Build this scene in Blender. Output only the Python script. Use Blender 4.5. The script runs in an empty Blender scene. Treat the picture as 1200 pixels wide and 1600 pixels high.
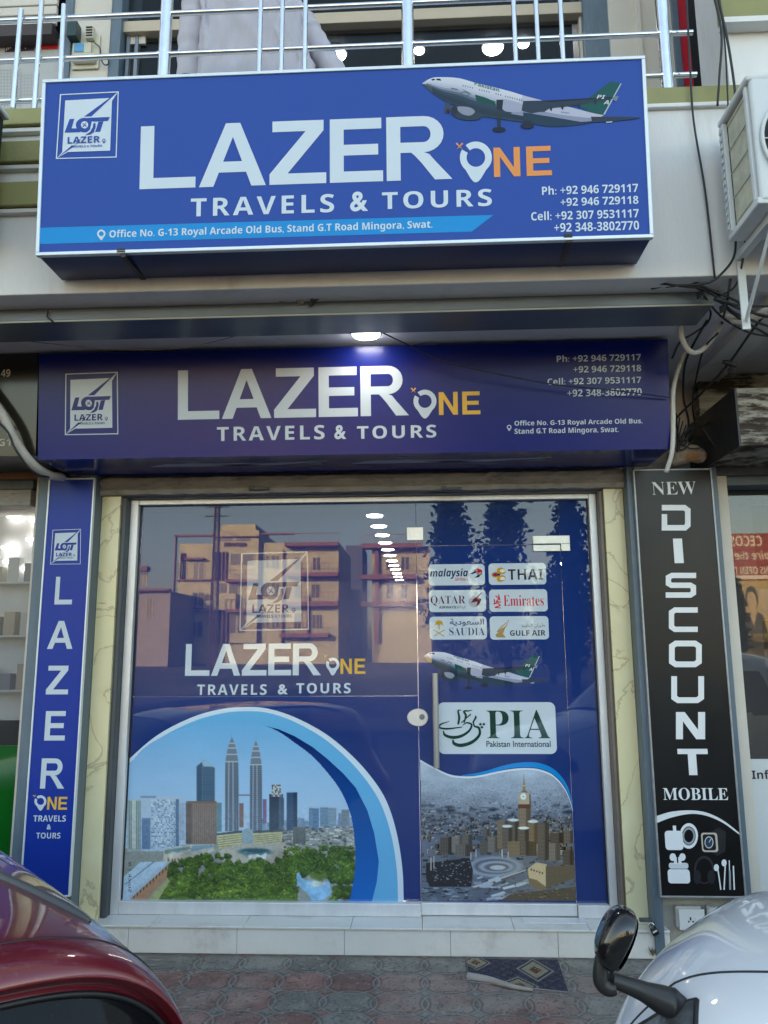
import bpy, bmesh, math, random
import numpy as np
from mathutils import Vector, Matrix
from math import radians, sin, cos, tan, pi, sqrt, atan2
random.seed(7); rng = np.random.default_rng(7)
S = bpy.context.scene
COL = S.collection

# ------------------------------------------------------------------ camera
F = 1200.0                       # focal length in photo pixels (photo is 1200 x 1600)
CAM = Vector((0, -4.58, 1.6))
YAW, PIT, ROL = radians(2.6), radians(10.0), radians(-0.35)
fw = Vector((-sin(YAW)*cos(PIT), cos(YAW)*cos(PIT), sin(PIT)))
_rt = Vector((cos(YAW), sin(YAW), 0)); _up = _rt.cross(fw)
rt = _rt*cos(ROL) + _up*sin(ROL); up = -_rt*sin(ROL) + _up*cos(ROL)
cd = bpy.data.cameras.new('camera'); cam = bpy.data.objects.new('camera', cd); COL.objects.link(cam)
cd.sensor_fit = 'VERTICAL'; cd.sensor_height = 24.0; cd.sensor_width = 18.0; cd.lens = 24.0*F/1600
cd.clip_start = 0.02; cd.clip_end = 2000
cam.matrix_world = Matrix(((rt.x, up.x, -fw.x, CAM.x), (rt.y, up.y, -fw.y, CAM.y), (rt.z, up.z, -fw.z, CAM.z), (0, 0, 0, 1)))
S.camera = cam
# ------------------------------------------------------------------ world, sun, exposure
SUN_EL, SUN_AZ = radians(13.0), radians(-22.0)     # low sun behind the shop block, azimuth from +Y towards -X
w = bpy.data.worlds.new('World'); S.world = w; w.use_nodes = True
nt = w.node_tree; bg = nt.nodes['Background']
sky = nt.nodes.new('ShaderNodeTexSky'); sky.sky_type = 'NISHITA'; sky.sun_disc = False
sky.sun_elevation = SUN_EL; sky.sun_rotation = SUN_AZ; sky.dust_density = 2.5; sky.air_density = 1.0; sky.ozone_density = 1.0
mul = nt.nodes.new('ShaderNodeMix'); mul.data_type = 'RGBA'; mul.blend_type = 'MULTIPLY'; mul.inputs[0].default_value = 1.0
mul.inputs[7].default_value = (1.0, 0.89, 0.76, 1)
nt.links.new(sky.outputs[0], mul.inputs[6]); nt.links.new(mul.outputs[2], bg.inputs[0])
bg.inputs[1].default_value = 0.12
sl = bpy.data.lights.new('sun', 'SUN'); sl.energy = 3.2; sl.angle = radians(0.5); sl.color = (1.0, 0.83, 0.60)
so = bpy.data.objects.new('sun', sl); COL.objects.link(so)
sd = Vector((sin(SUN_AZ)*cos(SUN_EL), cos(SUN_AZ)*cos(SUN_EL), sin(SUN_EL)))
so.rotation_euler = sd.to_track_quat('Z', 'Y').to_euler(); so.location = (0, 30, 30)
vs = S.view_settings; vs.view_transform = 'Standard'; vs.look = 'None'; vs.gamma = 1.0; vs.use_curve_mapping = False
vs.exposure = 3.05
S.cycles.max_bounces = 8; S.cycles.use_denoising = True; S.cycles.sample_clamp_indirect = 8
try: S.cycles.caustics_reflective = False
except Exception: pass

# ------------------------------------------------------------------ helpers
def ray(px, py): return fw + rt*((px-600)/F) + up*((800-py)/F)
def aY(px, py, Y):
    d = ray(px, py); return CAM + d*((Y-CAM.y)/d.y)
def aZ(px, py, Z):
    d = ray(px, py); return CAM + d*((Z-CAM.z)/d.z)
def aX(px, py, X):
    d = ray(px, py); return CAM + d*((X-CAM.x)/d.x)
def mirror(px, py, Yv):                  # point across the road seen in the shop glass (glass lies in y = 0)
    p = aY(px, py, Yv); return Vector((p.x, -p.y, p.z))
def lin(c):
    return tuple(((v/255)/12.92 if v/255 <= .04045 else ((v/255+.055)/1.055)**2.4) for v in c)
def alb(c, k=1.15):                      # base colour of a surface whose photo colour in open shade is c
    return tuple(min(.9, v*k) for v in lin(c))

def mat(name, color, rough=.5, metal=0., spec=.5, var=.0, vscale=6., bump=0., bscale=60., coat=0., coat_rough=.05, stretch=None, dirt=None, dscale=3., dlow=.55, dhigh=.75, ior=1.5):
    m = bpy.data.materials.new(name); m.use_nodes = True; n = m.node_tree; b = n.nodes['Principled BSDF']
    b.inputs['Base Color'].default_value = (*color, 1); b.inputs['Roughness'].default_value = rough
    b.inputs['Metallic'].default_value = metal; b.inputs['Specular IOR Level'].default_value = spec; b.inputs['IOR'].default_value = ior
    b.inputs['Coat Weight'].default_value = coat; b.inputs['Coat Roughness'].default_value = coat_rough
    tc = n.nodes.new('ShaderNodeTexCoord'); mp = n.nodes.new('ShaderNodeMapping'); n.links.new(tc.outputs['Object'], mp.inputs[0])
    if stretch: mp.inputs['Scale'].default_value = stretch
    src = None
    if var > 0:
        t = n.nodes.new('ShaderNodeTexNoise'); t.inputs['Scale'].default_value = vscale; t.inputs['Detail'].default_value = 8; t.inputs['Roughness'].default_value = .65
        n.links.new(mp.outputs[0], t.inputs['Vector'])
        r = n.nodes.new('ShaderNodeMapRange'); r.inputs[1].default_value = .3; r.inputs[2].default_value = .7; r.inputs[3].default_value = 1-var; r.inputs[4].default_value = 1+var
        n.links.new(t.outputs[0], r.inputs[0])
        x = n.nodes.new('ShaderNodeMix'); x.data_type = 'RGBA'; x.blend_type = 'MULTIPLY'; x.inputs[0].default_value = 1; x.inputs[6].default_value = (*color, 1)
        n.links.new(r.outputs[0], x.inputs[7]); src = x.outputs[2]
        rr = n.nodes.new('ShaderNodeMapRange'); rr.inputs[1].default_value = .3; rr.inputs[2].default_value = .7
        rr.inputs[3].default_value = max(.02, rough*(1-.6*var)); rr.inputs[4].default_value = min(1, rough*(1+var)+.03*var)
        n.links.new(t.outputs[0], rr.inputs[0]); n.links.new(rr.outputs[0], b.inputs['Roughness'])
    if dirt:
        t = n.nodes.new('ShaderNodeTexNoise'); t.inputs['Scale'].default_value = dscale; t.inputs['Detail'].default_value = 10; t.inputs['Roughness'].default_value = .7
        n.links.new(mp.outputs[0], t.inputs['Vector'])
        r = n.nodes.new('ShaderNodeMapRange'); r.inputs[1].default_value = dlow; r.inputs[2].default_value = dhigh
        n.links.new(t.outputs[0], r.inputs[0])
        x = n.nodes.new('ShaderNodeMix'); x.data_type = 'RGBA'; x.inputs[6].default_value = (*color, 1); x.inputs[7].default_value = (*dirt, 1)
        if src: n.links.new(src, x.inputs[6])
        n.links.new(r.outputs[0], x.inputs[0]); src = x.outputs[2]
    if src: n.links.new(src, b.inputs['Base Color'])
    if bump > 0:
        t = n.nodes.new('ShaderNodeTexNoise'); t.inputs['Scale'].default_value = bscale; t.inputs['Detail'].default_value = 6
        n.links.new(mp.outputs[0], t.inputs['Vector'])
        bp = n.nodes.new('ShaderNodeBump'); bp.inputs['Strength'].default_value = bump; bp.inputs['Distance'].default_value = .01
        n.links.new(t.outputs[0], bp.inputs['Height']); n.links.new(bp.outputs[0], b.inputs['Normal'])
    return m
def emit(name, color, st):
    m = bpy.data.materials.new(name); m.use_nodes = True; b = m.node_tree.nodes['Principled BSDF']
    b.inputs['Base Color'].default_value = (*color, 1); b.inputs['Emission Color'].default_value = (*color, 1); b.inputs['Emission Strength'].default_value = st
    return m
def glass_mat(name, tint, alpha, rough=.02, spec=.5, ior=1.5, wav=0.):
    """a tinted pane: mostly see-through, the rest its own coating, with a mirror-like surface"""
    m = mat(name, tint, rough, spec=spec, ior=ior, bump=wav, bscale=2.2)
    n = m.node_tree; b = n.nodes['Principled BSDF']; b.inputs['Alpha'].default_value = alpha
    return m
def vcol_mat(name, rough=.5, spec=.5, ior=1.5, alpha=1.):
    m = mat(name, (.5, .5, .5), rough, spec=spec, ior=ior); n = m.node_tree
    a = n.nodes.new('ShaderNodeAttribute'); a.attribute_name = 'ink'
    n.links.new(a.outputs[0], n.nodes['Principled BSDF'].inputs['Base Color'])
    n.nodes['Principled BSDF'].inputs['Alpha'].default_value = alpha
    return m

def link(o, parent=None):
    COL.objects.link(o)
    if parent: o.parent = parent
    return o
def tag(o, label=None, cat=None, group=None, kind=None):
    if label: o['label'] = label
    if cat: o['category'] = cat
    if group: o['group'] = group
    if kind: o['kind'] = kind
    return o
def empty(name, loc, label=None, cat=None, group=None, rot=(0, 0, 0)):
    o = bpy.data.objects.new(name, None); o.empty_display_size = .1; o.location = loc; o.rotation_euler = rot
    return tag(link(o), label, cat, group)
def local(parent, p):
    return Vector(p) - parent.location

class MB:
    def __init__(s, off=(0, 0, 0)): s.v = []; s.f = []; s.c = []; s.o = Vector(off)
    def pt(s, p): s.v.append(tuple(Vector(p)-s.o)); return len(s.v)-1
    def face(s, pts, c=None):
        s.f.append([s.pt(p) for p in pts])
        s.c.append(c)
        return s
    def box(s, x0, x1, y0, y1, z0, z1):
        P = [(x, y, z) for x in (x0, x1) for y in (y0, y1) for z in (z0, z1)]
        i = [s.pt(p) for p in P]
        for q in ((0, 1, 3, 2), (4, 6, 7, 5), (0, 4, 5, 1), (2, 3, 7, 6), (0, 2, 6, 4), (1, 5, 7, 3)): s.f.append([i[k] for k in q]); s.c.append(None)
        return s
    def hexa(s, b, t):                # two matching loops -> closed prism
        n = len(b); ib = [s.pt(p) for p in b]; it = [s.pt(p) for p in t]
        s.f.append(ib[::-1]); s.f.append(it); s.c += [None]*2
        for k in range(n): s.f.append([ib[k], ib[(k+1) % n], it[(k+1) % n], it[k]]); s.c.append(None)
        return s
    def loft(s, rings, cap=True, closed=True):
        ids = [[s.pt(p) for p in r] for r in rings]; n = len(ids[0])
        for a, b in zip(ids, ids[1:]):
            for k in range(n if closed else n-1): s.f.append([a[k], a[(k+1) % n], b[(k+1) % n], b[k]]); s.c.append(None)
        if cap: s.f.append(ids[0][::-1]); s.f.append(ids[-1]); s.c += [None]*2
        return s
    def tube(s, path, r, n=10, cap=True):
        path = [Vector(p) for p in path]; rings = []
        rr = r if isinstance(r, (list, tuple)) else [r]*len(path)
        ref = None
        for i, p in enumerate(path):
            d = (path[min(i+1, len(path)-1)] - path[max(i-1, 0)]).normalized()
            if ref is None: ref = Vector((0, 0, 1)) if abs(d.z) < .9 else Vector((1, 0, 0))
            a = d.cross(ref).normalized(); b = d.cross(a).normalized(); ref = -b if b.dot(ref) < 0 else b
            ref = (ref - d*ref.dot(d)).normalized(); a = d.cross(ref)
            rings.append([p + (a*cos(2*pi*k/n) + ref*sin(2*pi*k/n))*rr[i] for k in range(n)])
        return s.loft(rings, cap)
    def lathe(s, c, axis, prof, n=24):   # prof: list of (distance along axis, radius)
        axis = Vector(axis).normalized(); a = axis.orthogonal().normalized(); b = axis.cross(a); c = Vector(c)
        return s.loft([[c + axis*h + (a*cos(2*pi*k/n) + b*sin(2*pi*k/n))*r for k in range(n)] for h, r in prof])
    def build(s, name, m, parent=None, smooth=False, bevel=0, seg=2, fix=True, auto=None):
        me = bpy.data.meshes.new(name); me.from_pydata(s.v, [], s.f)
        if any(c is not None for c in s.c):
            at = me.color_attributes.new('ink', 'FLOAT_COLOR', 'CORNER')
            k = 0
            for f, c in zip(s.f, s.c):
                for j in range(len(f)):
                    cc = c if c is not None else (.5, .5, .5)
                    if isinstance(cc, list): cc = cc[j]
                    at.data[k].color = (*cc, 1); k += 1
        me.validate()
        if fix:
            bm = bmesh.new(); bm.from_mesh(me); bmesh.ops.recalc_face_normals(bm, faces=bm.faces); bm.to_mesh(me); bm.free()
        if isinstance(m, (list, tuple)):
            for x in m: me.materials.append(x)
        elif m: me.materials.append(m)
        o = bpy.data.objects.new(name, me); link(o, parent)
        if smooth: me.polygons.foreach_set('use_smooth', [True]*len(me.polygons))
        if bevel:
            b = o.modifiers.new('bevel', 'BEVEL'); b.width = bevel; b.segments = seg; b.limit_method = 'ANGLE'; b.angle_limit = radians(40)
        if auto: 
            me.polygons.foreach_set('use_smooth', [True]*len(me.polygons))
            try: me.set_sharp_from_angle(angle=radians(auto))
            except Exception: pass
        return o

def spline(pts, n=8, closed=False):
    P = [np.array(p, float) for p in pts]; out = []
    m = len(P)
    for i in range(m if closed else m-1):
        p0 = P[(i-1) % m] if (closed or i > 0) else 2*P[0]-P[1]
        p1 = P[i]; p2 = P[(i+1) % m]
        p3 = P[(i+2) % m] if (closed or i+2 < m) else 2*P[-1]-P[-2]
        for k in range(n):
            t = k/n; out.append(.5*((2*p1)+(-p0+p2)*t+(2*p0-5*p1+4*p2-p3)*t*t+(-p0+3*p1-3*p2+p3)*t**3))
    if not closed: out.append(P[-1])
    return out

# ---- lettering: built-in font, turned into mesh outlines
def SB(t):   # bold sans capitals of the built-in font
    o = ''
    for ch in t:
        if 'A' <= ch <= 'Z': o += chr(0x1D5D4+ord(ch)-65)
        elif 'a' <= ch <= 'z': o += chr(0x1D5EE+ord(ch)-97)
        elif '0' <= ch <= '9': o += chr(0x1D7EC+ord(ch)-48)
        else: o += ch
    return o
def RB(t):   # bold serif
    o = ''
    for ch in t:
        if 'A' <= ch <= 'Z': o += chr(0x1D400+ord(ch)-65)
        elif 'a' <= ch <= 'z': o += chr(0x1D41A+ord(ch)-97)
        else: o += ch
    return o
def SI(t):   # bold sans italic
    o = ''
    for ch in t:
        if 'A' <= ch <= 'Z': o += chr(0x1D63C+ord(ch)-65)
        elif 'a' <= ch <= 'z': o += chr(0x1D656+ord(ch)-97)
        else: o += ch
    return o
_tc = {}
def glyphs(txt, space=1.0, off=0.0):
    k = (txt, space, off)
    if k in _tc: return _tc[k]
    c = bpy.data.curves.new('text', 'FONT'); c.body = txt; c.dimensions = '2D'; c.fill_mode = 'FRONT'; c.space_character = space; c.offset = off; c.resolution_u = 4
    o = bpy.data.objects.new('text', c); COL.objects.link(o)
    dg = bpy.context.evaluated_depsgraph_get(); dg.update()
    me = bpy.data.meshes.new_from_object(o.evaluated_get(dg))
    V = np.array([v.co[:2] for v in me.vertices]); Fc = [list(p.vertices) for p in me.polygons]
    COL.objects.unlink(o); bpy.data.objects.remove(o); bpy.data.curves.remove(c); bpy.data.meshes.remove(me)
    _tc[k] = (V, Fc); return V, Fc

# capitals of the shop's own heavy grotesque, unit boxes (x right, y up)
def _R():
    outer = [(0, 0), (0, 1), (.56, 1)] + [(.56+.30*sin(a), .715+.285*cos(a)) for a in np.linspace(.12, pi*.80, 10)] + [(.60, .415)]
    return outer
GL = {
 'L': (.86, [[(0, 0), (0, 1), (.21, 1), (.21, .17)], [(0, 0), (.21, .17), (.86, .17), (.86, 0)]]),
 'A': (1.02, [[(0, 0), (.40, 1), (.51, 1), (.51, .78), (.22, 0)], [(1.02, 0), (.80, 0), (.51, .78), (.51, 1), (.62, 1)], [(.30, .22), (.36, .39), (.66, .39), (.72, .22)]]),
 'Z': (.86, [[(.04, 1), (.82, 1), (.82, .83), (.04, .83)], [(0, 0), (0, .17), (.86, .17), (.86, 0)], [(0, .165), (.55, .835), (.82, .835), (.27, .165)]]),
 'E': (.80, [[(0, 0), (0, 1), (.21, 1), (.21, 0)], [(.21, 1), (.78, 1), (.78, .83), (.21, .83)], [(.21, .59), (.73, .59), (.73, .42), (.21, .42)], [(.21, 0), (.21, .17), (.80, .17), (.80, 0)]]),
 'N': (.84, [[(0, 0), (0, 1), (.20, 1), (.20, 0)], [(.64, 0), (.64, 1), (.84, 1), (.84, 0)], [(.195, 1), (.205, 1), (.645, .30), (.645, 0), (.635, 0), (.195, .70)]]),
 'R': (.98, None),
}
def heavy(word, gap=.09):
    """returns (polys, width) for a word in the heavy capitals, height 1"""
    x = 0; out = []
    for ch in word:
        wd, ps = GL[ch]
        if ch == 'R':
            out.append([(x, 0), (x, 1), (x+.21, 1), (x+.21, 0)])
            n = 12
            for k in range(n):
                a0, a1 = pi*k/n, pi*(k+1)/n
                q = []
                for a, (rx, ry) in ((a0, (.30, .285)), (a1, (.30, .285)), (a1, (.105, .125)), (a0, (.105, .125))):
                    q.append((x+.56+rx*sin(a) - (.0 if rx > .2 else .0), .715+ry*cos(a)))
                out.append(q)
            out.append([(x+.21, 1), (x+.56, 1), (x+.56, .84), (x+.21, .84)])
            out.append([(x+.21, .59), (x+.56, .59), (x+.56, .43), (x+.21, .43)])
            out.append([(x+.37, .4305), (x+.47, .4305), (x+.56, .4325), (x+.64, .40), (x+.72, .30), (x+.98, 0), (x+.72, 0), (x+.52, .27), (x+.42, .385)])
        else:
            for p in ps: out.append([(x+a, b) for a, b in p])
        x += wd+gap
    return out, x-gap

class Board:
    """a flat thing facing the street: local axes u = right, v = up the face, d = towards the street"""
    def __init__(s, name, O, tilt, label, cat, group=None):
        s.e = empty(name, O, label, cat, group, (tilt, 0, 0)); s.O = Vector(O); s.t = tilt
        s.n = Vector((0, -cos(tilt), -sin(tilt))); s.vv = Vector((0, -sin(tilt), cos(tilt))); s.k = 0
    def loc(s, px, py):
        d = ray(px, py); t = (s.O-CAM).dot(s.n)/d.dot(s.n); p = CAM+d*t-s.O
        return p.x, p.dot(s.vv)
    def P(s, px, py, d=0):
        u, v = s.loc(px, py); return Vector((u, -d, v))
class Ink:
    """flat print on a board: polygons given in photo pixels, laid on in thin layers"""
    def __init__(s, b, d=.0015): s.b = b; s.d = d; s.m = MB(); s.cuts = []
    def up(s, e=.00002): s.d += e; return s
    def poly(s, pts, c=None):
        s.m.face([s.b.P(x, y, s.d) for x, y in pts], c); s.d += .000012; return s
    def rect(s, x0, y0, x1, y1, c=None):         # left-bottom, right-top in pixels
        a = s.b.loc(x0, y0); b = s.b.loc(x1, y1)
        s.m.face([(a[0], -s.d, a[1]), (b[0], -s.d, a[1]), (b[0], -s.d, b[1]), (a[0], -s.d, b[1])], c); s.d += .000012; return s
    def rrect(s, x0, y0, x1, y1, r, c=None):
        a = s.b.loc(x0, y0); b = s.b.loc(x1, y1); r = min(r, (b[0]-a[0])/2.01, (b[1]-a[1])/2.01); pts = []
        for cx, cy, q in ((b[0]-r, b[1]-r, 0), (a[0]+r, b[1]-r, 1), (a[0]+r, a[1]+r, 2), (b[0]-r, a[1]+r, 3)):
            for k in range(7):
                t = (q + k/6)*pi/2; pts.append((cx+r*cos(t), -s.d, cy+r*sin(t)))
        s.m.face(pts, c); s.d += .000012; return s
    def ell(s, cx, cy, rx, ry, c=None, n=24, rot=0):
        return s.poly([(cx+rx*cos(2*pi*k/n)*cos(rot)-ry*sin(2*pi*k/n)*sin(rot), cy+rx*cos(2*pi*k/n)*sin(rot)+ry*sin(2*pi*k/n)*cos(rot)) for k in range(n)], c)
    def line(s, pts, w, c=None):
        for (x0, y0), (x1, y1) in zip(pts, pts[1:]):
            dx, dy = x1-x0, y1-y0; L = max(1e-6, sqrt(dx*dx+dy*dy)); nx, ny = -dy/L*w/2, dx/L*w/2
            s.poly([(x0+nx, y0+ny), (x1+nx, y1+ny), (x1-nx, y1-ny), (x0-nx, y0-ny)], c)
        return s
    def text(s, t, x0, y0, x1, y1, c=None, space=1.0, off=0., keep=False):
        V, Fc = glyphs(t, space, off); lo = V.min(0); hi = V.max(0)
        a = np.array(s.b.loc(x0, y0)); b = np.array(s.b.loc(x1, y1))
        W = (V-lo)/(hi-lo)*(b-a)+a; base = len(s.m.v)
        for p in W: s.m.v.append((float(p[0]), -s.d, float(p[1])))
        for f in Fc: s.m.f.append([base+i for i in f]); s.m.c.append(c)
        s.d += .000012; return s
    def heavy(s, word, x0, y0, x1, y1, c=None, gap=.09):
        ps, wd = heavy(word, gap); a = s.b.loc(x0, y0); b = s.b.loc(x1, y1)
        for p in ps:
            s.m.face([(a[0]+x/wd*(b[0]-a[0]), -s.d, a[1]+y*(b[1]-a[1])) for x, y in p], c); s.d += .000006
        return s
    def strip(s, A, B, c=None):                  # quads between two pixel polylines
        for i in range(len(A)-1): s.poly([A[i], A[i+1], B[i+1], B[i]], c)
        return s
    def pin(s, cx, cy, R, tip, c=None, cut=True):
        n = 36; A = []; B = []
        for k in range(n+1):
            a = pi/2 + 2*pi*k/n                  # start at the bottom (image y is down)
            x, y = cos(a), sin(a)
            if y > .80: 
                f = (y-.80)/.20; ox, oy = x*R*(1-f*.0), y*R + f*(tip-R)
                ox = x*R*(1-.15*f)
            else: ox, oy = x*R, y*R
            A.append((cx+ox, cy+oy)); B.append((cx+x*R*.58, cy+y*R*.58))
        for i in range(n):
            deg = (90+360*(i+.5)/n) % 360
            if cut and 205 < deg < 232: continue
            s.poly([A[i], A[i+1], B[i+1], B[i]], c)
        return s
    def jet(s, cx, cy, r, c=None):               # tiny plane mark
        for a in (.8, .8+pi/2): 
            s.poly([(cx+r*cos(a)-.22*r*sin(a), cy-r*sin(a)-.22*r*cos(a)), (cx-r*cos(a), cy+r*sin(a)), (cx+r*cos(a)+.22*r*sin(a), cy-r*sin(a)+.22*r*cos(a))], c)
        return s
    def cut(s):                                  # what follows is a part of its own
        s.cuts.append((len(s.m.v), len(s.m.f))); return s
    def build(s, name, m, parent, label=None):
        st = [(0, 0)]+s.cuts+[(len(s.m.v), len(s.m.f))]; first = None
        for (v0, f0), (v1, f1) in zip(st, st[1:]):
            k = MB(); k.v = s.m.v[v0:v1]; k.f = [[i-v0 for i in f] for f in s.m.f[f0:f1]]; k.c = s.m.c[f0:f1]
            o = k.build(name, m, parent, fix=False); first = first or o
        if label: first['label'] = label
        return first

# ------------------------------------------------------------------ materials
M = {}
M['white_wall'] = mat('white_wall', (.72, .71, .70), .75, var=.08, vscale=2, bump=.12, bscale=90, dirt=(.42, .39, .34), dscale=2.6, dlow=.56, dhigh=.86, stretch=(1, 1, .22))
M['soffit'] = mat('soffit_paint', (.76, .77, .81), .6, var=.05, vscale=2, dirt=(.38, .37, .36), dscale=1.6, dlow=.58, dhigh=.9)
M['olive'] = mat('olive_paint', (.27, .26, .10), .6, var=.10, vscale=5, bump=.06, dirt=(.16, .15, .09), dscale=3, dlow=.55, dhigh=.85)
M['cream_wall'] = mat('cream_wall', (.60, .55, .48), .7, var=.06, vscale=3)
M['steel_grey'] = mat('grey_sheet_metal', (.19, .215, .24), .38, metal=.35, var=.12, vscale=5, stretch=(.4, 1, 2))
M['channel'] = mat('blue_grey_paint', (.105, .145, .185), .45, var=.15, vscale=8, stretch=(2, 2, .5), dirt=(.25, .24, .22), dscale=6, dlow=.62, dhigh=.8)
M['alu'] = mat('brushed_aluminium', (.74, .75, .77), .38, metal=.35, var=.10, vscale=9, stretch=(1, 1, .3), dirt=(.36, .34, .31), dscale=5, dlow=.63, dhigh=.85)
M['steel'] = mat('stainless_steel', (.72, .73, .75), .16, metal=1., var=.08, vscale=20)
M['rail_dark'] = mat('shutter_rail', (.075, .085, .095), .5, metal=.3, var=.2, vscale=10, stretch=(2, 2, .4))
M['rail_brown'] = mat('shutter_rail_brown', (.16, .13, .11), .5, var=.2, vscale=10, stretch=(2, 2, .4))
M['shutter'] = mat('dusty_shutter', (.30, .29, .27), .6, metal=.2, var=.25, vscale=7, bump=.25, bscale=22, dirt=(.12, .10, .08), dscale=9, dlow=.55, dhigh=.75, stretch=(1, 1, 3))
M['tile'] = mat('cream_tile', (.73, .715, .68), .28, var=.05, vscale=5, dirt=(.40, .37, .33), dscale=4, dlow=.56, dhigh=.85)
M['grout'] = mat('grout', (.23, .21, .19), .9)
M['black'] = mat('black_plastic', (.012, .012, .014), .45, var=.2, vscale=8)
M['cable'] = mat('cable_rubber', (.010, .010, .012), .5)
M['white_pipe'] = mat('white_pipe', (.55, .53, .49), .45, var=.12, vscale=14, dirt=(.30, .26, .20), dscale=7, dlow=.55, dhigh=.8)
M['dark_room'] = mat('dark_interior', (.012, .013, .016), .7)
M['lampglow'] = emit('lamp_glow', (1.0, .97, .90), 1.6)
M['roomlamp'] = emit('shop_lamp_glow', (1.0, .98, .94), 5)
M['edge_white'] = mat('white_sign_frame', (.68, .74, .78), .35, metal=.2, var=.05, vscale=12)
# print inks: the upper board is matt flex, the lower fascia is glossy flex, the shop front is film behind glass
def inkset(pre, rough, spec, ior, k=1.0, var=.02, bump=0.):
    D = {}
    def mk(key, c, kk=1.0):
        D[key] = mat(pre+'_'+key, tuple(v*kk for v in c), rough, spec=spec, ior=ior, var=var, vscale=3, bump=bump, bscale=7)
    mk('blue', {'flex': (.025, .076, .36), 'gloss_flex': (.005, .015, .18), 'sign_film': (.010, .040, .34)}.get(pre, (.03, .07, .34)), k); mk('white', (.62, .70, .78), min(1, k)); mk('orange', (.78, .30, .09)); mk('yellow', (.72, .42, .06)); mk('cyan', (.012, .27, .66))
    D['ink'] = vcol_mat(pre+'_ink', rough, spec, ior)
    return D
UP = inkset('flex', .55, .3, 1.42, bump=.04)
LO = inkset('gloss_flex', .25, .45, 1.36, .84, bump=.05)
SG = inkset('sign_film', .35, .4, 1.38, .85, bump=.03)
WI = inkset('window_film', .012, .5, 1.62, .92)
INK = {k: lin(v) for k, v in dict(white=(225, 230, 235), navy=(20, 28, 60), black=(22, 22, 26)).items()}

def C(*c): return lin(c)

# ------------------------------------------------------------------ ground
YS = -0.195                                       # front of the shop's tiled step
def heights(n): return n
def vgrid(name, X, Y, Zf, colf, m, kind=None, parent=None, smooth=False):
    """a sheet of fine quads with its pattern in the 'ink' attribute"""
    gx, gy = np.meshgrid(X, Y); nx, ny = len(X), len(Y)
    Z = Zf(gx, gy); c = colf(gx, gy)
    V = np.stack([gx, gy, Z], -1).reshape(-1, 3)
    i = (np.arange(ny-1)[:, None]*nx + np.arange(nx-1)[None]).reshape(-1)
    Q = np.stack([i, i+1, i+nx+1, i+nx], -1)
    return raw_mesh(name, V, Q, c.reshape(-1, 3), m, parent, smooth)
def raw_mesh(name, V, Q, c, m, parent=None, smooth=False):
    me = bpy.data.meshes.new(name); me.vertices.add(len(V)); me.vertices.foreach_set('co', V.astype(np.float32).ravel())
    me.loops.add(Q.size); me.loops.foreach_set('vertex_index', Q.astype(np.int32).ravel())
    me.polygons.add(len(Q)); me.polygons.foreach_set('loop_start', (np.arange(len(Q))*Q.shape[1]).astype(np.int32))
    if smooth: me.polygons.foreach_set('use_smooth', [True]*len(Q))
    at = me.color_attributes.new('ink', 'FLOAT_COLOR', 'POINT')
    at.data.foreach_set('color', np.concatenate([c, np.ones((len(c), 1))], 1).astype(np.float32).ravel())
    me.update(calc_edges=True); me.validate(); me.materials.append(m)
    return link(bpy.data.objects.new(name, me), parent)
def vnoise(x, y, sc, seed=0, oct=4):
    out = 0; amp = 1; tot = 0
    for o in range(oct):
        r = np.random.default_rng(seed*17+o); T = r.random((257, 257)); X = x*sc; Y = y*sc
        xi = np.floor(X).astype(int); yi = np.floor(Y).astype(int); fx = X-xi; fy = Y-yi; fx = fx*fx*(3-2*fx); fy = fy*fy*(3-2*fy)
        a = T[xi % 256, yi % 256]; b = T[(xi+1) % 256, yi % 256]; c = T[xi % 256, (yi+1) % 256]; d = T[(xi+1) % 256, (yi+1) % 256]
        out = out + amp*((a*(1-fx)+b*fx)*(1-fy)+(c*(1-fx)+d*fx)*fy); tot += amp; amp *= .5; sc *= 2.03
    return out/tot
SPX, SPY = .235, .215
def paver(gx, gy):
    x = gx/SPX; y = (gy-YS)/SPY
    best = np.full(x.shape, 9.)
    for dx in (-1, 0, 1):
        for dy in (-1, 0, 1):
            cx = np.floor(x)+.5+dx; cy = np.floor(y)+.5+dy
            r = np.sqrt((x-cx)**2+(y-cy)**2); best = np.minimum(best, abs(r-.565))
    return x, y, best
def paver_z(gx, gy):
    x, y, b = paver(gx, gy)
    return -.005*np.exp(-(b*SPX/.007)**2) + .0025*(vnoise(gx, gy, 9, 3)-.5) - .0015*vnoise(gx, gy, 120, 4, 2)
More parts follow.
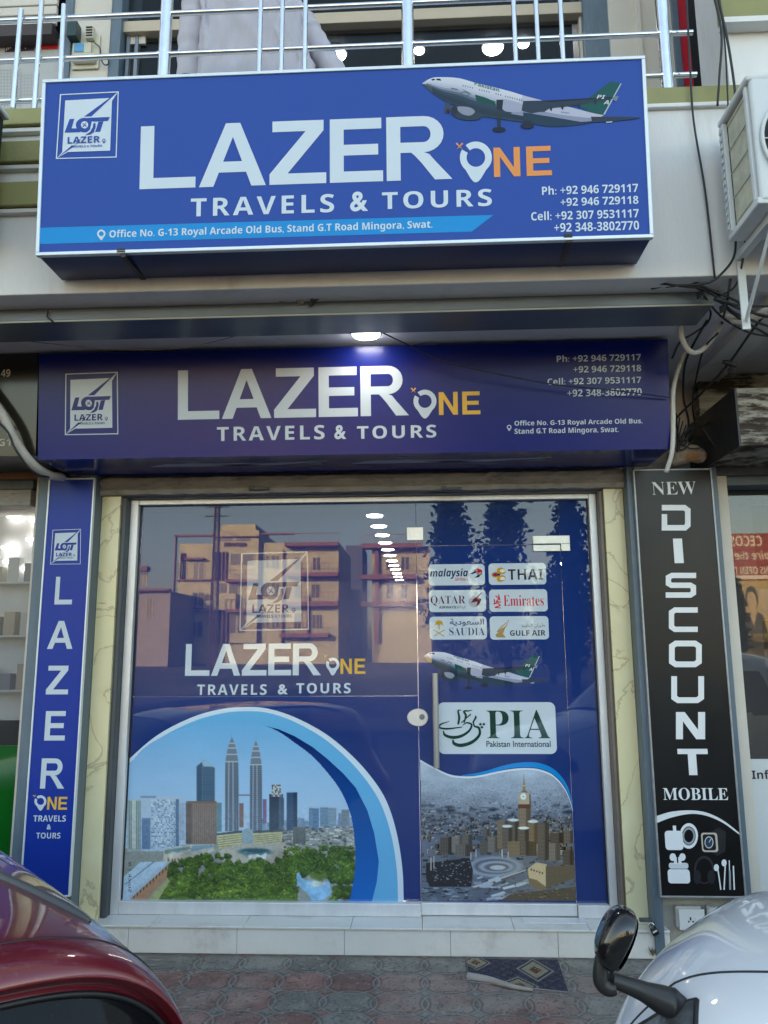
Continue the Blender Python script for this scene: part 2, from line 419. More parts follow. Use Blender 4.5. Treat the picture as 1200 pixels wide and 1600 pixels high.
def paver_c(gx, gy):
    x, y, b = paver(gx, gy)
    ix, iy = np.floor(x).astype(int), np.floor(y).astype(int)
    h = np.random.default_rng(5).random((64, 64))[ix % 64, iy % 64]
    red = ((iy == -2) | (iy == -3)*(h > .40) | (iy == -4)*(h > .55) | (iy == -5)*(h > .3) | (iy < -5)*(h > .5)).astype(float)
    inc = np.sqrt((x-ix-.5)**2+(y-iy-.5)**2) < .565
    red = np.where(~inc, 1-red*.6, red)
    h2 = np.random.default_rng(9).random((64, 64))[ix % 64, iy % 64]
    base = np.where(red[..., None] > .5, np.array([.275, .158, .135]), np.array([.215, .203, .178]))*(.8+.4*h2[..., None])
    n = vnoise(gx, gy, 14, 1)[..., None]; n2 = vnoise(gx, gy, 3, 2)[..., None]; g = vnoise(gx, gy, 260, 8, 2)[..., None]
    base = base*(.55+.75*n)*(.86+.3*g); dust = np.array([.31, .285, .25])
    k = np.clip((n2-.42)*2.6, 0, .75); base = base*(1-k)+dust*k*(.7+.5*n)
    dk = np.exp(-((b*SPX-.008)/.006)**2)[..., None]*.45; base = base*(1-dk*(.4+1.2*n))  # shadow line beside each joint, painted into the colour
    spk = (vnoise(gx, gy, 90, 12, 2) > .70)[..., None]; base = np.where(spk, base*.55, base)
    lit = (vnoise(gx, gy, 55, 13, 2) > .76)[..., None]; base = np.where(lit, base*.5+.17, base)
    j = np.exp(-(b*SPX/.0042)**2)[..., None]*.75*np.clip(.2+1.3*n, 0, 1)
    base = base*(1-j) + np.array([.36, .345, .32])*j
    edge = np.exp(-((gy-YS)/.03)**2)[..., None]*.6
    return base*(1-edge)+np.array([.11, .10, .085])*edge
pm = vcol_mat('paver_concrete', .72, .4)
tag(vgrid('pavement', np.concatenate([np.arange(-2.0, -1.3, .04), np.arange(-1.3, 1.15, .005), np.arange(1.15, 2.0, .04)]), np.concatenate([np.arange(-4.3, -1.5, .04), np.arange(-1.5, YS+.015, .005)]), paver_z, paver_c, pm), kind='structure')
am = mat('asphalt', (.060, .057, .053), .9, var=.25, vscale=.6, bump=.3, bscale=40, dirt=(.20, .17, .13), dscale=.12, dlow=.45, dhigh=.65)
tag(MB().face([(-400, -700, -.03), (400, -700, -.03), (400, 60, -.03), (-400, 60, -.03)]).build('ground', am), kind='structure')

# ------------------------------------------------------------------ the shop building
B = empty('shop_building', (0, 0, 0), 'two-storey white shop building with olive bands above the blue travel agency', 'building')
SOF = 3.22; YF = -1.33
zfloor = aY(1080, 141, YF).z                      # top of balcony edge
cx1 = 3.0                        # soffit ends here on the right
beam_strip0 = aZ(1070, 595, SOF).x
# front wall of the balcony (white)
MB().box(-4.5, 2.6, YF, -1.15, SOF, zfloor).build('wall', M['white_wall'], B, bevel=.006)
# balcony floor + soffit slab
MB().box(-4.5, 3.4, -1.149, 0.25, 3.75, zfloor-.06).build('slab', M['soffit'], B)
MB().box(-4.5, cx1, -1.149, 0.2, SOF, 3.40).build('soffit', M['soffit'], B)
# olive bands: right one along the balcony edge, three on the left
oz = lambda y: aY(1070, y, YF).z
MB().box(.3, 2.6, YF-.012, YF+.1, oz(164), zfloor+.012).build('band', M['olive'], B, bevel=.004)
MB().box(.3, 2.6, YF-.022, YF+.1, oz(171), oz(164)-.002).build('moulding', M['white_wall'], B, bevel=.004)
for y0, y1 in ((180, 205), (230, 262), (293, 330)):
    zt, zb = aY(30, y0, YF).z, aY(30, y1, YF).z
    MB().box(-4.5, -.9, YF-.05, YF+.05, zb, zt).build('band', M['olive'], B, bevel=.006)
    MB().box(-4.5, -.9, YF-.03, YF+.05, zb-.025, zb-.003).build('moulding', M['white_wall'], B, bevel=.004)
# steel pelmet under the slab: front lip and shiny bottom
bx1 = aY(1115, 470, -1.18).x
MB().box(-4.5, bx1, -1.18, -.95, 3.15, SOF-.002).build('pelmet', mat('pelmet_metal', (.17, .19, .21), .34, metal=.35, var=.15, vscale=4, stretch=(.3, 2, 2)), B, bevel=.004)
MB().box(-4.5, bx1, -1.186, -1.181, 3.148, 3.156).build('trim', mat('pelmet_edge', (.42, .41, .34), .4), B)
MB().box(-4.5, bx1, -1.183, -1.1805, 3.160, 3.20).build('flange', M['steel_grey'], B)
# wall over the shop opening and its lighter cross beam on the right
MB().box(-4.5, 3.4, .04, .25, 2.46, 3.75).build('wall', M['cream_wall'], B)
MB().box(beam_strip0-.02, beam_strip0+.16, -1.149, .04, SOF-.05, SOF-.001).build('beam', M['white_wall'], B, bevel=.004)
# recess beyond the soffit edge
# piers between the shops
def pier(pts, y0, y1, name, m, z0=0, z1=2.62):     # pts: px x at (top y, bottom y)
    (xa, ya), (xb, yb), (xc, yc), (xd, yd) = pts
    x0 = (aY(xa, ya, y0).x+aY(xd, yd, y0).x)/2; x1 = (aY(xb, yb, y0).x+aY(xc, yc, y0).x)/2
    return MB().box(x0, x1, y0, y1, z0, z1).build(name, m, B, bevel=.003), x0, x1
mar = mat('marble_tile', (.62, .55, .32), .22, var=.05, vscale=4)
def marble(m):
    n = m.node_tree; b = n.nodes['Principled BSDF']
    tc = n.nodes.new('ShaderNodeTexCoord'); no = n.nodes.new('ShaderNodeTexNoise'); no.inputs['Scale'].default_value = 1.3; no.inputs['Detail'].default_value = 12; no.inputs['Distortion'].default_value = 2.2
    n.links.new(tc.outputs['Object'], no.inputs['Vector'])
    cr = n.nodes.new('ShaderNodeValToRGB'); e = cr.color_ramp.elements; e[0].position = .30; e[0].color = (.74, .67, .41, 1); e[1].position = .72; e[1].color = (.77, .71, .47, 1)
    for p, c in ((.470, (.73, .66, .40, 1)), (.480, (.47, .40, .25, 1)), (.50, (.71, .64, .39, 1))):
        k = cr.color_ramp.elements.new(p); k.color = c
    n.links.new(no.outputs[0], cr.inputs[0]); n.links.new(cr.outputs[0], b.inputs['Base Color'])
marble(mar)
pil_l, lx0, lx1 = pier(((157, 790), (187, 790), (157, 1380), (127, 1380)), -.12, .04, 'pilaster', mar, .14)
pil_r, rx0, rx1 = pier(((945, 790), (975, 790), (1010, 1380), (976, 1380)), -.12, .04, 'pilaster', mar, .14)
for x0, x1 in ((lx0-.09, lx0-.001), (aY(60, 790, -.2).x, aY(76, 790, -.2).x)):
    MB().box(x0, x1, -.215, .04, 0, 2.62).build('channel', M['channel'], B, bevel=.004)
xr0 = rx1+.001; xr1 = (aY(996, 790, -.2).x+aY(1031, 1390, -.2).x)/2
MB().box(xr0, xr1, -.215, .04, 0.02, 2.62).build('channel', M['channel'], B, bevel=.004)
xr2 = (aY(1111, 790, -.2).x+aY(1160, 1390, -.2).x)/2; xr3 = (aY(1121, 790, -.2).x+aY(1174, 1390, -.2).x)/2
MB().box(xr2, xr3, -.215, .04, 0, 2.62).build('channel', M['channel'], B, bevel=.004)
MB().box(xr3+.001, xr3+.075, -.16, .04, 0, 2.62).build('pilaster', M['cream_wall'], B, bevel=.003)
MB().box(xr1+.001, xr2-.001, -.13, .04, 0, 2.62).build('pier', mat('rough_plaster', (.42, .39, .34), .9, var=.2, vscale=6, bump=.4, bscale=30), B)
lsx0 = aY(76, 790, -.2).x
MB().box(lsx0+.001, lx0-.091, -.13, .04, 0, 2.62).build('pier', M['white_wall'], B)
MB().box(aY(58, 790, -.2).x-.03, aY(60, 790, -.2).x-.001, -.16, .04, 0, 2.62).build('pilaster', M['cream_wall'], B)

# ---- upper storey behind the railing
def wy(px, py, Y=-.05): return aY(px, py, Y)
U0 = zfloor-.05
def upbox(name, m, xa, xb, y0=-.05, y1=.2, za=None, zb=7.0, bev=.003):
    return MB().box(wy(xa, 60, y0).x, wy(xb, 60, y0).x, y0, y1, U0 if za is None else za, zb).build(name, m, B, bevel=bev)
upbox('wall', M['cream_wall'], 111, 172, -.12)
upbox('channel', M['channel'], 98, 111, -.14); upbox('channel', M['channel'], 172.5, 188, -.14)
upbox('channel', M['channel'], 914, 953, -.14)
upbox('wall', M['cream_wall'], 953.5, 1052, -.16)
upbox('moulding', M['cream_wall'], 996, 1004, -.185, -.161)
upbox('channel', M['channel'], 1053, 1063, -.18); upbox('panel', mat('red_sign_panel', (.55, .010, .03), .3), 1063.5, 1078, -.16)
xs_ = wy(1133, 60, -1.3).x; MB().box(xs_, 4.5, -1.30, aX(1090, 60, xs_).y, U0, 7).build('wall', M['white_wall'], B)
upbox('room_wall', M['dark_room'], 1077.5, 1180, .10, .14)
MB().box(wy(1132, 60, -1.36).x, 4.5, -1.36, -1.302, aY(1165, 27, -1.36).z, aY(1165, 27, -1.36).z+.3).build('band', M['olive'], B)
MB().box(wy(1132, 60, -1.36).x, 4.5, -1.37, -1.302, aY(1165, 30, -1.36).z-.02, aY(1165, 27, -1.36).z-.002).build('moulding', M['white_wall'], B)
# shop windows of the upper storey
xw0, xw1 = wy(188, 60).x, wy(914, 60).x
zb = aY(560, 38, -.08).z; zt = aY(560, 21, -.08).z
MB().box(xw0, xw1, -.10, .0, zb, zt).build('transom', mat('beige_beam', (.50, .42, .31), .5, var=.06), B, bevel=.004)
MB().box(xw0, xw1, -.04, -.03, U0, 7).build('window', glass_mat('dark_shop_glass', (.012, .014, .016), .30, .015), B)
for a in (190, 200, 213, 905): MB().box(wy(a, 60).x, wy(a+5, 60).x, -.07, -.025, U0, zb-.001).build('mullion', M['steel_grey'] if a < 905 else M['cream_wall'], B)
MB().box(wy(205, 60).x, wy(228, 60).x, -.06, -.042, zb-.06, zb-.002).build('mullion', M['cream_wall'], B)
Uc = 6.55
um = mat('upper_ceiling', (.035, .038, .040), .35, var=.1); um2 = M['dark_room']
mm = MB()
for i in range(12):
    for j in range(9): mm.box(-3.6+i*.6, -3.6+i*.6+.592, .1+j*.6, .1+j*.6+.592, Uc, Uc+.01)
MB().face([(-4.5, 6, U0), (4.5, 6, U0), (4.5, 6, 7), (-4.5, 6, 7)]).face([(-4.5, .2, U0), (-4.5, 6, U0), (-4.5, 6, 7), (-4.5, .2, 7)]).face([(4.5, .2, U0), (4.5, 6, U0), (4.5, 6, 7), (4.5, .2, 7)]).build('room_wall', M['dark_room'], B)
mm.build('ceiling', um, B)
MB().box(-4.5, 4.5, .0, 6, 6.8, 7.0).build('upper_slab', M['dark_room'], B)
# unseen mass added on top of the block to keep the street in shade
MB().box(-16, 16, .3, 12, 7.0, 17.5).build('shade_mass', M['cream_wall'], B)
for sx in (-1, 1): MB().box(min(sx*4.6, sx*16), max(sx*4.6, sx*16), .3, 12, 0, 7.0).build('side_wing', M['cream_wall'], B)
MB().box(-4.6, 4.6, 9.5, 12, 0, 7.0).build('rear_wall', M['cream_wall'], B)

lampgrp = 'round lamps inside the upper shop'
def disc_lamp(name, c, r, m, label, cat, group=None, rim=True, trans=(0, 0, 0)):
    e = empty(name, c, label, cat, group)
    MB().lathe((0, 0, 0), (0, 0, -1), [(.0, r*1.14), (.012, r*1.12), (.016, r*1.02)], 24).build('rim', M['edge_white'], e, smooth=False)
    MB().lathe((0, 0, -.0165), (0, 0, -1), [(0, r), (.006, r*.96), (.009, r*.7)], 24).build('diffuser', m, e, smooth=True)
    return e
for (px, py, nm) in ((525, 82, 'left'), (770, 72, 'right'), (655, 76, 'middle'), (818, 66, 'far right')):
    p = aZ(px, py, Uc); disc_lamp('room_lamp', (p.x, p.y, Uc-.001), .085 if nm in ('left', 'right') else .045, M['roomlamp'],
        {'left': 'bright round ceiling lamp in the upper shop beside the seated man', 'right': 'bright round ceiling lamp in the upper shop above the plane on the sign', 'middle': 'small lamp in the upper shop just right of the middle railing post', 'far right': 'small lamp in the upper shop behind the right group of railing bars'}[nm], 'lamp', lampgrp)

# left neighbour upstairs: slatted shutter, board with two small flags
mm = MB()
for i in range(9): mm.box(wy(-60, 60).x, wy(98, 60).x, -.16, -.13, aY(50, 40, -.15).z+i*.075, aY(50, 40, -.15).z+i*.075+.066)
mm.build('louvre', M['cream_wall'], B, bevel=.006)
MB().box(wy(-60, 60).x, wy(98, 60).x, -.20, .0, aY(50, 58, -.18).z, aY(50, 40, -.18).z-.004).build('lintel', mat('dark_brown_beam', (.045, .03, .028), .6), B)
b_ = Board('flag_board', wy(45, 70, -.10), 0, 'pale board with two small flag pictures behind the left railing bars', 'sign')
I = Ink(b_, .0); I.poly([(-60, 62), (98, 60), (98, 200), (-60, 205)]); I.build('panel', mat('pale_board', (.42, .42, .41), .5, var=.05), b_.e)
I = Ink(b_, .003); I.poly([(9, 64), (55, 61), (54, 79), (8, 82)], C(50, 32, 60)); I.poly([(65, 59), (92, 57.5), (91, 77), (64, 78)], C(190, 25, 35))
for k in range(5): I.line([(10+k*3.2, 80-k*2), (14+k*3.4, 66+k*.3)], 1.4, C(215, 205, 200))
for x, y in ((36, 66), (45, 72), (40, 76), (49, 66), (67, 63), (70, 61)): I.ell(x, y, 1, 1, C(220, 210, 200), 6)
I.build('flag_print', vcol_mat('flag_ink', .5), b_.e)
I = Ink(b_, .003)
for i in range(7):
    for j in range(14): I.ell(2+i*5, 110+j*5, 1.3, 1.3, None, 6)
for i in range(4):
    for j in range(8): I.ell(34+i*5, 118+j*5, 1.1, 1.1, None, 6)
I.build('dot_print', mat('grey_dots', (.30, .30, .30), .5), b_.e)

# ------------------------------------------------------------------ balcony railing
YR = -1.27
R_ = empty('balcony_railing', (0, YR, zfloor), 'stainless steel balcony railing of round tubes above the upper sign', 'railing')
o = R_.location
def rp(px, py, dy=0): return aY(px, py, YR+dy)-o
def seg(a, b, r, name, dy=0, n=14):
    MB().tube([rp(*a, dy), rp(*b, dy)], r, n).build(name, M['steel'], R_, auto=50)
def ext(a, b, t): return (a[0]+(b[0]-a[0])*t, a[1]+(b[1]-a[1])*t)
for a, b in (((0, 33), (1075, -14)), ((0, 97), (1082, 49.5)), ((0, 160), (1088, 115))):
    A = rp(*ext(a, b, -.35)); Bp = rp(*b)
    z = (rp(*a).z+rp(*b).z)/2; A.z = z; Bp.z = z
    MB().tube([A, Bp], .0135, 14).build('rail', M['steel'], R_, auto=50)
for px, py in ((258, 60), (637, 50), (1039, 70)):
    p = rp(px, py); 
    MB().tube([(p.x, .004, -.02), (p.x, .004, 1.15)], .030, 20).build('post', M['steel'], R_, auto=50)
    for a in (((0, 97), (1082, 49.5)), ((0, 160), (1088, 115))):
        z = (rp(*a[0]).z+rp(*a[1]).z)/2
        MB().lathe((p.x-.033, 0, z), (1, 0, 0), [(0, .017), (.066, .017)], 14).build('collar', M['steel'], R_, auto=50)
for (a, b) in (((33, 15), (20, 170)), ((67, -25), (53, 180)), ((100, 8), (91, 200))): seg(a, b, .0125, 'bar', -.028)
for px in (408, 442, 478, 803, 838, 876):
    p = rp(px, 50); MB().tube([(p.x, -.024, .02), (p.x, -.024, 1.15)], .0115, 14).build('bar', M['steel'], R_, auto=50)

# ------------------------------------------------------------------ the two blue boards
def logo(ink_w, ink_b, cor, board, parent, label):
    """square emblem: corners TL, TR, BR, BL in photo pixels"""
    TL, TR, BR, BL = [np.array(c, float) for c in cor]
    k = np.linalg.inv(np.array([[675-105, 145-105], [758-772, 165-772]], float))
    def q(x, y):
        s_, t_ = k @ np.array([x-105, y-772.]); p = BL*(1-s_)*(1-t_)+BR*s_*(1-t_)+TL*(1-s_)*t_+TR*s_*t_
        return (p[0], p[1])
    W = Ink(board, .0016); Bq = Ink(board, .0024)
    def quad(x0, y0, x1, y1): W.poly([q(x0, y0), q(x1, y0), q(x1, y1), q(x0, y1)])
    fr = [(145, 165), (705, 145), (675, 758), (105, 772)]; inn = [(155, 174), (694, 155), (666, 749), (116, 763)]
    for i in range(4): W.poly([q(*fr[i]), q(*fr[(i+1) % 4]), q(*inn[(i+1) % 4]), q(*inn[i])])
    W.poly([q(195, 225), q(640, 205), q(615, 695), q(165, 708)])
    W.poly([q(700, 148), q(575, 235), q(640, 232)]); W.poly([q(108, 770), q(165, 708), q(235, 697)])
    Bq.poly([q(690, 156), q(372, 379), q(442, 377)]); Bq.poly([q(116, 763), q(300, 640), q(250, 652)]); Bq.poly([q(285, 640), q(345, 578), q(322, 622)])
    Bq.poly([q(236, 400), q(281, 398), q(255, 487), q(345, 487), q(335, 523), q(188, 527)])
    el = [q(377+82*cos(a), 457+68*sin(a)) for a in np.linspace(0, 2*pi, 28, endpoint=False)]; Bq.poly(el)
    Bq.poly([q(345, 400), q(380, 391), q(618, 383), q(600, 420), q(430, 428)])
    Bq.poly([q(508, 428), q(556, 424), q(524, 520), q(477, 522)])
    Bq.poly([q(383, 553), q(430, 520), q(458, 470), q(462, 440), q(481, 440), q(482, 475), q(465, 525), q(430, 546)])
    W2 = Ink(board, .0032)
    W2.poly([q(378+34*cos(a), 456+34*sin(a)) for a in np.linspace(0, 2*pi, 20, endpoint=False)])
    W2.poly([q(447, 425), q(462, 425), q(455, 480), q(420, 528), q(375, 548), q(430, 500)])
    B2 = Ink(board, .0040)
    for a in (.7, .7+pi/2): B2.poly([q(378+26*cos(a+.2), 456+26*sin(a+.2)), q(378+26*cos(a-.2), 456+26*sin(a-.2)), q(378-26*cos(a+.1), 456-26*sin(a+.1)), q(378-26*cos(a-.1), 456-26*sin(a-.1))])
    a, b = q(217, 630), q(525, 560); B2.text(SB('LAZER'), a[0], a[1], b[0], b[1])
    a, b = q(248, 668), q(540, 640); B2.text(SB('TRAVELS & TOURS'), a[0], a[1], b[0], b[1])
    c = q(559, 603); d = q(575, 603); B2.pin(c[0], c[1], abs(d[0]-c[0]), abs(d[0]-c[0])*1.6)
    for I_ in (W2,):
        W.m.v += []; base = len(W.m.v); W.m.v += I_.m.v; W.m.f += [[i+base for i in f] for f in I_.m.f]; W.m.c += I_.m.c
    base = len(Bq.m.v); Bq.m.v += B2.m.v; Bq.m.f += [[i+base for i in f] for f in B2.m.f]; Bq.m.c += B2.m.c
    e = W.build('emblem', ink_w, parent, label); Bq.build('emblem_mark', ink_b, e)
    return e

PLANE = None
def airliner(board, tr, parent, m, k=1.0, d=.002, name='plane_picture', label=None, dark=1.0):
    """printed airliner, tr maps crop coordinates (0..1200, 0..632) to photo pixels"""
    I = Ink(board, d)
    def c(*v): return tuple(x*k for x in C(*v))
    def poly(pts, col): I.poly([tr(*p) for p in pts], col)
    GR = c(28, 92, 92); DK = c(52, 66, 84); BEL = c(60, 84, 104); WH = c(204, 208, 226); SH = c(128, 136, 160)
    # stabiliser on the far side and fin
    poly([(885, 168), (990, 88), (1046, 97), (962, 252), (890, 240), (828, 206)], GR)
    poly([(1046, 97), (1040, 97), (955, 250), (962, 252)], c(190, 200, 210))
    # far engine and gear first
    poly([(178, 190), (200, 190), (204, 235), (178, 245), (170, 236)], c(70, 76, 96)); 
    I.ell(*tr(190, 234), 9*abs(tr(1, 0)[0]-tr(0, 0)[0]), 12*abs(tr(1, 0)[0]-tr(0, 0)[0]), c(38, 44, 58), 14)
    sc = abs(tr(1, 0)[0]-tr(0, 0)[0])
    # fuselage: bands from top to bottom, shaded as in the picture
    top = spline([(62, 97), (85, 82), (112, 70), (150, 66), (240, 71), (330, 95), (480, 132), (560, 156), (650, 180), (760, 206), (890, 240), (958, 254)], 5)
    bot = spline([(62, 100), (80, 116), (122, 152), (182, 188), (250, 217), (330, 252), (382, 264), (480, 278), (600, 296), (700, 311), (838, 302), (898, 290)], 5)
    ramp = [(0, (226, 228, 240)), (.22, (214, 217, 232)), (.40, (186, 190, 212)), (.50, (120, 130, 156)), (.60, (58, 78, 98)), (.85, (38, 56, 74)), (1, (54, 74, 94))]
    n = 12
    for j in range(n):
        t0, t1 = j/n, (j+1)/n; tm = (t0+t1)/2
        for (a0, c0), (a1, c1) in zip(ramp, ramp[1:]):
            if a0 <= tm <= a1:
                f = (tm-a0)/(a1-a0); col = tuple(x*(1-f)+y*f for x, y in zip(c0, c1)); break
        for i in range(0, len(top)-1):
            A = top[i]*(1-t0)+bot[i]*t0; B_ = top[i+1]*(1-t0)+bot[i+1]*t0; C_ = top[i+1]*(1-t1)+bot[i+1]*t1; D_ = top[i]*(1-t1)+bot[i]*t1
            cc = col
            if i > 34 and tm < .72: cc = (196, 198, 220) if tm < .45 else (150, 156, 184)     # light tail section
            if i < 9 and tm > .45: cc = tuple(x*.6+120*.4 for x in cc)
            if i < 5 and tm < .62: cc = (200, 204, 222)
            I.m.face([I.b.P(*tr(*p), I.d) for p in (A, B_, C_, D_)], c(*cc))
        I.d += .00001
    # green cheek and belly
    poly([(322, 152), (372, 166), (420, 186), (425, 210), (370, 200), (330, 186)], c(28, 84, 82))
    poly([(560, 240), (700, 262), (838, 286), (838, 302), (700, 311), (600, 296), (560, 280)], c(38, 64, 86))
    # cockpit windows
    poly([(106, 78), (120, 73), (128, 80), (112, 84)], c(30, 36, 52)); poly([(130, 74), (150, 74), (158, 84), (134, 82)], c(30, 36, 52))
    # cabin windows
    for i in range(26):
        if i in (5, 6, 12, 13, 17): continue
        x = 262+i*11.6; y = 104+i*2.95; poly([(x, y), (x+4.5, y+1), (x+4, y+8), (x-.5, y+7)], c(84, 92, 120))
    for i in range(7): x = 748+i*6; poly([(x, 236+i*.8), (x+3, 236.6+i*.8), (x+3, 243+i*.8), (x, 242+i*.8)], c(84, 92, 120))
    poly([(204, 119), (238, 126), (238, 130), (204, 123)], c(60, 70, 90))
    I.line([tr(248, 150), tr(268, 138), tr(296, 146), tr(288, 158), tr(256, 160)], 4*sc, c(70, 110, 110))
    I.line([tr(262, 128), tr(306, 150)], 3*sc, c(110, 130, 140))
    # near engine nearest the nose
    I.poly([tr(*p) for p in spline([(206, 218), (232, 206), (290, 214), (322, 236), (356, 262), (330, 278), (268, 278), (222, 262), (206, 240)], 4, True)], DK)
    I.poly([tr(*p) for p in spline([(240, 212), (296, 216), (322, 236), (300, 256), (262, 250), (236, 228)], 4, True)], c(150, 156, 176))
    I.ell(*tr(222, 234), 15*sc, 25*sc, c(44, 52, 70), 18, .2)
    # second engine under the wing
    I.poly([tr(*p) for p in spline([(452, 178), (500, 182), (560, 204), (568, 232), (520, 240), (470, 234), (450, 208)], 4, True)], c(172, 176, 200))
    poly([(428, 178), (462, 178), (456, 232), (430, 226)], c(36, 48, 66))
    # wing with flap fairings
    poly([(560, 184), (650, 182), (780, 178), (1004, 164), (1016, 172), (900, 190), (832, 205), (742, 216), (690, 221), (664, 238), (640, 238), (600, 246), (552, 232)], DK)
    poly([(640, 184), (1004, 164), (1006, 168), (700, 190)], c(30, 40, 58))
    for x, y in ((688, 222), (744, 216), (826, 206), (906, 190)): poly([(x, y-10), (x+18, y-10), (x+12, y+14), (x+4, y+6)], c(40, 52, 70))
    poly([(996, 168), (1028, 158), (1030, 166), (1018, 188), (1006, 180)], c(120, 140, 160))
    # stabiliser near side
    poly([(894, 262), (1000, 262), (1134, 264), (1136, 268), (1096, 275), (990, 286), (900, 289)], DK)
    poly([(968, 287), (1002, 284), (996, 291), (970, 292)], c(190, 196, 214))
    # main gear
    poly([(430, 262), (450, 262), (448, 318), (436, 318)], c(44, 54, 72)); I.ell(*tr(441, 325), 33*sc, 13*sc, c(34, 42, 58), 18)
    poly([(560, 276), (600, 280), (606, 305), (570, 308)], c(42, 52, 70)); I.ell(*tr(580, 307), 33*sc, 15*sc, c(34, 44, 62), 18)
    # lettering
    a, b = tr(322, 100), tr(442, 137)
    V, Fc = glyphs(SB('Pakistan')); lo = V.min(0); hi = V.max(0); U = (V-lo)/(hi-lo)
    base = len(I.m.v)
    for x, y in U: I.m.v.append(tuple(I.b.P(*tr(320+x*122, 106+x*34-y*19), I.d)))
    for f in Fc: I.m.f.append([base+i for i in f]); I.m.c.append(c(40, 100, 110))
    I.d += .00003
    for t_, x0, y0, w_, h_ in (('PI', 922, 172, 36, 18), ('A', 956, 200, 26, 20)):
        V, Fc = glyphs(SB(t_)); lo = V.min(0); hi = V.max(0); U = (V-lo)/(hi-lo); base = len(I.m.v)
        for x, y in U: I.m.v.append(tuple(I.b.P(*tr(x0+x*w_+y*8, y0-y*h_+x*2), I.d)))
        for f in Fc: I.m.f.append([base+i for i in f]); I.m.c.append(c(225, 230, 240))
    return I.build(name, m, parent, label)

def sign_box(b, cor, depth, face_m, side_m, edge_m, edge=.022):
    """lit-box sign: printed face, slim frame round it, closed body behind; cor = TL, TR, BR, BL pixels"""
    P = [b.loc(*c) for c in cor]
    u0 = (P[0][0]+P[3][0])/2; u1 = (P[1][0]+P[2][0])/2; v0 = (P[2][1]+P[3][1])/2; v1 = (P[0][1]+P[1][1])/2
    dp = depth*tan(b.t)
    MB().hexa([(u0+.002, .004, v0+.002), (u1-.002, .004, v0+.002), (u1-.002, .004, v1-.002), (u0+.002, .004, v1-.002)], [(u0+.002, depth, v0+.002-dp), (u1-.002, depth, v0+.002-dp), (u1-.002, depth, v1-.002-dp), (u0+.002, depth, v1-.002-dp)]).build('box_body', side_m, b.e, bevel=.003)
    g = edge if edge_m else 0
    MB().box(u0+g, u1-g, 0, .0035, v0+g, v1-g).build('face_panel', face_m, b.e)
    if edge_m:
        m = MB(); m.box(u0-.003, u1+.003, -.006, .02, v1-edge, v1+.003).box(u0-.003, u1+.003, -.006, .02, v0-.003, v0+edge)
        m.box(u0-.003, u0+edge, -.006, .02, v0+edge+.0004, v1-edge-.0004).box(u1-edge, u1+.003, -.006, .02, v0+edge+.0004, v1-edge-.0004)
        m.build('frame', edge_m, b.e, bevel=.002)
    return u0, u1, v0, v1
US = Board('signboard', aY(536, 385, -1.575), radians(4), 'large blue and white travel agency signboard with an airliner, hung on the balcony front', 'sign')
navy_side = mat('navy_sheet', (.010, .028, .11), .3, var=.1, vscale=5)
u0, u1, v0, v1 = sign_box(US, ((70, 127), (1008, 88), (1018, 370), (55, 400)), .235, UP['blue'], navy_side, M['edge_white'], .012)
I = Ink(US); I.heavy('LAZER', 218, 296, 705, 180, gap=.055).cut()
I.text(SB('TRAVELS'), 298, 339, 522, 303, space=1.22).cut().text('&', 547, 331, 575, 299, off=.028).cut().text(SB('TOURS'), 597, 327.5, 768, 295, space=1.22).cut()
I.pin(743.5, 246.5, 25, 39)
I.build('lettering', UP['white'], US.e)
I = Ink(US); I.heavy('NE', 772, 277, 861, 228, gap=.2).cut().jet(718, 229, 7); I.build('lettering', UP['orange'], US.e)
I = Ink(US); I.text(SB('Ph: +92 946 729117'), 847, 305, 996.5, 286.5).cut().text(SB('+92 946 729118'), 876, 322.5, 997, 306).cut().text(SB('Cell: +92 307 9531117'), 830, 345, 997.5, 326).cut().text(SB('+92 348-3802770'), 866, 363, 998, 345)
I.build('phone_lettering', UP['white'], US.e)
I = Ink(US, .0006); I.poly([(62, 356), (771, 336), (737, 362), (60, 381.5)]); st = I.build('address_strip', UP['cyan'], US.e)
I = Ink(US); I.text(SB('Office No. G-13 Royal Arcade Old Bus, Stand G.T Road Mingora, Swat.'), 171, 375, 675.5, 344).cut(); I.pin(158.5, 365.5, 6.5, 10, cut=False); I.build('lettering', UP['white'], st)
logo(UP['white'], UP['blue'], ((94, 147.5), (187.5, 144), (182.5, 246.3), (87.5, 248.7)), US, US.e, None)
airliner(US, lambda x, y: (640+x/3.158, 100+y/3.158), US.e, UP['ink'], .82)
for (px, py0, py1) in ((190, 391, 433), (887, 368, 411)):
    u, v = US.loc(px, py0); k = MB()
    k.box(u-.018, u+.018, -.008, -.0065, v-.004, v+.006).box(u-.018, u+.018, -.008, .26, v-.012, v-.006).box(u-.004, u+.018, -.0, .26, v-.03, v-.0125)
    k.build('bracket', M['black'], US.e, bevel=.001)

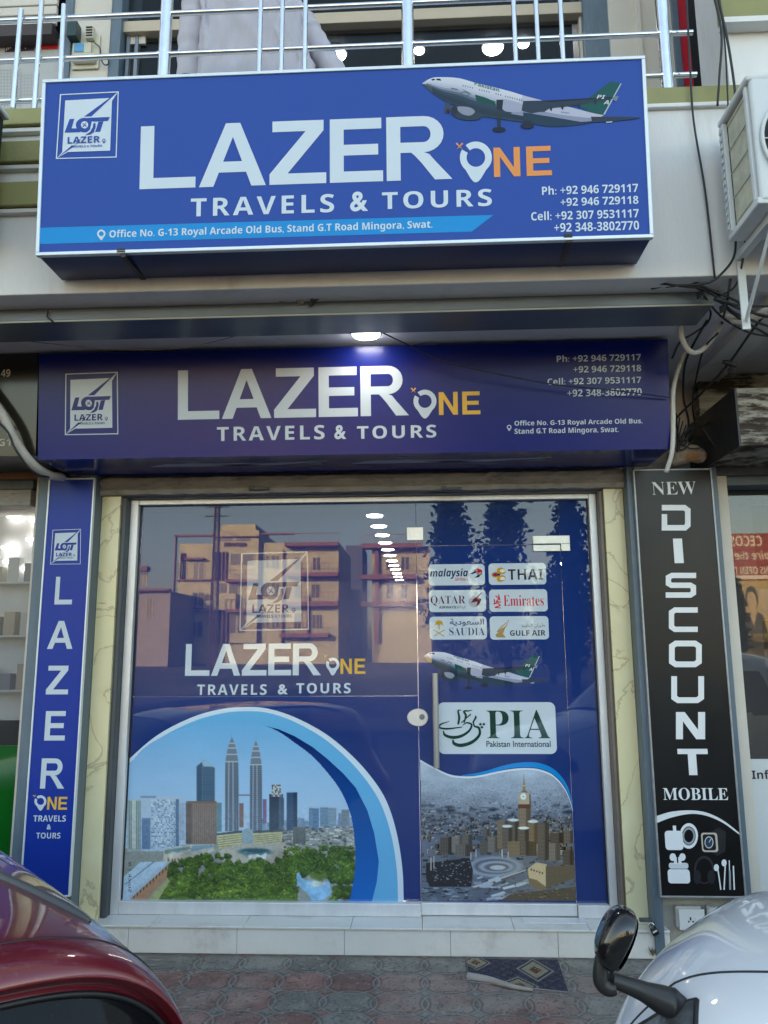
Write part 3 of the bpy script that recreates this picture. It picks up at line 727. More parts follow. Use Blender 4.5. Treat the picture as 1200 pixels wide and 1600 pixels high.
LS = Board('fascia_sign', aY(553, 710, -.60), radians(7), 'long glossy navy fascia sign over the shop window, under the soffit lamp', 'sign')
navy_under = mat('navy_flex_under', (.016, .034, .20), .14, var=.05, vscale=3)
u0, u1, v0, v1 = sign_box(LS, ((60, 553), (1045, 530), (1047, 703), (60, 717)), .42, LO['blue'], navy_under, None)
I = Ink(LS); I.heavy('LAZER', 278, 656, 638, 571, gap=.055).cut().text(SB('TRAVELS'), 339, 689.5, 507, 664, space=1.22).cut().text('&', 522.5, 686.5, 541, 664, off=.028).cut().text(SB('TOURS'), 558, 686, 681.5, 663.5, space=1.22).cut().pin(664, 627, 18, 27)
I.build('lettering', LO['white'], LS.e)
I = Ink(LS); I.heavy('NE', 686, 648.5, 750, 611.5, gap=.2).cut().jet(646, 610, 5); I.build('lettering', LO['yellow'], LS.e)
I = Ink(LS); I.text(SB('Ph: +92 946 729117'), 870, 566, 1001, 552.5).cut().text(SB('+92 946 729118'), 896, 582.5, 1001.5, 570).cut().text(SB('Cell: +92 307 9531117'), 855.5, 601.5, 1001.5, 588).cut().text(SB('+92 348-3802770'), 886.5, 620, 1002.5, 606.5)
I.build('phone_lettering', LO['white'], LS.e)
I = Ink(LS); I.text(SB('Office No. G-13 Royal Arcade Old Bus,'), 804, 667.5, 1003.5, 653.5).cut().text(SB('Stand G.T Road Mingora, Swat.'), 804, 680.5, 966.5, 666.5).cut().pin(795.5, 667.5, 3.6, 6, cut=False)
I.build('address_lettering', LO['white'], LS.e)
logo(LO['white'], LO['blue'], ((102.5, 584), (185.7, 582), (185, 678.5), (101.5, 680)), LS, LS.e, None)
# planes printed on the underside of the fascia
def under(px0, px1, flip):
    m = MB()
    a = LS.loc(px0, 716)[0]; b = LS.loc(px1, 716)[0]
    def q(s, t): y = .06+.26*t; return (a+(b-a)*s, y, v0+.0012-(y-.004)*tan(LS.t))
    top = [(0, .55), (.1, .35), (.3, .30), (.62, .42), (1, .30)]; bt = [(0, .6), (.15, .62), (.4, .62), (.7, .60), (1, .34)]
    for i in range(4): m.face([q(*top[i]), q(*top[i+1]), q(*bt[i+1]), q(*bt[i])], C(150, 165, 190))
    m.face([q(.35, .5), q(.55, .48), q(.78, .85), q(.70, .88)], C(90, 105, 135)); m.face([q(.30, .35), q(.48, .38), q(.25, .05), q(.18, .06)], C(95, 110, 140))
    m.face([q(.86, .36), q(1, .30), q(1.0, .05), q(.94, .08)], C(40, 95, 95)); m.face([q(.85, .5), q(.97, .36), q(.98, .62), q(.92, .66)], C(90, 105, 135))
    m.build('plane_picture', vcol_mat('under_ink', .2), LS.e, fix=False)
under(215, 505, 1); under(545, 870, 1)
# soffit lamp over the fascia sign
p = aZ(572, 517, SOF); disc_lamp('ceiling_lamp', (p.x, p.y, SOF-.0005), .072, emit('soffit_lamp_glow', (1, .97, .92), 7), 'lit round white lamp in the soffit above the fascia sign', 'lamp')

# ------------------------------------------------------------------ vertical blue sign on the left pier
LV = Board('pillar_sign', aY(90, 1050, -.235), 0, 'narrow upright blue shop sign with white letters on the left pier', 'sign')
sign_box(LV, ((76, 748), (142, 748), (115, 1400), (33, 1400)), .10, SG['blue'], navy_side, M['edge_white'], .006)
P_ = [LV.loc(*c) for c in ((76, 748), (142, 748))]
LVb = LV
I = Ink(LV)
for ch, a in (('L', (85, 944.5, 115, 901)), ('A', (73.5, 1014, 116, 970)), ('Z', (71.5, 1085, 109, 1040)), ('E', (69, 1157, 104, 1111)), ('R', (62.5, 1232, 103.5, 1185))): I.heavy(ch, *a).cut()
I.text(SB('TRAVELS'), 52, 1283.5, 103.5, 1274).cut().text('&', 73, 1296, 80.5, 1288, off=.03).cut().text(SB('TOURS'), 56.5, 1310, 95, 1301).cut().pin(63.5, 1252, 9.5, 14.5)
I.build('lettering', SG['white'], LV.e)
I = Ink(LV); I.heavy('NE', 73.5, 1265, 106, 1245, gap=.15).cut().jet(54, 1244, 2.6); I.build('lettering', SG['yellow'], LV.e)
logo(SG['white'], SG['blue'], ((82.5, 828), (127.5, 827), (126, 881.5), (78.5, 882)), LV, LV.e, None)

# ------------------------------------------------------------------ black discount sign on the right pier
DV = Board('pillar_sign', aY(1075, 1050, -.235), 0, 'tall upright black sign reading NEW DISCOUNT MOBILE on the right pier', 'sign')
blk = mat('black_flex', (.006, .006, .007), .30, var=.2, vscale=3, ior=1.38)
wht = mat('white_flex', (.72, .74, .76), .35, ior=1.5)
P4 = ((991, 735), (1113, 732), (1163, 1400), (1030, 1404))
sign_box(DV, P4, .10, blk, mat('worn_sign_edge', (.40, .38, .35), .6, var=.25, vscale=12), mat('grey_sign_frame', (.32, .33, .34), .4, metal=.4, var=.2, vscale=20), .007)
I = Ink(DV)
def block(ch, x0, y0, x1, y1, w_=.215):
    h = w_/2; wx = w_*.84; g = wx/2
    paths = {'D': [(0, 1-h), (1-g-.12, 1-h), (1-g, 1-h-.10), (1-g, h+.10), (1-g-.10, h), (g, h), (g, .64)], 'I': None,
             'S': [(1, 1-h), (g+.12, 1-h), (g, 1-h-.08), (g, .5+.07), (g+.1, .5), (1-g-.1, .5), (1-g, .5-.07), (1-g, h+.08), (1-g-.1, h), (0, h)],
             'C': [(1, 1-h), (g+.12, 1-h), (g, 1-h-.10), (g, h+.10), (g+.12, h), (1, h)],
             'O': [(.5, 1-h), (g+.12, 1-h), (g, 1-h-.10), (g, h+.10), (g+.12, h), (1-g-.12, h), (1-g, h+.10), (1-g, 1-h-.10), (1-g-.12, 1-h), (.5, 1-h)],
             'U': [(g, 1), (g, h+.10), (g+.12, h), (1-g-.12, h), (1-g, h+.10), (1-g, 1)]}
    def q(x, y): return (x0+(x1-x0)*x, y0+(y1-y0)*y)
    if ch == 'I': I.rect(x0, y0, x1, y1); return
    if ch == 'N': I.poly([q(0, 0), q(0, 1), q(.24, 1), q(.24, 0)]).poly([q(.76, 0), q(.76, 1), q(1, 1), q(1, 0)]).poly([q(.0, 1), q(.30, 1), q(1, 0), q(.70, 0)]); return
    if ch == 'T': I.rect(x0, y0+(y1-y0)*.80, x1, y1); I.rect(x0+(x1-x0)*.39, y0, x0+(x1-x0)*.62, y0+(y1-y0)*.80); return
    pts = [np.array(q(*p)) for p in paths[ch]]; wpx = w_*abs(y1-y0)
    L_, R2 = [], []
    closed = ch == 'O'
    for i, p in enumerate(pts):
        a = pts[i-1] if i else (pts[-2] if closed else None); b = pts[i+1] if i+1 < len(pts) else (pts[1] if closed else None)
        d1 = (p-a)/np.linalg.norm(p-a) if a is not None else None; d2 = (b-p)/np.linalg.norm(b-p) if b is not None else None
        if d1 is None: d1 = d2
        if d2 is None: d2 = d1
        n1 = np.array([-d1[1], d1[0]]); n2 = np.array([-d2[1], d2[0]]); n = n1+n2; n = n/(n@n1) if abs(n@n1) > .2 else n1
        L_.append(tuple(p+n*wpx/2)); R2.append(tuple(p-n*wpx/2))
    I.strip(L_, R2)
for ch, a in (('D', (1034, 829, 1078.5, 789)), ('I', (1054, 880, 1065.5, 841.5)), ('S', (1040, 934, 1087.5, 895)), ('C', (1045, 987.5, 1090, 949)), ('O', (1045, 1042.5, 1096.5, 1001)), ('U', (1048.5, 1098.5, 1100, 1056.5)), ('N', (1056, 1155, 1101.5, 1112.5)), ('T', (1058.5, 1211, 1105, 1170))): block(ch, *a); I.cut()
I.text(RB('NEW'), 1019, 773.5, 1086.5, 752.5, off=-.010).cut().text(RB('MOBILE'), 1036.5, 1250, 1136.5, 1231).cut()
g8 = lambda x, y: (600+x/2, 1100+y/2)
A = spline([g8(850, 350), g8(900, 336), g8(960, 332), g8(1010, 340), g8(1060, 364), g8(1110, 402)], 6); Bc = spline([g8(851, 372), g8(900, 354), g8(960, 343), g8(1010, 350), g8(1060, 372), g8(1110, 408)], 6)
I.strip([tuple(p) for p in A], [tuple(p) for p in Bc]); I.build('lettering', wht, DV.e)
I = Ink(DV, .002); wc, gc, dc, sc_ = C(225, 228, 232), C(150, 155, 162), C(34, 36, 42), C(195, 185, 170)
I.rrect(*g8(880, 456), *g8(932, 396), .018, wc).rect(*g8(903, 398), *g8(912, 380), wc)
for k in range(22):
    a0, a1 = 2*pi*k/22, 2*pi*(k+1)/22
    for ro, ri, c_ in ((32, 24, wc), (22, 16, gc)): I.poly([g8(952+ro*cos(a0)*.9, 412+ro*1.25*sin(a0)), g8(952+ro*cos(a1)*.9, 412+ro*1.25*sin(a1)), g8(952+ri*cos(a1)*.9, 412+ri*1.25*sin(a1)), g8(952+ri*cos(a0)*.9, 412+ri*1.25*sin(a0))], c_)
I.poly([g8(1020, 400), g8(1045, 385), g8(1068, 400), g8(1066, 460), g8(1040, 474), g8(1022, 462)], dc)
I.rrect(*g8(994, 462), *g8(1040, 402), .014, sc_).rrect(*g8(998, 457), *g8(1034, 407), .012, C(18, 18, 22)); I.ell(*g8(1015, 432), 7, 9.5, C(190, 195, 205)).ell(*g8(1015, 432), 5.6, 7.8, C(40, 60, 80)); I.line([g8(1015, 432), g8(1022, 420)], .8, wc)
I.rrect(*g8(888, 560), *g8(954, 516), .016, wc).rrect(*g8(890, 514), *g8(950, 496), .012, C(205, 208, 214))
for x in (902, 932): I.ell(*g8(x, 478), 5, 6, wc).rect(*g8(x+(4 if x < 915 else -12), 500), *g8(x+(12 if x < 915 else -4), 478), wc)
for k in range(20):
    a0, a1 = 2*pi*k/20, 2*pi*(k+1)/20; I.poly([g8(1000+32*cos(a0), 518+44*sin(a0)), g8(1000+32*cos(a1), 518+44*sin(a1)), g8(1000+26*cos(a1), 520+38*sin(a1)), g8(1000+26*cos(a0), 520+38*sin(a0))], C(46, 47, 52))
I.ell(*g8(978, 540), 6, 11, dc).ell(*g8(1022, 540), 6, 11, dc)
for x, y0 in ((1038, 505), (1062, 490)): I.ell(*g8(x, y0+6), 4, 5.5, wc).line([g8(x+4, y0+6), g8(x+14 if x < 1050 else x, 580)], 2, wc)
I.line([g8(1078, 488), g8(1081, 580)], 1.4, wc).line([g8(1080, 520), g8(1081, 580)], 3, gc).line([g8(1091, 505), g8(1094, 580)], 2.2, wc)
I.build('product_picture', vcol_mat('product_ink', .35), DV.e)
# folded loose flex at the right top of the sign, twin seam
# ------------------------------------------------------------------ shop front: frame, panes, film, door
gl = lambda px, py: aY(px, py, 0)
zsill = .14; zg0 = gl(560, 1408).z; ztop = gl(560, 786).z
GX0 = (gl(218, 790).x+gl(193, 1403).x)/2; GX1 = (gl(917, 785).x+gl(951, 1408).x)/2
DX0 = (gl(651, 852).x+gl(657.5, 1430).x)/2; DX1 = (gl(875, 862).x+gl(902.5, 1430).x)/2; DZ = gl(760, 852).z
FX0, FX1 = lx1+.035, rx0-.028
W = Board('shop_window', (0, 0, 0), 0, 'wide aluminium-framed shop window covered in blue travel film', 'window')
fz0 = zsill+.001
fr = MB(); fr.box(FX0, GX0, -.045, .05, fz0, ztop+.03).box(GX1, FX1, -.045, .05, fz0, ztop+.03).box(GX0+.0005, GX1-.0005, -.040, .05, ztop, ztop+.03)
fr.box(GX0+.0005, DX0-.0015, -.040, .05, fz0, zg0).box(DX1+.0015, GX1-.0005, -.040, .05, fz0, zg0)
fr.build('frame', M['alu'], W.e, bevel=.003)
bd = MB(); bd.box(GX0+.001, GX0+.007, -.012, .003, zg0, ztop).box(GX1-.007, GX1-.001, -.012, .003, zg0, ztop); bd.build('bead', M['black'], W.e)
def film(name, c, alpha): 
    m = glass_mat(name, c, alpha, .008, .5, 1.62, 0); return m
fb = film('blue_window_film', (.012, .040, .20), .86)
ft = film('upper_window_film', (.014, .038, .165), .80)
# split of the film: the upper part lets more light through
zsp = gl(430, 1088).z
pl = MB().box(GX0+.001, DX0-.0015, 0, .010, zg0+.001, zsp-.0008).build('lower_pane', fb, W.e)
pu = MB().box(GX0+.001, DX0-.0015, 0, .010, zsp+.0008, ztop-.001).build('upper_pane', ft, W.e)
tp = MB().box(DX0+.0015, DX1-.0015, 0, .010, DZ+.002, ztop-.001).build('transom_pane', ft, W.e)
rp_ = MB().box(DX1+.0015, GX1-.001, 0, .010, zg0+.001, ztop-.001).build('side_pane', fb, W.e)
D = empty('glass_door', (DX0, 0, zsill), 'frameless blue film glass door with airline stickers and steel handle', 'door')
DB = Board.__new__(Board); DB.e = D; DB.O = Vector(D.location); DB.t = 0; DB.n = Vector((0, -1, 0)); DB.vv = Vector((0, 0, 1))
dz0 = zsill+.006
dl = MB(D.location).box(DX0+.0015, DX1-.0015, -.001, .010, zg0+.001, DZ-.002).build('pane', fb, D)
MB(D.location).box(DX0+.001, DX1-.001, -.022, .03, dz0, zg0).build('bottom_rail', M['alu'], D, bevel=.003)
# --- lettering and pictures on the left pane
I = Ink(W, .002); I.heavy('LAZER', 289, 1056, 502, 1005, gap=.055).cut().text(SB('TRAVELS'), 308, 1086, 417, 1069, space=1.22).cut().text('&', 434, 1085, 450, 1069, off=.028).cut().text(SB('TOURS'), 463, 1083.5, 548, 1067, space=1.22).cut().pin(520, 1038, 10.5, 17.5); I.build('lettering', WI['white'], pu)
I = Ink(W, .002); I.heavy('NE', 532, 1053, 571, 1029, gap=.2).cut().jet(509, 1026, 3); I.build('lettering', WI['yellow'], pu)
ghost = mat('frosted_film', (.40, .42, .48), .012, ior=1.62); ghost.node_tree.nodes['Principled BSDF'].inputs['Alpha'].default_value = .92
logo(ghost, ft, ((377, 864.5), (483, 862.5), (483, 984), (374, 986)), W, pu, None)

# numpy paint for the two printed city views
class Canvas:
    def __init__(s, x0, y0, x1, y1, step=1.0):
        s.x0, s.y0, s.st = x0, y0, step; s.X, s.Y = np.meshgrid(np.arange(x0, x1+step*.5, step), np.arange(y0, y1+step*.5, step)); s.a = np.zeros((*s.X.shape, 3))
    def put(s, mask, c):
        c = np.asarray(c, float)
        s.a += (c-s.a)*mask[..., None]
    def poly(s, pts, c, soft=.7):
        P = np.array(pts, float); x, y = s.X, s.Y; ins = np.zeros(x.shape, bool); dist = np.full(x.shape, 1e9); n = len(P)
        bx = (x >= P[:, 0].min()-2) & (x <= P[:, 0].max()+2) & (y >= P[:, 1].min()-2) & (y <= P[:, 1].max()+2)
        if not bx.any(): return
        X, Y = x[bx], y[bx]; ins = np.zeros(X.shape, bool); dist = np.full(X.shape, 1e9)
        for i in range(n):
            (ax, ay), (bx_, by_) = P[i], P[(i+1) % n]
            c1 = (ay > Y) != (by_ > Y)
            ins ^= c1 & (X < (bx_-ax)*(Y-ay)/((by_-ay) if by_ != ay else 1e-9)+ax)
            L = (bx_-ax)**2+(by_-ay)**2+1e-9; t = np.clip(((X-ax)*(bx_-ax)+(Y-ay)*(by_-ay))/L, 0, 1)
            dist = np.minimum(dist, np.hypot(X-ax-t*(bx_-ax), Y-ay-t*(by_-ay)))
        sd_ = np.where(ins, dist, -dist); m = np.zeros(x.shape); m[bx] = np.clip(sd_/soft+.5, 0, 1)
        s.put(m, c)
    def rect(s, x0, y0, x1, y1, c): s.poly([(x0, y0), (x1, y0), (x1, y1), (x0, y1)], c)
    def ell(s, cx, cy, rx, ry, c, k=1., soft=.35):
        b = (abs(s.X-cx) < rx*1.6+1) & (abs(s.Y-cy) < ry*1.6+1); d = np.hypot((s.X[b]-cx)/rx, (s.Y[b]-cy)/ry)
        m = np.zeros(s.X.shape); m[b] = np.clip((1-d)/soft+.5, 0, 1)*k; s.put(m, c)
    def mesh(s, board, d, name, m, parent, keep):
        ny, nx = s.X.shape
        V = np.array([board.P(x, y, d) for x, y in zip(s.X.ravel(), s.Y.ravel())]); i = (np.arange(ny-1)[:, None]*nx+np.arange(nx-1)[None]).reshape(-1)
        k = keep(s.X[:-1, :-1]+.5*s.st, s.Y[:-1, :-1]+.5*s.st).ravel(); Q = np.stack([i, i+nx, i+nx+1, i+1], -1)[k]
        used = np.unique(Q); mp = -np.ones(len(V), int); mp[used] = np.arange(len(used))
        return raw_mesh(name, V[used], mp[Q], np.clip(s.a, 0, 1).reshape(-1, 3)[used]**1.0, m, parent)
def inside(pts):
    P = np.array(pts, float)
    def f(X, Y):
        ins = np.zeros(X.shape, bool)
        for i in range(len(P)):
            (ax, ay), (bx, by) = P[i], P[(i+1) % len(P)]
            c1 = (ay > Y) != (by > Y); ins ^= c1 & (X < (bx-ax)*(Y-ay)/((by-ay) if by != ay else 1e-9)+ax)
        return ins
    return f
mur = vcol_mat('city_print', .012, .5, 1.62)
ringm = vcol_mat('ring_print', .012, .5, 1.62)
g4 = lambda x, y: (180+x/2.5, 1090+y/2.5)
G4 = lambda pts: [g4(*p) for p in pts]
BOT = 796
I = Ink(W, .0012)
outer = spline(G4([(30, 262), (160, 150), (300, 77), (420, 44), (520, 37), (600, 44), (700, 76), (820, 140), (920, 222), (1000, 310), (1060, 405), (1100, 530), (1122, 670), (1127, BOT)]), 5)
mid = spline(G4([(30, 280), (160, 168), (300, 95), (420, 61), (520, 53), (600, 60), (695, 92), (810, 156), (905, 236), (980, 322), (1038, 415), (1078, 535), (1100, 670), (1105, BOT)]), 5)
base = g4(0, BOT)[1]; lx = g4(22, 0)[0]
ringc, bluec, navc = lin((206, 222, 236)), lin((104, 176, 224)), lin((16, 38, 112))
I.poly([tuple(p) for p in outer]+[(lx, base)], ringc); I.up(.0001)
I.poly([tuple(p) for p in mid]+[(lx, base)], bluec); I.up(.0001)
cres = G4([(575, 107), (640, 124), (700, 150), (770, 192), (830, 240), (890, 295), (940, 352), (985, 440), (1012, 530), (1030, 640), (1022, 720), (1003, BOT), (880, BOT), (905, 560), (830, 340), (700, 190)])
cc = []
for x, y in cres:
    t = (y-g4(0, 107)[1])/(base-g4(0, 107)[1]); cc.append(tuple(a*(1-t)+b*t for a, b in zip(lin((14, 30, 92)), lin((30, 108, 196)))))
I.m.face([W.P(x, y, I.d) for x, y in cres], cc); I.up(.0001)
I.build('ring_print', ringm, pl)
# Kuala-Lumpur-like skyline view
K = Canvas(g4(28, 0)[0]-1, g4(0, 90)[1], g4(945, 0)[0], base+.5, 1.0)
r_ = np.random.default_rng(3)
yy = (K.Y-g4(0, 95)[1])/(g4(0, 490)[1]-g4(0, 95)[1]); yy = np.clip(yy, 0, 1)[..., None]
K.a[:] = np.array(C(104, 172, 222))*(1-yy)+np.array(C(178, 204, 230))*yy
K.a *= (.94+.12*vnoise(K.X*.5+K.Y*.15, K.Y, .03, 11)[..., None])
def kr(x0, y0, x1, y1, c): a, b = g4(x0, y0), g4(x1, y1); K.rect(a[0], a[1], b[0], b[1], C(*c))
def kp(pts, c): K.poly(G4(pts), C(*c))
# far skyline
for i in range(46):
    x = r_.uniform(560, 930); h = r_.uniform(8, 55); wv = r_.uniform(8, 22); g = r_.uniform(-18, 18); kr(x, 515-h, x+wv, 530, (128+g, 152+g, 178+g))
for x0, y0, x1, c in ((757, 430, 772, (112, 142, 172)), (772, 432, 796, (92, 128, 164)), (800, 428, 832, (116, 146, 172)), (832, 430, 864, (134, 158, 178)), (872, 450, 884, (120, 148, 176)), (884, 437, 915, (126, 138, 152))):
    kr(x0, y0, x1, 525, c)
    for k in range(int((520-y0)/6)): kr(x0+1, y0+4+k*6, x1-1, y0+5.6+k*6, tuple(v*.78 for v in c))
# ground haze and low-rise
kp([(30, 590), (400, 565), (640, 520), (945, 515), (945, 800), (30, 800)], (150, 156, 152))
for i in range(420):
    x, y = r_.uniform(640, 940), r_.uniform(500, 650); wv, h = r_.uniform(6, 22), r_.uniform(3, 11); g = r_.uniform(70, 215); kr(x, y, x+wv, y+h, (g, g*1.0, g*.98)); 
    if i % 3 == 0: kr(x, y+h, x+wv, y+h+2, (62, 72, 74))
# left white blocks
kr(48, 400, 104, 600, (168, 182, 180)); kr(100, 385, 258, 600, (176, 196, 216)); kr(100, 384, 160, 392, (120, 150, 180))
for k in range(7): kr(54+k*7, 404, 57+k*7, 592, (82, 108, 108))
kr(66, 400, 82, 590, (196, 204, 196)); kr(104, 470, 138, 592, (96, 128, 164))
for i in range(17):
    for j in range(26):
        if r_.random() < .52: kr(142+i*6.2, 398+j*7.4, 146.5+i*6.2, 402.6+j*7.4, tuple(r_.choice([(70, 100, 136), (96, 122, 152), (226, 232, 238)])))
kr(236, 396, 250, 580, (92, 118, 150)); kr(252, 412, 272, 556, (160, 178, 198))
# dark slab tower
kp([(318, 268), (340, 250), (340, 416), (318, 416)], (64, 92, 118)); kp([(340, 246), (356, 243), (390, 276), (390, 416), (340, 416)], (78, 106, 132)); kp([(338, 248), (356, 243), (384, 270), (345, 268)], (150, 184, 208))
for k in range(20): kr(320, 276+k*7, 388, 277.6+k*7, (58, 82, 108))
kr(396, 410, 416, 524, (96, 136, 150))
# brown hotel
kp([(276, 410), (296, 404), (398, 408), (398, 574), (276, 570)], (146, 126, 112)); kr(276, 408, 300, 572, (104, 88, 82))
for k in range(13): kr(302+k*7.4, 416, 304.6+k*7.4, 572, (104, 90, 84))
for k in range(22): kr(302, 420+k*7, 396, 421.2+k*7, (128, 112, 102))
kr(280, 404, 396, 414, (120, 102, 92))
# twin towers
def twin(cx, hw, basey, prof):
    L_ = [(cx-hw*a, y) for a, y in prof]; R2 = [(cx+hw*a, y) for a, y in reversed(prof)]
    kp([(cx-hw, basey)]+L_+R2+[(cx+hw, basey)], (112, 126, 142))
    for k, f in enumerate((-.82, -.5, -.15, .2, .55, .85)):
        kp([(cx+hw*f-1.6, basey), (cx+hw*f*.86-1.4, prof[1][1]), (cx+hw*f*.86+1.2, prof[1][1]), (cx+hw*f+1.4, basey)], ((178, 192, 206) if k in (1, 3) else (78, 94, 112)))
    y = prof[1][1]
    while y < basey:
        kr(cx-hw*.97, y, cx+hw*.97, y+1.5, (86, 98, 120)); y += 7.5
    for a, yb in prof[1:5]: kr(cx-hw*a-1, yb-2, cx+hw*a+1, yb+2, (182, 194, 208))
    kr(cx-.9, prof[-1][1]-14, cx+.9, prof[-1][1]+8, (128, 140, 158))
twin(456, 27, 522, [(1, 330), (.95, 250), (.78, 222), (.60, 197), (.38, 178), (.18, 163), (.06, 156)])
twin(550, 24, 518, [(1, 330), (.95, 262), (.78, 233), (.60, 208), (.38, 190), (.18, 176), (.06, 170)])
kr(482, 377, 528, 383, (104, 116, 134)); kr(482, 376, 528, 377.6, (190, 200, 210))
kr(485, 412, 502, 506, (134, 104, 98)); kr(576, 396, 592, 492, (84, 112, 168)); kr(582, 402, 586, 490, (188, 80, 80))
kr(602, 376, 656, 524, (52, 68, 88)); kr(640, 376, 656, 524, (78, 96, 116)); kr(611, 338, 648, 386, (188, 196, 200))
for i in range(6):
    for j in range(7):
        if r_.random() < .6: kr(612+i*6, 340+j*6.6, 617+i*6, 345.5+j*6.6, (30, 38, 50))
for k in range(20): kr(604, 392+k*6.4, 638, 393.4+k*6.4, (34, 46, 64))
kr(670, 370, 711, 520, (56, 84, 116)); kr(696, 370, 711, 520, (40, 60, 88)); kr(650, 392, 660, 500, (66, 88, 112))
for k in range(22): kr(671, 374+k*6.6, 710, 375.4+k*6.6, (44, 66, 94))
kr(694, 505, 745, 572, (112, 116, 112))
for k in range(9): kr(696+k*5.4, 508, 698+k*5.4, 570, (70, 78, 82))
# shopping mall
kp([(398, 536), (496, 526), (496, 576), (402, 590)], (206, 198, 146)); kp([(540, 528), (652, 522), (652, 562), (600, 582), (540, 572)], (206, 198, 146)); kp([(496, 520), (518, 508), (540, 520), (540, 572), (496, 572)], (150, 172, 182))
for k in range(5): kp([(400, 546+k*9), (496, 534+k*9), (496, 537+k*9), (400, 549.5+k*9)], (120, 126, 116)); kp([(542, 538+k*8.4), (650, 530+k*7), (650, 533+k*7), (542, 541.4+k*8.4)], (120, 126, 116))
kp([(396, 530), (496, 518), (496, 528), (396, 538)], (70, 82, 92)); kp([(538, 520), (648, 514), (652, 524), (540, 530)], (72, 84, 94))
# plaza, pool
kp([(400, 600), (470, 572), (660, 566), (690, 600), (640, 650), (420, 640)], (182, 178, 166)); K.ell(*g4(545, 602), 28, 6.4, C(88, 128, 142)); K.ell(*g4(548, 598), 22, 3.2, C(60, 92, 100)); kp([(520, 616), (590, 612), (594, 628), (524, 630)], (216, 222, 224))
kp([(190, 590), (300, 574), (385, 572), (385, 600), (320, 622), (215, 648), (188, 640)], (196, 196, 186)); kp([(192, 596), (290, 580), (300, 590), (196, 612)], (120, 150, 152)); kp([(300, 578), (380, 574), (384, 584), (300, 600)], (130, 160, 180)); kp([(190, 616), (272, 604), (274, 640), (192, 648)], (206, 198, 182))
for k in range(5): kr(205+k*13, 626, 211+k*13, 640, (110, 108, 104))
# woods
def tree(x, y, r, tone):
    px, py = g4(x, y); R0 = r/2.5
    K.ell(px, py+R0*.35, R0*1.15, R0*.9, C(36+tone*.2, 58+tone*.2, 28), .9)
    K.ell(px, py, R0, R0*.8, C(72+tone*.7, 100+tone*.75, 42+tone*.2), .95)
    for q in range(5): K.ell(px+r_.normal()*R0*.5, py-R0*.1+r_.normal()*R0*.4, R0*r_.uniform(.10, .26), R0*r_.uniform(.08, .2), C(*(np.array((122+tone*.8, 150+tone*.7, 68+tone*.3)) if r_.random() < .6 else np.array((34, 56, 28)))), .8, .8)
    K.ell(px-R0*.3, py+R0*.45, R0*.35, R0*.25, C(24, 44, 22), .6, .8)
rows = sorted([(r_.uniform(150, 700), r_.uniform(608, 800)) for _ in range(760)] + [(r_.uniform(650, 930), r_.uniform(582, 720)) for _ in range(420)] + [(r_.uniform(830, 940), r_.uniform(740, 800)) for _ in range(20)] + [(r_.uniform(40, 75), r_.uniform(580, 630)) for _ in range(12)] + [(r_.uniform(650, 760), r_.uniform(690, 800)) for _ in range(40)], key=lambda p: p[1])
for x, y in rows:
    lim = 640+ (150 if False else 0)
    if 440 < x < 660 and y < 640 and not (560 < x < 640 and y > 630): continue
    if x < 330 and y < 650-(x-190)*.25 and x > 100: continue
    if x < 210 and y < 790-(x-150)*1.1: continue
    if 700 < x < 835 and y > 690+abs(x-770)*.2: continue
    tree(x, y, (r_.uniform(5, 11)+(y-590)*.06)*r_.uniform(.6, 1.15), r_.uniform(-26, 26)+30*(vnoise(np.array([x]), np.array([y]), .022, 31)[0]-.5)*2+(26 if y > 720 and r_.random() < .35 else 0))
kp([(706, 690), (720, 684), (735, 708), (770, 716), (838, 722), (842, 760), (820, 784), (800, BOT), (770, BOT), (748, 760), (712, 736)], (142, 190, 226)); kp([(748, 724), (800, 716), (824, 728), (780, 740)], (196, 206, 196)); K.ell(*g4(795, 700), 14, 5, C(96, 118, 62))
# station roof at the lower left
kp([(28, 705), (100, 642), (206, 640), (200, 690), (62, 790), (28, 800)], (172, 198, 220)); kp([(100, 642), (206, 640), (60, 764), (28, 790), (28, 705)], (186, 210, 230)); kp([(150, 640), (156, 640), (40, 730), (36, 730)], (90, 110, 130))
kp([(62, 782), (205, 652), (202, 702), (130, 782), (110, BOT), (50, BOT)], (176, 138, 108)); kp([(130, 790), (206, 706), (214, 716), (165, BOT), (126, BOT)], (168, 176, 120))
for k in range(11): kp([(72+k*12.4, 775-k*11.2), (77+k*12.4, 770-k*11.2), (77+k*12.4, 782-k*11.0), (72+k*12.4, 787-k*11.0)], (92, 64, 52))
wx = (vnoise(K.X, K.Y, .13, 41, 3)-.5)*5.5; wy_ = (vnoise(K.X, K.Y, .13, 42, 3)-.5)*5.5
wood = np.clip((K.Y-g4(0, 585)[1])/6, 0, 1)*np.clip((K.X-g4(205, 0)[0]+ (K.Y-g4(0, 640)[1])*-.0)/6, 0, 1)
ii = np.clip((np.arange(K.X.shape[0])[:, None]+wy_*wood).round().astype(int), 0, K.X.shape[0]-1); jj_ = np.clip((np.arange(K.X.shape[1])[None]+wx*wood).round().astype(int), 0, K.X.shape[1]-1)
K.a = K.a[ii, jj_]
K.a *= (1+wood*(vnoise(K.X, K.Y, .045, 43, 3)-.5)*1.1)[..., None]
hz = np.clip((g4(0, 600)[1]-K.Y)/60, 0, 1)*np.clip((K.Y-g4(0, 380)[1])/60, 0, 1)*.16; K.a = K.a*(1-hz[..., None])+np.array(C(190, 206, 222))*hz[..., None]
low = np.clip((K.Y-g4(0, 400)[1])/30, 0, 1); K.a *= (1+low*(vnoise(K.X, K.Y, .30, 44, 3)-.5)*.4)[..., None]
K.a *= (.97+.06*np.random.default_rng(1).random(K.a.shape[:2]))[..., None]
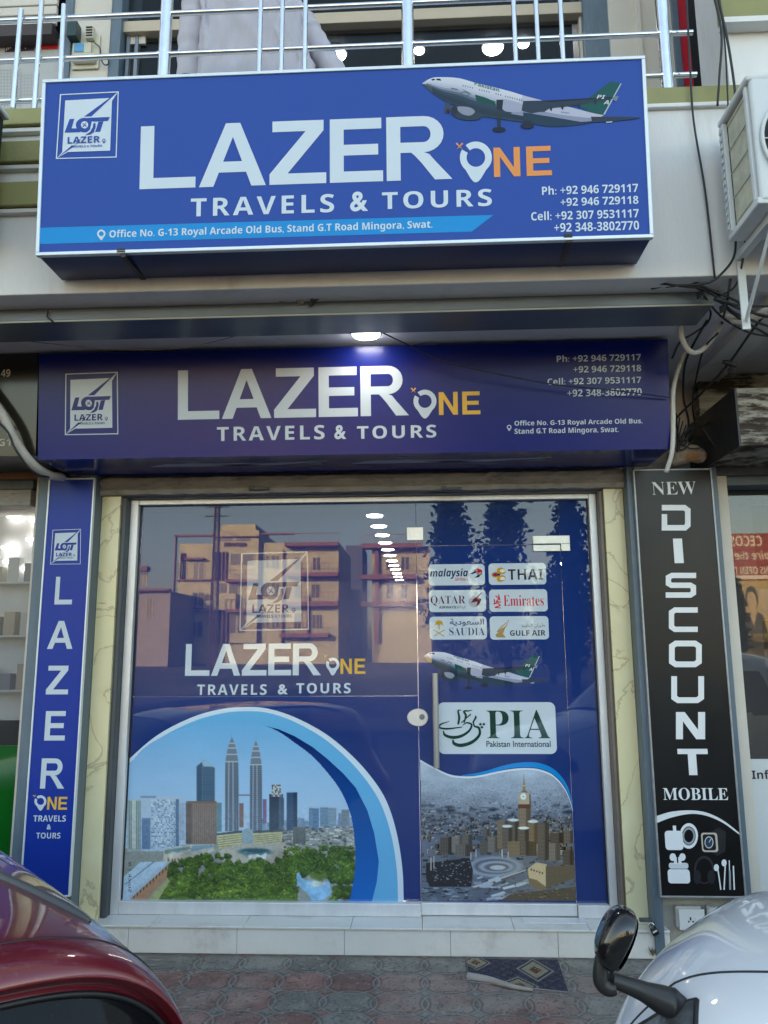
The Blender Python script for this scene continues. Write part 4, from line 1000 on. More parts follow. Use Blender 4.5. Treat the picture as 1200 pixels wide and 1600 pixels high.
inner = spline(G4([(26, 300), (110, 200), (200, 146), (300, 110), (400, 95), (490, 96), (575, 107), (640, 134), (700, 175), (770, 228), (820, 282), (862, 335), (892, 385), (918, 450), (930, 510), (938, 600), (935, 690), (915, BOT)]), 4)
poly_in = [tuple(p) for p in inner]+[(lx, base)]
K.a = K.a*1.02+.012
K.mesh(W, .0022, 'city_picture', mur, pl, inside([(x, min(y, 1407.5)) for x, y in poly_in]))
I = Ink(W, .0030); V, Fc = glyphs('Stock | #'); lo, hi = V.min(0), V.max(0); U = (V-lo)/(hi-lo)
for x, y in U: I.m.v.append(tuple(W.P(199.5+y*6.5-.0, 1394-x*48, .0030)))
for f in Fc: I.m.f.append(f); I.m.c.append(None)
I.build('caption_print', M['black'], pl)

# --- door graphics
gd = DB
def airline(x0, y0, x1, y1, label):
    I = Ink(gd, .0014); I.rrect(x0, y1, x1, y0, .022); return I.build('airline_sticker', WI['white'], D, label)
def ib(): return Ink(gd, .0026)
wink = vcol_mat('sticker_ink', .012, .5, 1.62)
NV, GY, RD, GD_, MR = C(24, 40, 84), C(44, 46, 52), C(200, 30, 42), C(196, 150, 40), C(92, 24, 54)
s1 = airline(670, 881, 757, 915, 'white airline sticker lettered malaysia with a red and blue kite')
I = ib(); I.text(SI('malaysia'), 672, 905, 731, 888, NV).text('airlines', 711, 907.5, 731, 901.5, RD)
I.poly([(734, 897), (741, 893), (741, 890), (746, 888), (753, 891), (754, 896), (748, 902), (741, 903), (746, 899), (744, 895), (738, 897)], NV).poly([(741, 893), (746, 888), (752, 890), (753, 896), (747, 897), (748, 892)], RD); I.build('print', wink, s1)
s2 = airline(764, 879.5, 852.5, 914, 'white airline sticker lettered THAI with a gold orchid')
I = ib(); I.text(SB('THAI'), 794, 906, 848, 889, C(50, 44, 66), off=-.008)
for cx, cy, rx, ry, rot in ((783, 892, 7, 5, .3), (783, 904, 7, 5, -.3), (775, 898, 7, 4.5, 0)): I.ell(cx, cy, rx, ry, GD_, 18, rot)
for cx, cy, rx, ry in ((785, 892, 4, 2.6), (785, 904, 4, 2.6)): I.ell(cx, cy, rx, ry, C(225, 225, 220))
I.ell(774, 898, 4, 2.6, C(150, 40, 90)).ell(779, 898, 2.4, 1.8, C(70, 40, 100)); I.build('print', wink, s2)
s3 = airline(670.5, 921.5, 758.5, 956.5, 'white airline sticker lettered QATAR with an antelope head')
I = ib(); I.text(RB('QATAR'), 673, 946.5, 727, 930.5, MR, off=-.012).text(SB('AIRWAYS'), 686, 951, 712, 946.8, GY).text('\u0627\u0644\u0642\u0637\u0631\u064a\u0629', 711, 951.8, 728, 945.6, GY)
I.ell(741, 940, 8.6, 9, C(178, 172, 178), 20, .3).poly([(735, 942), (744, 933), (753, 926), (747, 934), (752, 936), (749, 944), (744, 948), (746, 940)], MR).line([(738, 938), (753, 926)], 1, MR); I.build('print', wink, s3)
s4 = airline(765, 920.5, 854.5, 956, 'white airline sticker lettered Emirates in red')
I = ib(); I.text(RB('Emirates'), 787, 947, 849, 929.5, RD, off=-.010)
for a in ([(774, 931), (780, 935), (775, 940), (783, 941)], [(771, 944), (777, 942), (782, 946), (773, 949), (782, 950)], [(779, 929), (781, 938)], [(772, 936), (773, 943)]): I.line(a, 1.7, RD)
I.build('print', wink, s4)
s5 = airline(671.5, 963, 760, 999.5, 'white airline sticker lettered SAUDIA with a gold palm and swords')
I = ib(); I.text(RB('SAUDIA'), 702, 993, 757, 980.5, C(40, 64, 112), off=-.012).text('\u0627\ufedf\ufeb4\ufecc\ufeee\u062f\ufef3\ufe94'[::-1], 703, 979, 756, 966.5, C(40, 64, 112), off=.012)
I.line([(686, 983), (686, 974)], 1.6, GD_); I.ell(686, 973, 5.5, 3.5, GD_, 14).line([(677, 984), (686, 989), (694, 994)], 1.3, GD_).line([(695, 984), (686, 989), (678, 994)], 1.3, GD_).line([(679, 977), (683, 973)], 1.2, GD_).line([(693, 977), (689, 973)], 1.2, GD_); I.build('print', wink, s5)
s6 = airline(766, 962.5, 856.5, 999.5, 'white airline sticker lettered GULF AIR with a gold falcon')
I = ib(); I.text(SB('GULF AIR'), 797, 993.5, 852, 984.5, C(58, 56, 60)).text('\u0637\ufef4\ufeae\u0627\u0646 \u0627\ufedf\ufea8\ufee0\ufef4\ufea0'[::-1], 815, 981.5, 851, 974, C(120, 104, 80))
gf = C(168, 140, 88)
I.poly([(776, 987), (783, 979), (796, 968), (792, 977), (789, 982), (786, 990)], gf).poly([(774, 992), (781, 986), (788, 993), (790, 996), (776, 996)], gf); 
for k in range(4): I.line([(782+k*2.4, 982-k*2), (790+k*1.4, 978-k*2.4)], .7, C(222, 220, 212))
I.build('print', wink, s6)
s7 = Ink(gd, .0014).rrect(685, 1178, 867, 1097, .035).build('airline_sticker', WI['white'], D, 'large white airline sticker lettered PIA in dark green')
GN = C(24, 62, 52); I = ib(); I.text(RB('PIA'), 761, 1153.5, 858, 1109, GN, off=-.006).text('Pakistan International', 760, 1167, 860, 1157.5, C(40, 60, 62), off=.012)
g6 = lambda x, y: (630+x/3.636, 1000+y/3.636)
def brush(pts, ws):
    P = spline([g6(*p) for p in pts], 6); n = len(P); wv = np.interp(np.linspace(0, 1, n), np.linspace(0, 1, len(ws)), ws)
    A, Bq = [], []
    for i in range(n):
        d = P[min(i+1, n-1)]-P[max(i-1, 0)]; d = d/max(1e-6, np.linalg.norm(d)); nn = np.array([-d[1], d[0]])*wv[i]/2; A.append(tuple(P[i]+nn)); Bq.append(tuple(P[i]-nn))
    I.strip(A, Bq, GN)
brush([(262, 462), (215, 478), (204, 496), (250, 504), (335, 494)], [1, 2.4, 2.6, 3, 1.5]); brush([(228, 515), (238, 540), (280, 553), (330, 545), (375, 515), (388, 480), (360, 470), (338, 485)], [1.5, 4, 5, 4.5, 3.4, 3, 2.2, 1])
brush([(282, 565), (290, 588), (330, 598), (390, 580), (432, 540), (430, 500), (404, 488), (398, 460)], [2, 5, 5.6, 5, 4, 3.6, 2.6, 2]); brush([(312, 480), (318, 440), (312, 402), (330, 398)], [3, 3.6, 2.6, 1]); brush([(345, 470), (356, 430), (345, 405), (372, 402), (392, 398)], [2, 3.6, 3, 2, 1]); brush([(395, 470), (412, 440), (408, 430)], [2.4, 3, 1.4]); brush([(330, 470), (384, 420)], [1.4, 2])
for x, y in ((438, 478), (458, 478), (447, 495)): I.poly([g6(x-9, y), g6(x, y-9), g6(x+9, y), g6(x, y+9)], GN)
I.build('print', wink, s7)
airliner(gd, lambda x, y: (662+(x-60)*.1838, 1018.5+(y-66)*.218), D, WI['ink'], .9, .0014)
# holy-city view on the lower door
g5 = lambda x, y: (640+x/3.53, 1190+y/3.53); G5 = lambda pts: [g5(*p) for p in pts]
B2_ = 772
topc = spline(G5([(58, 0), (100, 24), (150, 50), (200, 74), (250, 88), (330, 92), (400, 84), (480, 66), (560, 52), (630, 46), (700, 50), (750, 64), (790, 84), (830, 122), (860, 165), (882, 215), (900, 275)]), 4)
H = Canvas(g5(56, 0)[0], g5(0, -10)[1], g5(928, 0)[0], g5(0, B2_)[1], .85)
sv = np.clip((H.Y-g5(0, 40)[1])/(g5(0, 330)[1]-g5(0, 40)[1]), 0, 1)[..., None]
H.a[:] = np.array(C(176, 190, 208))*(1-sv)+np.array(C(104, 112, 128))*sv
H.a *= (.70+.60*vnoise(H.X, H.Y*2.2, .035, 21, 5)[..., None])
def hr(x0, y0, x1, y1, c): a, b = g5(x0, y0), g5(x1, y1); H.rect(a[0], a[1], b[0], b[1], C(*c))
def hp(pts, c): H.poly(G5(pts), C(*c))
for i in range(1500):
    y = 110+290*r_.random()**1.1; x = r_.uniform(60, 915); s_ = .4+(y-100)/170; g = r_.uniform(70, 200)-(y-110)*.10; hr(x, y, x+r_.uniform(3, 8)*s_, y+r_.uniform(2, 5)*s_, (g, g*1.02, g*1.08))
for i in range(150):
    y = 240+200*r_.random(); x = r_.uniform(60, 915); H.ell(*g5(x, y), r_.uniform(3, 9), r_.uniform(1, 3), C(58, 64, 74), .6, .8)
for i in range(420):
    y = 500+270*r_.random(); x = r_.uniform(60, 925); g = r_.uniform(40, 130); hr(x, y, x+r_.uniform(5, 26), y+r_.uniform(3, 10), (g, g*1.03, g*1.06))
for i in range(240):
    y = 300+220*r_.random(); x = r_.choice([r_.uniform(60, 500), r_.uniform(700, 910)]); s_ = .5+(y-280)/190; g = r_.uniform(62, 150); w_, h_ = r_.uniform(6, 16)*s_, r_.uniform(7, 22)*s_
    hr(x, y-h_, x+w_, y, (g*1.04, g, g*.95)); hr(x+w_*.6, y-h_, x+w_, y, (g*.6, g*.58, g*.56)); hr(x, y-h_, x+w_, y-h_+1.6, (min(235, g*1.5),)*3)
def tower(x0, y0, x1, y1, c, cap=None, cols=5):
    hr(x0, y0, x1, y1, c); hr(x0+(x1-x0)*.62, y0, x1, y1, tuple(v*.66 for v in c))
    for k in range(int((y1-y0)/7)): hr(x0, y0+4+k*7, x1, y0+5.6+k*7, tuple(v*.74 for v in c))
    for k in range(cols): hr(x0+(k+.5)*(x1-x0)/cols-1, y0+3, x0+(k+.5)*(x1-x0)/cols+1, y1, tuple(v*.82 for v in c))
    if cap: H.ell(*g5((x0+x1)/2, y0), (x1-x0)/7.2, 2.2, C(*cap))
for a in ((168, 416, 240, 512), (232, 412, 300, 500), (290, 402, 345, 470), (252, 456, 340, 522), (388, 435, 450, 512), (430, 415, 492, 500), (776, 392, 850, 450), (850, 380, 905, 450), (760, 450, 830, 545), (846, 488, 905, 570), (400, 372, 440, 410)): tower(*a, tuple(np.array((112, 108, 104))+r_.uniform(-16, 24)))
tower(598, 232, 668, 360, (146, 132, 116)); hr(598, 232, 668, 258, (112, 76, 62)); hp([(598, 235), (600, 178), (632, 160), (664, 178), (668, 235)], (176, 164, 142)); hp([(610, 170), (632, 150), (654, 170)], (128, 112, 92)); hp([(622, 152), (630, 78), (640, 152)], (150, 128, 92)); hr(629, 66, 632.5, 90, (176, 150, 90)); hr(622, 130, 641, 136, (196, 176, 130))
H.ell(*g5(627, 192), 4.6, 5.2, C(222, 226, 224)); H.ell(*g5(627, 192), 1.0, 1.0, C(60, 80, 70)); hr(660, 180, 668, 236, (92, 84, 76))
for a, cp in (((484, 326, 548, 480), None), ((545, 322, 602, 440), (205, 215, 225)), ((510, 356, 566, 480), (205, 215, 225)), ((652, 330, 708, 450), (210, 220, 230)), ((706, 336, 768, 540), None), ((598, 366, 658, 510), (215, 224, 232)), ((540, 440, 700, 520), None), ((606, 438, 660, 516), None)): tower(*a, (112, 108, 104) if a[0] % 4 else (134, 122, 106), cp)
# courtyard of light marble and the long roofs
H.ell(*g5(470, 580), 42, 16, C(152, 164, 182), .9, .3); H.ell(*g5(470, 578), 33, 12, C(86, 92, 104), .9, .25); H.ell(*g5(478, 580), 27, 9, C(160, 172, 188), .9, .3); H.ell(*g5(480, 582), 20, 6.4, C(96, 100, 112), .9, .3); H.ell(*g5(486, 584), 12, 3.6, C(184, 192, 204), .9, .3)
hp([(90, 560), (330, 530), (350, 600), (340, 690), (110, 690), (90, 640)], (62, 62, 66))
for i in range(90): x, y = r_.uniform(120, 330), r_.uniform(545, 680); hr(x, y, x+r_.uniform(3, 10), y+3, tuple(np.array((190, 200, 210))*r_.uniform(.35, 1)))
hp([(330, 690), (640, 600), (660, 575), (668, 590), (420, 700), (350, 712)], (100, 100, 102)); hp([(340, 690), (640, 596), (642, 600), (346, 700)], (178, 186, 196))
for i in range(26):
    x, y = r_.uniform(340, 700), r_.uniform(640, 765); a = r_.uniform(-.4, .1); L_ = r_.uniform(25, 90); h = r_.uniform(6, 16); hp([(x, y), (x+L_, y+a*L_), (x+L_+8, y+a*L_+h), (x+6, y+h)], tuple(np.array((178, 192, 210))*r_.uniform(.7, 1.05)))
hp([(652, 590), (700, 556), (756, 566), (750, 700), (720, 712), (660, 672)], (186, 176, 150)); hp([(750, 576), (915, 572), (918, 640), (752, 700)], (104, 98, 88)); hp([(652, 640), (700, 652), (752, 690), (748, 704), (716, 712), (660, 676)], (122, 112, 96))
for i in range(5): hr(668+i*15, 590+i*5, 676+i*15, 600+i*5, (70, 64, 58))
hp([(560, 730), (918, 690), (918, 775), (480, 775)], (92, 88, 82))
for i in range(60): x, y = r_.uniform(560, 915), r_.uniform(700, 770); hr(x, y, x+r_.uniform(4, 20), y+r_.uniform(2, 5), tuple(np.array((150, 140, 124))*r_.uniform(.3, 1)))
for i in range(70): x, y = r_.uniform(66, 340), r_.uniform(690, 768); hr(x, y, x+r_.uniform(10, 40), y+r_.uniform(2, 8), tuple(np.array((150, 168, 190))*r_.uniform(.3, 1)))
for x, y0, y1 in ((118, 528, 600), (134, 520, 590), (366, 484, 528), (338, 500, 540), (512, 484, 530), (544, 496, 530), (508, 486, 520)): hr(x-2, y0, x+2, y1, (196, 192, 178)); hr(x-4, y0+14, x+4, y0+17, (170, 164, 150))
wr_m = np.clip((H.X-g5(420, 0)[0])/60, 0, 1)*np.clip((H.Y-g5(0, 300)[1])/25, 0, 1); H.a *= (1+wr_m[..., None]*np.array([.22, .10, -.08]))
H.a = np.clip((H.a-.10)*1.25+.085, .004, 1)
H.a *= (.86+.28*np.random.default_rng(2).random(H.a.shape[:2]))[..., None]; H.a = H.a*.88+.012
right_ = G5([(906, 420), (914, 600), (922, B2_)])
ph = [tuple(p) for p in topc]+right_+G5([(58, B2_)])
mesh_in = inside([(x, y) for x, y in ph])
dx1p, dx0p = 903, 655.8
hk = H.mesh(gd, .0016, 'city_picture', mur, D, lambda X, Y: mesh_in(X, Y) & (Y < 1407.3) & (X > 652+ (Y-850)*.0085+2) & (X < 875+(Y-862)*.0494-2))
I = Ink(gd, .0026)
A = [tuple(p) for p in topc]; up_ = [(x, y-3.2) for x, y in A]; I.strip(A, up_, lin((214, 226, 238))); I.up(.0002)
sw0 = spline(G5([(290, 78), (360, 76), (430, 66), (500, 48), (560, 36), (630, 30), (700, 34), (750, 48), (790, 68), (830, 104), (860, 146), (884, 200), (899, 268)]), 4); sw1 = spline(G5([(290, 74), (360, 64), (430, 48), (500, 26), (560, 12), (630, 3), (700, 5), (750, 18), (790, 38), (830, 74), (862, 120), (886, 180), (900, 262)]), 4)
I.strip([tuple(p) for p in sw0], [tuple(p) for p in sw1], lin((24, 138, 214))); I.build('swoosh_print', ringm, D)
# --- door hardware
def dl_(px, py, y=0): return aY(px, py, y)-Vector(D.location)
h0, h1 = dl_(679, 1052, -.05), dl_(683, 1200, -.05); xm = (h0.x+h1.x)/2
MB().tube([(xm, h0.y, h0.z), (xm, h0.y, h1.z)], .0175, 18).build('handle', mat('dark_steel', (.36, .36, .37), .34, metal=.55), D, auto=50)
for z in (h0.z-.06, h1.z+.06): MB().tube([(xm, h0.y, z), (xm, .0, z)], .007, 10).build('handle_stud', M['steel'], D, auto=50)
pf = mat('polished_patch_fitting', (.56, .55, .51), .34, metal=.7, var=.15, vscale=14)
a, b = dl_(833, 862), dl_(889, 837); MB().box(a.x, dl_(874.5, 850).x, -.016, -.002, a.z, DZ-zsill-.003).build('patch_fitting', pf, D, bevel=.002)
a, b = gl(833, 862), gl(889, 837)
MB().box(a.x, b.x, -.017, -.001, DZ+.003, b.z).box(DX1+.004, b.x, -.017, -.001, a.z, DZ+.0028).build('patch_fitting', pf, W.e, bevel=.002)
a, b = gl(636, 846), gl(661, 824); MB().box(a.x, b.x, -.014, -.001, a.z+.004, b.z).build('patch_fitting', pf, W.e, bevel=.002)
def oval(c, rx, rz, m, parent, half, y0=-.014):
    mb = MB(); n = 24; ang = [pi/2+pi*k/n for k in range(n+1)] if half < 0 else [-pi/2+pi*k/n for k in range(n+1)]
    lo = [(c.x+rx*cos(t), -.001, c.z+rz*sin(t)) for t in ang]; hi = [(c.x+rx*.94*cos(t), y0, c.z+rz*.94*sin(t)) for t in ang]
    mb.hexa(lo, hi); return mb.build('lock_plate', m, parent, bevel=.001)
lc = gl(655, 1121); lc.x = DX0
lkm = mat('lock_silver', (.66, .66, .66), .35, metal=.35)
oval(lc-Vector((.001, 0, 0)), .066, .050, lkm, W.e, -1); k_ = oval(lc+Vector((.001, 0, 0))-Vector(D.location), .055, .050, lkm, D, 1)
MB().lathe(dl_(659.5, 1120, -.012), (0, -1, 0), [(0, .016), (.008, .015), (.012, .009)], 18).build('key_cylinder', M['steel_grey'], k_)
# scuffs on the rail
# --- shutter housing and guide rails
RS = empty('roller_shutter', (0, -.1, 0), 'dusty grey roller shutter housing with dark side rails over the shop opening', 'shutter')
zs0, zs1 = aY(560, 787, -.09).z, aY(560, 771, -.11).z
MB((0, -.1, 0)).box(lx1+.002, rx0-.002, -.095, .0, ztop+.031, zs1).build('lintel_channel', M['channel'], RS, bevel=.003)
hous = MB((0, -.1, 0)); zt_ = aY(560, 742, -.16).z
prof = [(-.10, zs1+.001), (-.155, zs1+.004), (-.165, zs1+.03), (-.150, zs1+.05), (-.17, zs1+.075), (-.165, zt_), (-.10, zt_)]
nseg = 60; ringsL = []
for i in range(nseg+1):
    x = lx0+(rx1-lx0)*i/nseg; ringsL.append([(x, y+random.uniform(-.004, .004), z+random.uniform(-.003, .003)) for y, z in prof])
hous.loft(ringsL); hous.build('shutter_curtain', M['shutter'], RS)
for px in (405, 705):
    c = aY(px, 763, -.17); MB((0, -.1, 0)).box(c.x-.06, c.x+.06, -.186, -.171, c.z-.012, c.z+.004).box(c.x-.055, c.x-.03, -.192, -.187, c.z-.010, c.z+.012).build('hook', M['rail_dark'], RS, bevel=.002)
MB((0, -.1, 0)).box(lx1+.002, FX0-.001, -.10, .0, .14, ztop+.03).box(lx1+.012, FX0-.004, -.106, -.1005, .14, ztop+.03).build('guide_rail', M['rail_dark'], RS, bevel=.002)
MB((0, -.1, 0)).box(FX1+.001, rx0-.002, -.10, .0, .14, ztop+.03).box(FX1+.004, rx0-.009, -.106, -.1005, .14, ztop+.03).build('guide_rail', M['rail_brown'], RS, bevel=.002)
# --- interior seen through the film
RM = empty('shop_interior', (0, 2, 0), 'dim shop room behind the blue film window', 'room')
mo = Vector((0, 2, 0))
MB(mo).face([(-2, .06, .14), (2, .06, .14), (2, 13, .14), (-2, 13, .14)]).face([(-2, .06, 2.80), (2, .06, 2.80), (2, 13, 2.80), (-2, 13, 2.80)]).face([(-2, .06, .14), (-2, 13, .14), (-2, 13, 2.8), (-2, .06, 2.8)]).face([(2, .06, .14), (2, 13, .14), (2, 13, 2.8), (2, .06, 2.8)]).face([(-2, 13, .14), (2, 13, .14), (2, 13, 2.8), (-2, 13, 2.8)]).build('room_shell', mat('room_paint', (.10, .11, .14), .8), RM, fix=False)
cl0 = aZ(578, 788, 2.78); lm = emit('downlight_glow', (1, .96, .90), 75)
for n in range(15):
    y = cl0.y+n*.62
    e = empty('downlight', (cl0.x+.004*n, y, 2.795), 'round downlight in the receding row on the shop ceiling, seen through the window', 'lamp', 'row of shop downlights')
    MB().lathe((0, 0, 0), (0, 0, -1), [(0, .075), (.012, .072), (.014, .06)], 20).build('diffuser', lm, e)
    MB().lathe((0, 0, .001), (0, 0, -1), [(0, .095), (.006, .092)], 20).build('rim', M['edge_white'], e)

# ------------------------------------------------------------------ tiled step
ST = empty('entrance_step', (0, 0, 0), 'cream tiled step along the shop front with grey joints', 'step')
sx0, sx1 = lx0-.12, (aY(1046, 1450, YS).x)
MB().box(sx0, sx1, YS+.004, .06, -.02, zsill-.004).build('core', M['grout'], ST)
edges = [sx0]+[aY(px, 1470, YS).x for px in (370, 538, 704, 872)]+[sx1]
edges[0] = aY(200, 1470, YS).x-.0
edges = [sx0]+edges[0:]
for a, b in zip(edges, edges[1:]):
    MB().box(a+.0012, b-.0012, YS, YS+.012, .001, zsill-.012).build('riser_tile', M['tile'], ST, bevel=.0015)
e2 = [sx0]+[aZ(px, 1440, zsill).x for px in (240, 385, 550, 660, 800, 915)]+[sx1]
for a, b in zip(e2, e2[1:]): MB().box(a+.0012, b-.0012, YS-.012, .05, zsill-.0105, zsill).build('tread_tile', M['tile'], ST, bevel=.002)
MB().box(DX0+.55, DX1+.03, -.12, -.042, zsill+.0005, zsill+.006).build('threshold_strip', M['alu'], ST, bevel=.001)

# ------------------------------------------------------------------ door mat
mz = lambda px, py: aZ(px, py, .006)
c00, c10, c11, c01 = aZ(733, 1533, .006), aZ(889, 1550, .006), aZ(872, 1499, .006), aZ(728, 1497, .006)
nu, nv = 120, 60; V = []; col = []
dm = [(.72, .62, .20, .40), (.10, .82, .16, .34), (.52, .06, .20, .30)]
rr2 = np.random.default_rng(4)
for j in range(nv+1):
    for i in range(nu+1):
        s_, t_ = i/nu, j/nv
        p = c00*(1-s_)*(1-t_)+c10*s_*(1-t_)+c11*s_*t_+c01*(1-s_)*t_
        cedge = max(0, .30-t_)*max(0, .75-s_)**.6            # the near left edge is curled over
        V.append((p.x, p.y, p.z+.002*sin(s_*9)*sin(t_*7)))
        g = rr2.random(); base_ = np.array(C(84, 82, 94))*(.42+.9*g)*(.85+.3*(sin(s_*46)*sin(t_*30) > .2))
        for cx_, cy_, rx_, ry_ in dm:
            d = abs(s_-cx_)/rx_+abs(t_-cy_)/ry_
            if d < 1: base_ = np.array(C(150, 145, 140)) if d > .88 else (np.array(C(62, 60, 70)) if d > .74 else np.array(C(158, 148, 126))*(.7+.5*g))
            if d < .34: base_ = np.array(C(120, 52, 44)) if rr2.random() < .4 else (np.array(C(52, 60, 42)) if rr2.random() < .5 else np.array(C(150, 140, 118)))
        if min(s_, 1-s_) < .008 or min(t_, 1-t_) < .014: base_ = np.array(C(150, 146, 150))
        col.append(base_)
idx = (np.arange(nv)[:, None]*(nu+1)+np.arange(nu)[None]).reshape(-1); Q = np.stack([idx, idx+1, idx+nu+2, idx+nu+1], -1)
mt = raw_mesh('door_mat', np.array([tuple(v) for v in V]), Q, np.array(col)*.85, vcol_mat('mat_pile', .95, .1), None, True)
tag(mt, 'purple door mat with cream diamond flowers, its near corner curled, at the step', 'mat')
sm_ = mt.modifiers.new('solid', 'SOLIDIFY'); sm_.thickness = .006; sm_.offset = -1
cpts = [aZ(731, 1526, .012), aZ(765, 1531, .016), aZ(800, 1541, .014), aZ(832, 1547, .008)]
mbq = MB(); P = spline([tuple(p) for p in cpts], 6); mbq.tube(P, list(np.linspace(.020, .006, len(P))), 14); mbq.build('curled_edge', mat('mat_backing', (.36, .33, .30), .9, var=.15), mt, smooth=True)

# ------------------------------------------------------------------ cables, hoses, small fixtures
def cable(name, label, cat, pts, r, m=None, group=None, n=8):
    P = spline([tuple(aY(*p)) for p in pts], 8)
    o = Vector(P[0]); k = MB(o); k.tube(P, r, n); ob = k.build(name, m or M['cable'], None, smooth=True); ob.location = o
    return tag(ob, label, cat, group)
cable('cable', 'thin black wire hanging from the soffit lamp across the fascia phone numbers', 'cable', [(590, 516, -.86), (640, 540, -.82), (700, 566, -.78), (850, 598, -.72), (960, 610, -.70), (1046, 621, -.66)], .0035)
G1 = 'black cables hanging down the white parapet'
cable('cable', 'black cable running down the parapet between the railing end and the air conditioner', 'cable', [(1072, -20, -1.36), (1078, 100, -1.36), (1084, 190, -1.355), (1102, 300, -1.35), (1117, 435, -1.35)], .005, group=G1)
cable('cable', 'black cable looping above the air conditioner from the olive band', 'cable', [(1112, -20, -1.42), (1127, 50, -1.42), (1124, 120, -1.40), (1121, 165, -1.40)], .0055, group=G1)
cable('cable', 'black cable slanting down behind the top of the air conditioner', 'cable', [(1118, -20, -1.42), (1136, 60, -1.42), (1147, 130, -1.42), (1150, 170, -1.40)], .006, group=G1)
cable('cable', 'thin dark cable beside the two thicker ones above the air conditioner', 'cable', [(1122, -20, -1.39), (1132, 60, -1.39), (1136, 130, -1.39), (1138, 175, -1.39)], .004, group=G1)
cable('cable', 'black cable drooping under the air conditioner to the cable knot', 'cable', [(1150, 365, -1.38), (1147, 400, -1.36), (1130, 425, -1.36), (1105, 442, -1.34), (1060, 446, -1.30), (1020, 443, -1.25), (945, 453, -1.21)], .0055)
G2 = 'black cables bundled at the right end of the pelmet'
for pts, lb in (
    ([(1017, 451, -1.22), (1050, 445, -1.24), (1090, 447, -1.26), (1130, 470, -1.26), (1170, 487, -1.24), (1230, 500, -1.2)], 'black cable leaving the knot rightward under the bracket foot'),
    ([(1040, 448, -1.23), (1085, 445, -1.25), (1120, 462, -1.25), (1150, 490, -1.22), (1230, 520, -1.15)], 'second black cable leaving the knot rightward, just below the first'),
    ([(1085, 441, -1.27), (1115, 455, -1.28), (1150, 470, -1.26), (1185, 492, -1.22), (1230, 497, -1.2)], 'thick black cable curving from the pelmet end to the frame edge'),
    ([(1147, 390, -1.32), (1142, 430, -1.30), (1136, 470, -1.25), (1128, 505, -1.0)], 'black cable dropping straight past the bracket foot into the white conduit'),
    ([(1120, 455, -1.2), (1132, 478, -1.15), (1160, 500, -1.1), (1230, 540, -1.0)], 'black cable sagging lowest out of the knot to the right')):
    cable('cable', lb, 'cable', pts, .006, group=G2)
for pts, lb in (
    ([(1060, 447, -1.25), (1100, 452, -1.27), (1128, 468, -1.27), (1160, 478, -1.25), (1230, 478, -1.2)], 'black cable leaving the knot rightward, highest of the bundle'),
    ([(1100, 462, -1.2), (1122, 490, -1.12), (1150, 510, -1.05), (1180, 522, -1.0), (1230, 528, -.95)], 'thin black cable dipping under the white wrapped pipe'),
    ([(1095, 470, -1.1), (1110, 486, -1.0), (1105, 505, -.95), (1085, 520, -.92), (1062, 535, -.88), (1050, 560, -.80)], 'black cable curling back left behind the white conduit to the fascia corner'),
    ([(1165, 372, -1.36), (1160, 410, -1.35), (1150, 445, -1.30), (1128, 460, -1.27), (1108, 455, -1.26)], 'black cable hanging in a bow from the air conditioner to the knot'),
    ([(1122, 520, -.95), (1100, 545, -.85), (1088, 590, -.6), (1082, 630, -.42), (1086, 665, -.3)], 'thin black cable running down the soffit corner behind the hose')):
    cable('cable', lb, 'cable', pts, .005, group=G2)
for (x, y, Y), lb in (((1092, 448, -1.26), 'black taped joint on the cables above the pelmet end'), ((1128, 470, -1.27), 'black taped joint on the cables beside the bracket foot'), ((1140, 568, -.8), 'dangling black cable coil on the long slanting cable')):
    c_ = aY(x, y, Y); k = MB(c_); k.tube([c_+Vector((-.035, 0, .012)), c_+Vector((-.012, -.004, .004)), c_+Vector((.015, .003, -.006)), c_+Vector((.035, 0, -.014))], [.008, .014, .014, .008], 10)
    for q_ in range(3): k.tube([c_+Vector((.012*cos(t), .012*sin(t), -.012-.028*q_*.4-.02*abs(sin(t/2)))) for t in np.linspace(0, 2*pi, 14)], .0035, 6)
    o_ = k.build('cable_joint', M['cable'], None, smooth=True); o_.location = c_; tag(o_, lb, 'cable')
cable('cable', 'long black cable slanting from the right edge down to the pier by the fascia', 'cable', [(1215, 470, -1.15), (1180, 510, -1.0), (1140, 566, -.8), (1100, 610, -.6), (1060, 650, -.4), (1050, 668, -.35)], .006)
cable('cable', 'black cable curling down behind the white conduit to the pier top', 'cable', [(1105, 500, -.9), (1085, 535, -.8), (1070, 570, -.6), (1068, 620, -.4), (1076, 660, -.3), (1070, 690, -.25)], .006)
G3 = 'tangle of thin black wires on the right pier top'
tg = random.Random(12)
for k, lb in enumerate(('thin black wire arching left over the pier top', 'thin black wire looping lowest across the pier top', 'thin black wire reaching right toward the dark panel', 'thin black wire twisting up along the soffit edge', 'thin black wire crossing the middle of the tangle', 'thin black wire curling beside the white hose end')):
    c = [(1052+k*5, 640+k*6), (1065+tg.uniform(-8, 10), 690+tg.uniform(-20, 20)), (1085+tg.uniform(-10, 10), 670+tg.uniform(-15, 35)), (1110+tg.uniform(-12, 14), 690+tg.uniform(-40, 20))]
    cable('wire', lb, 'cable', [(x, y, -.28-.02*k) for x, y in c], .004, group=G3)
cable('conduit', 'bent white plastic conduit curving up under the soffit on the right', 'pipe', [(1064, 488, -.95), (1065, 525, -.93), (1078, 549, -.90), (1095, 548, -.88), (1112, 530, -.86), (1128, 505, -.85)], .013, M['white_pipe'], n=14)
cable('pipe', 'white wrapped air conditioner pipe running out to the right edge below the bracket', 'pipe', [(1125, 494, -1.05), (1150, 500, -1.08), (1168, 500, -1.1), (1190, 490, -1.15), (1225, 470, -1.2)], .020, M['white_pipe'], n=14)
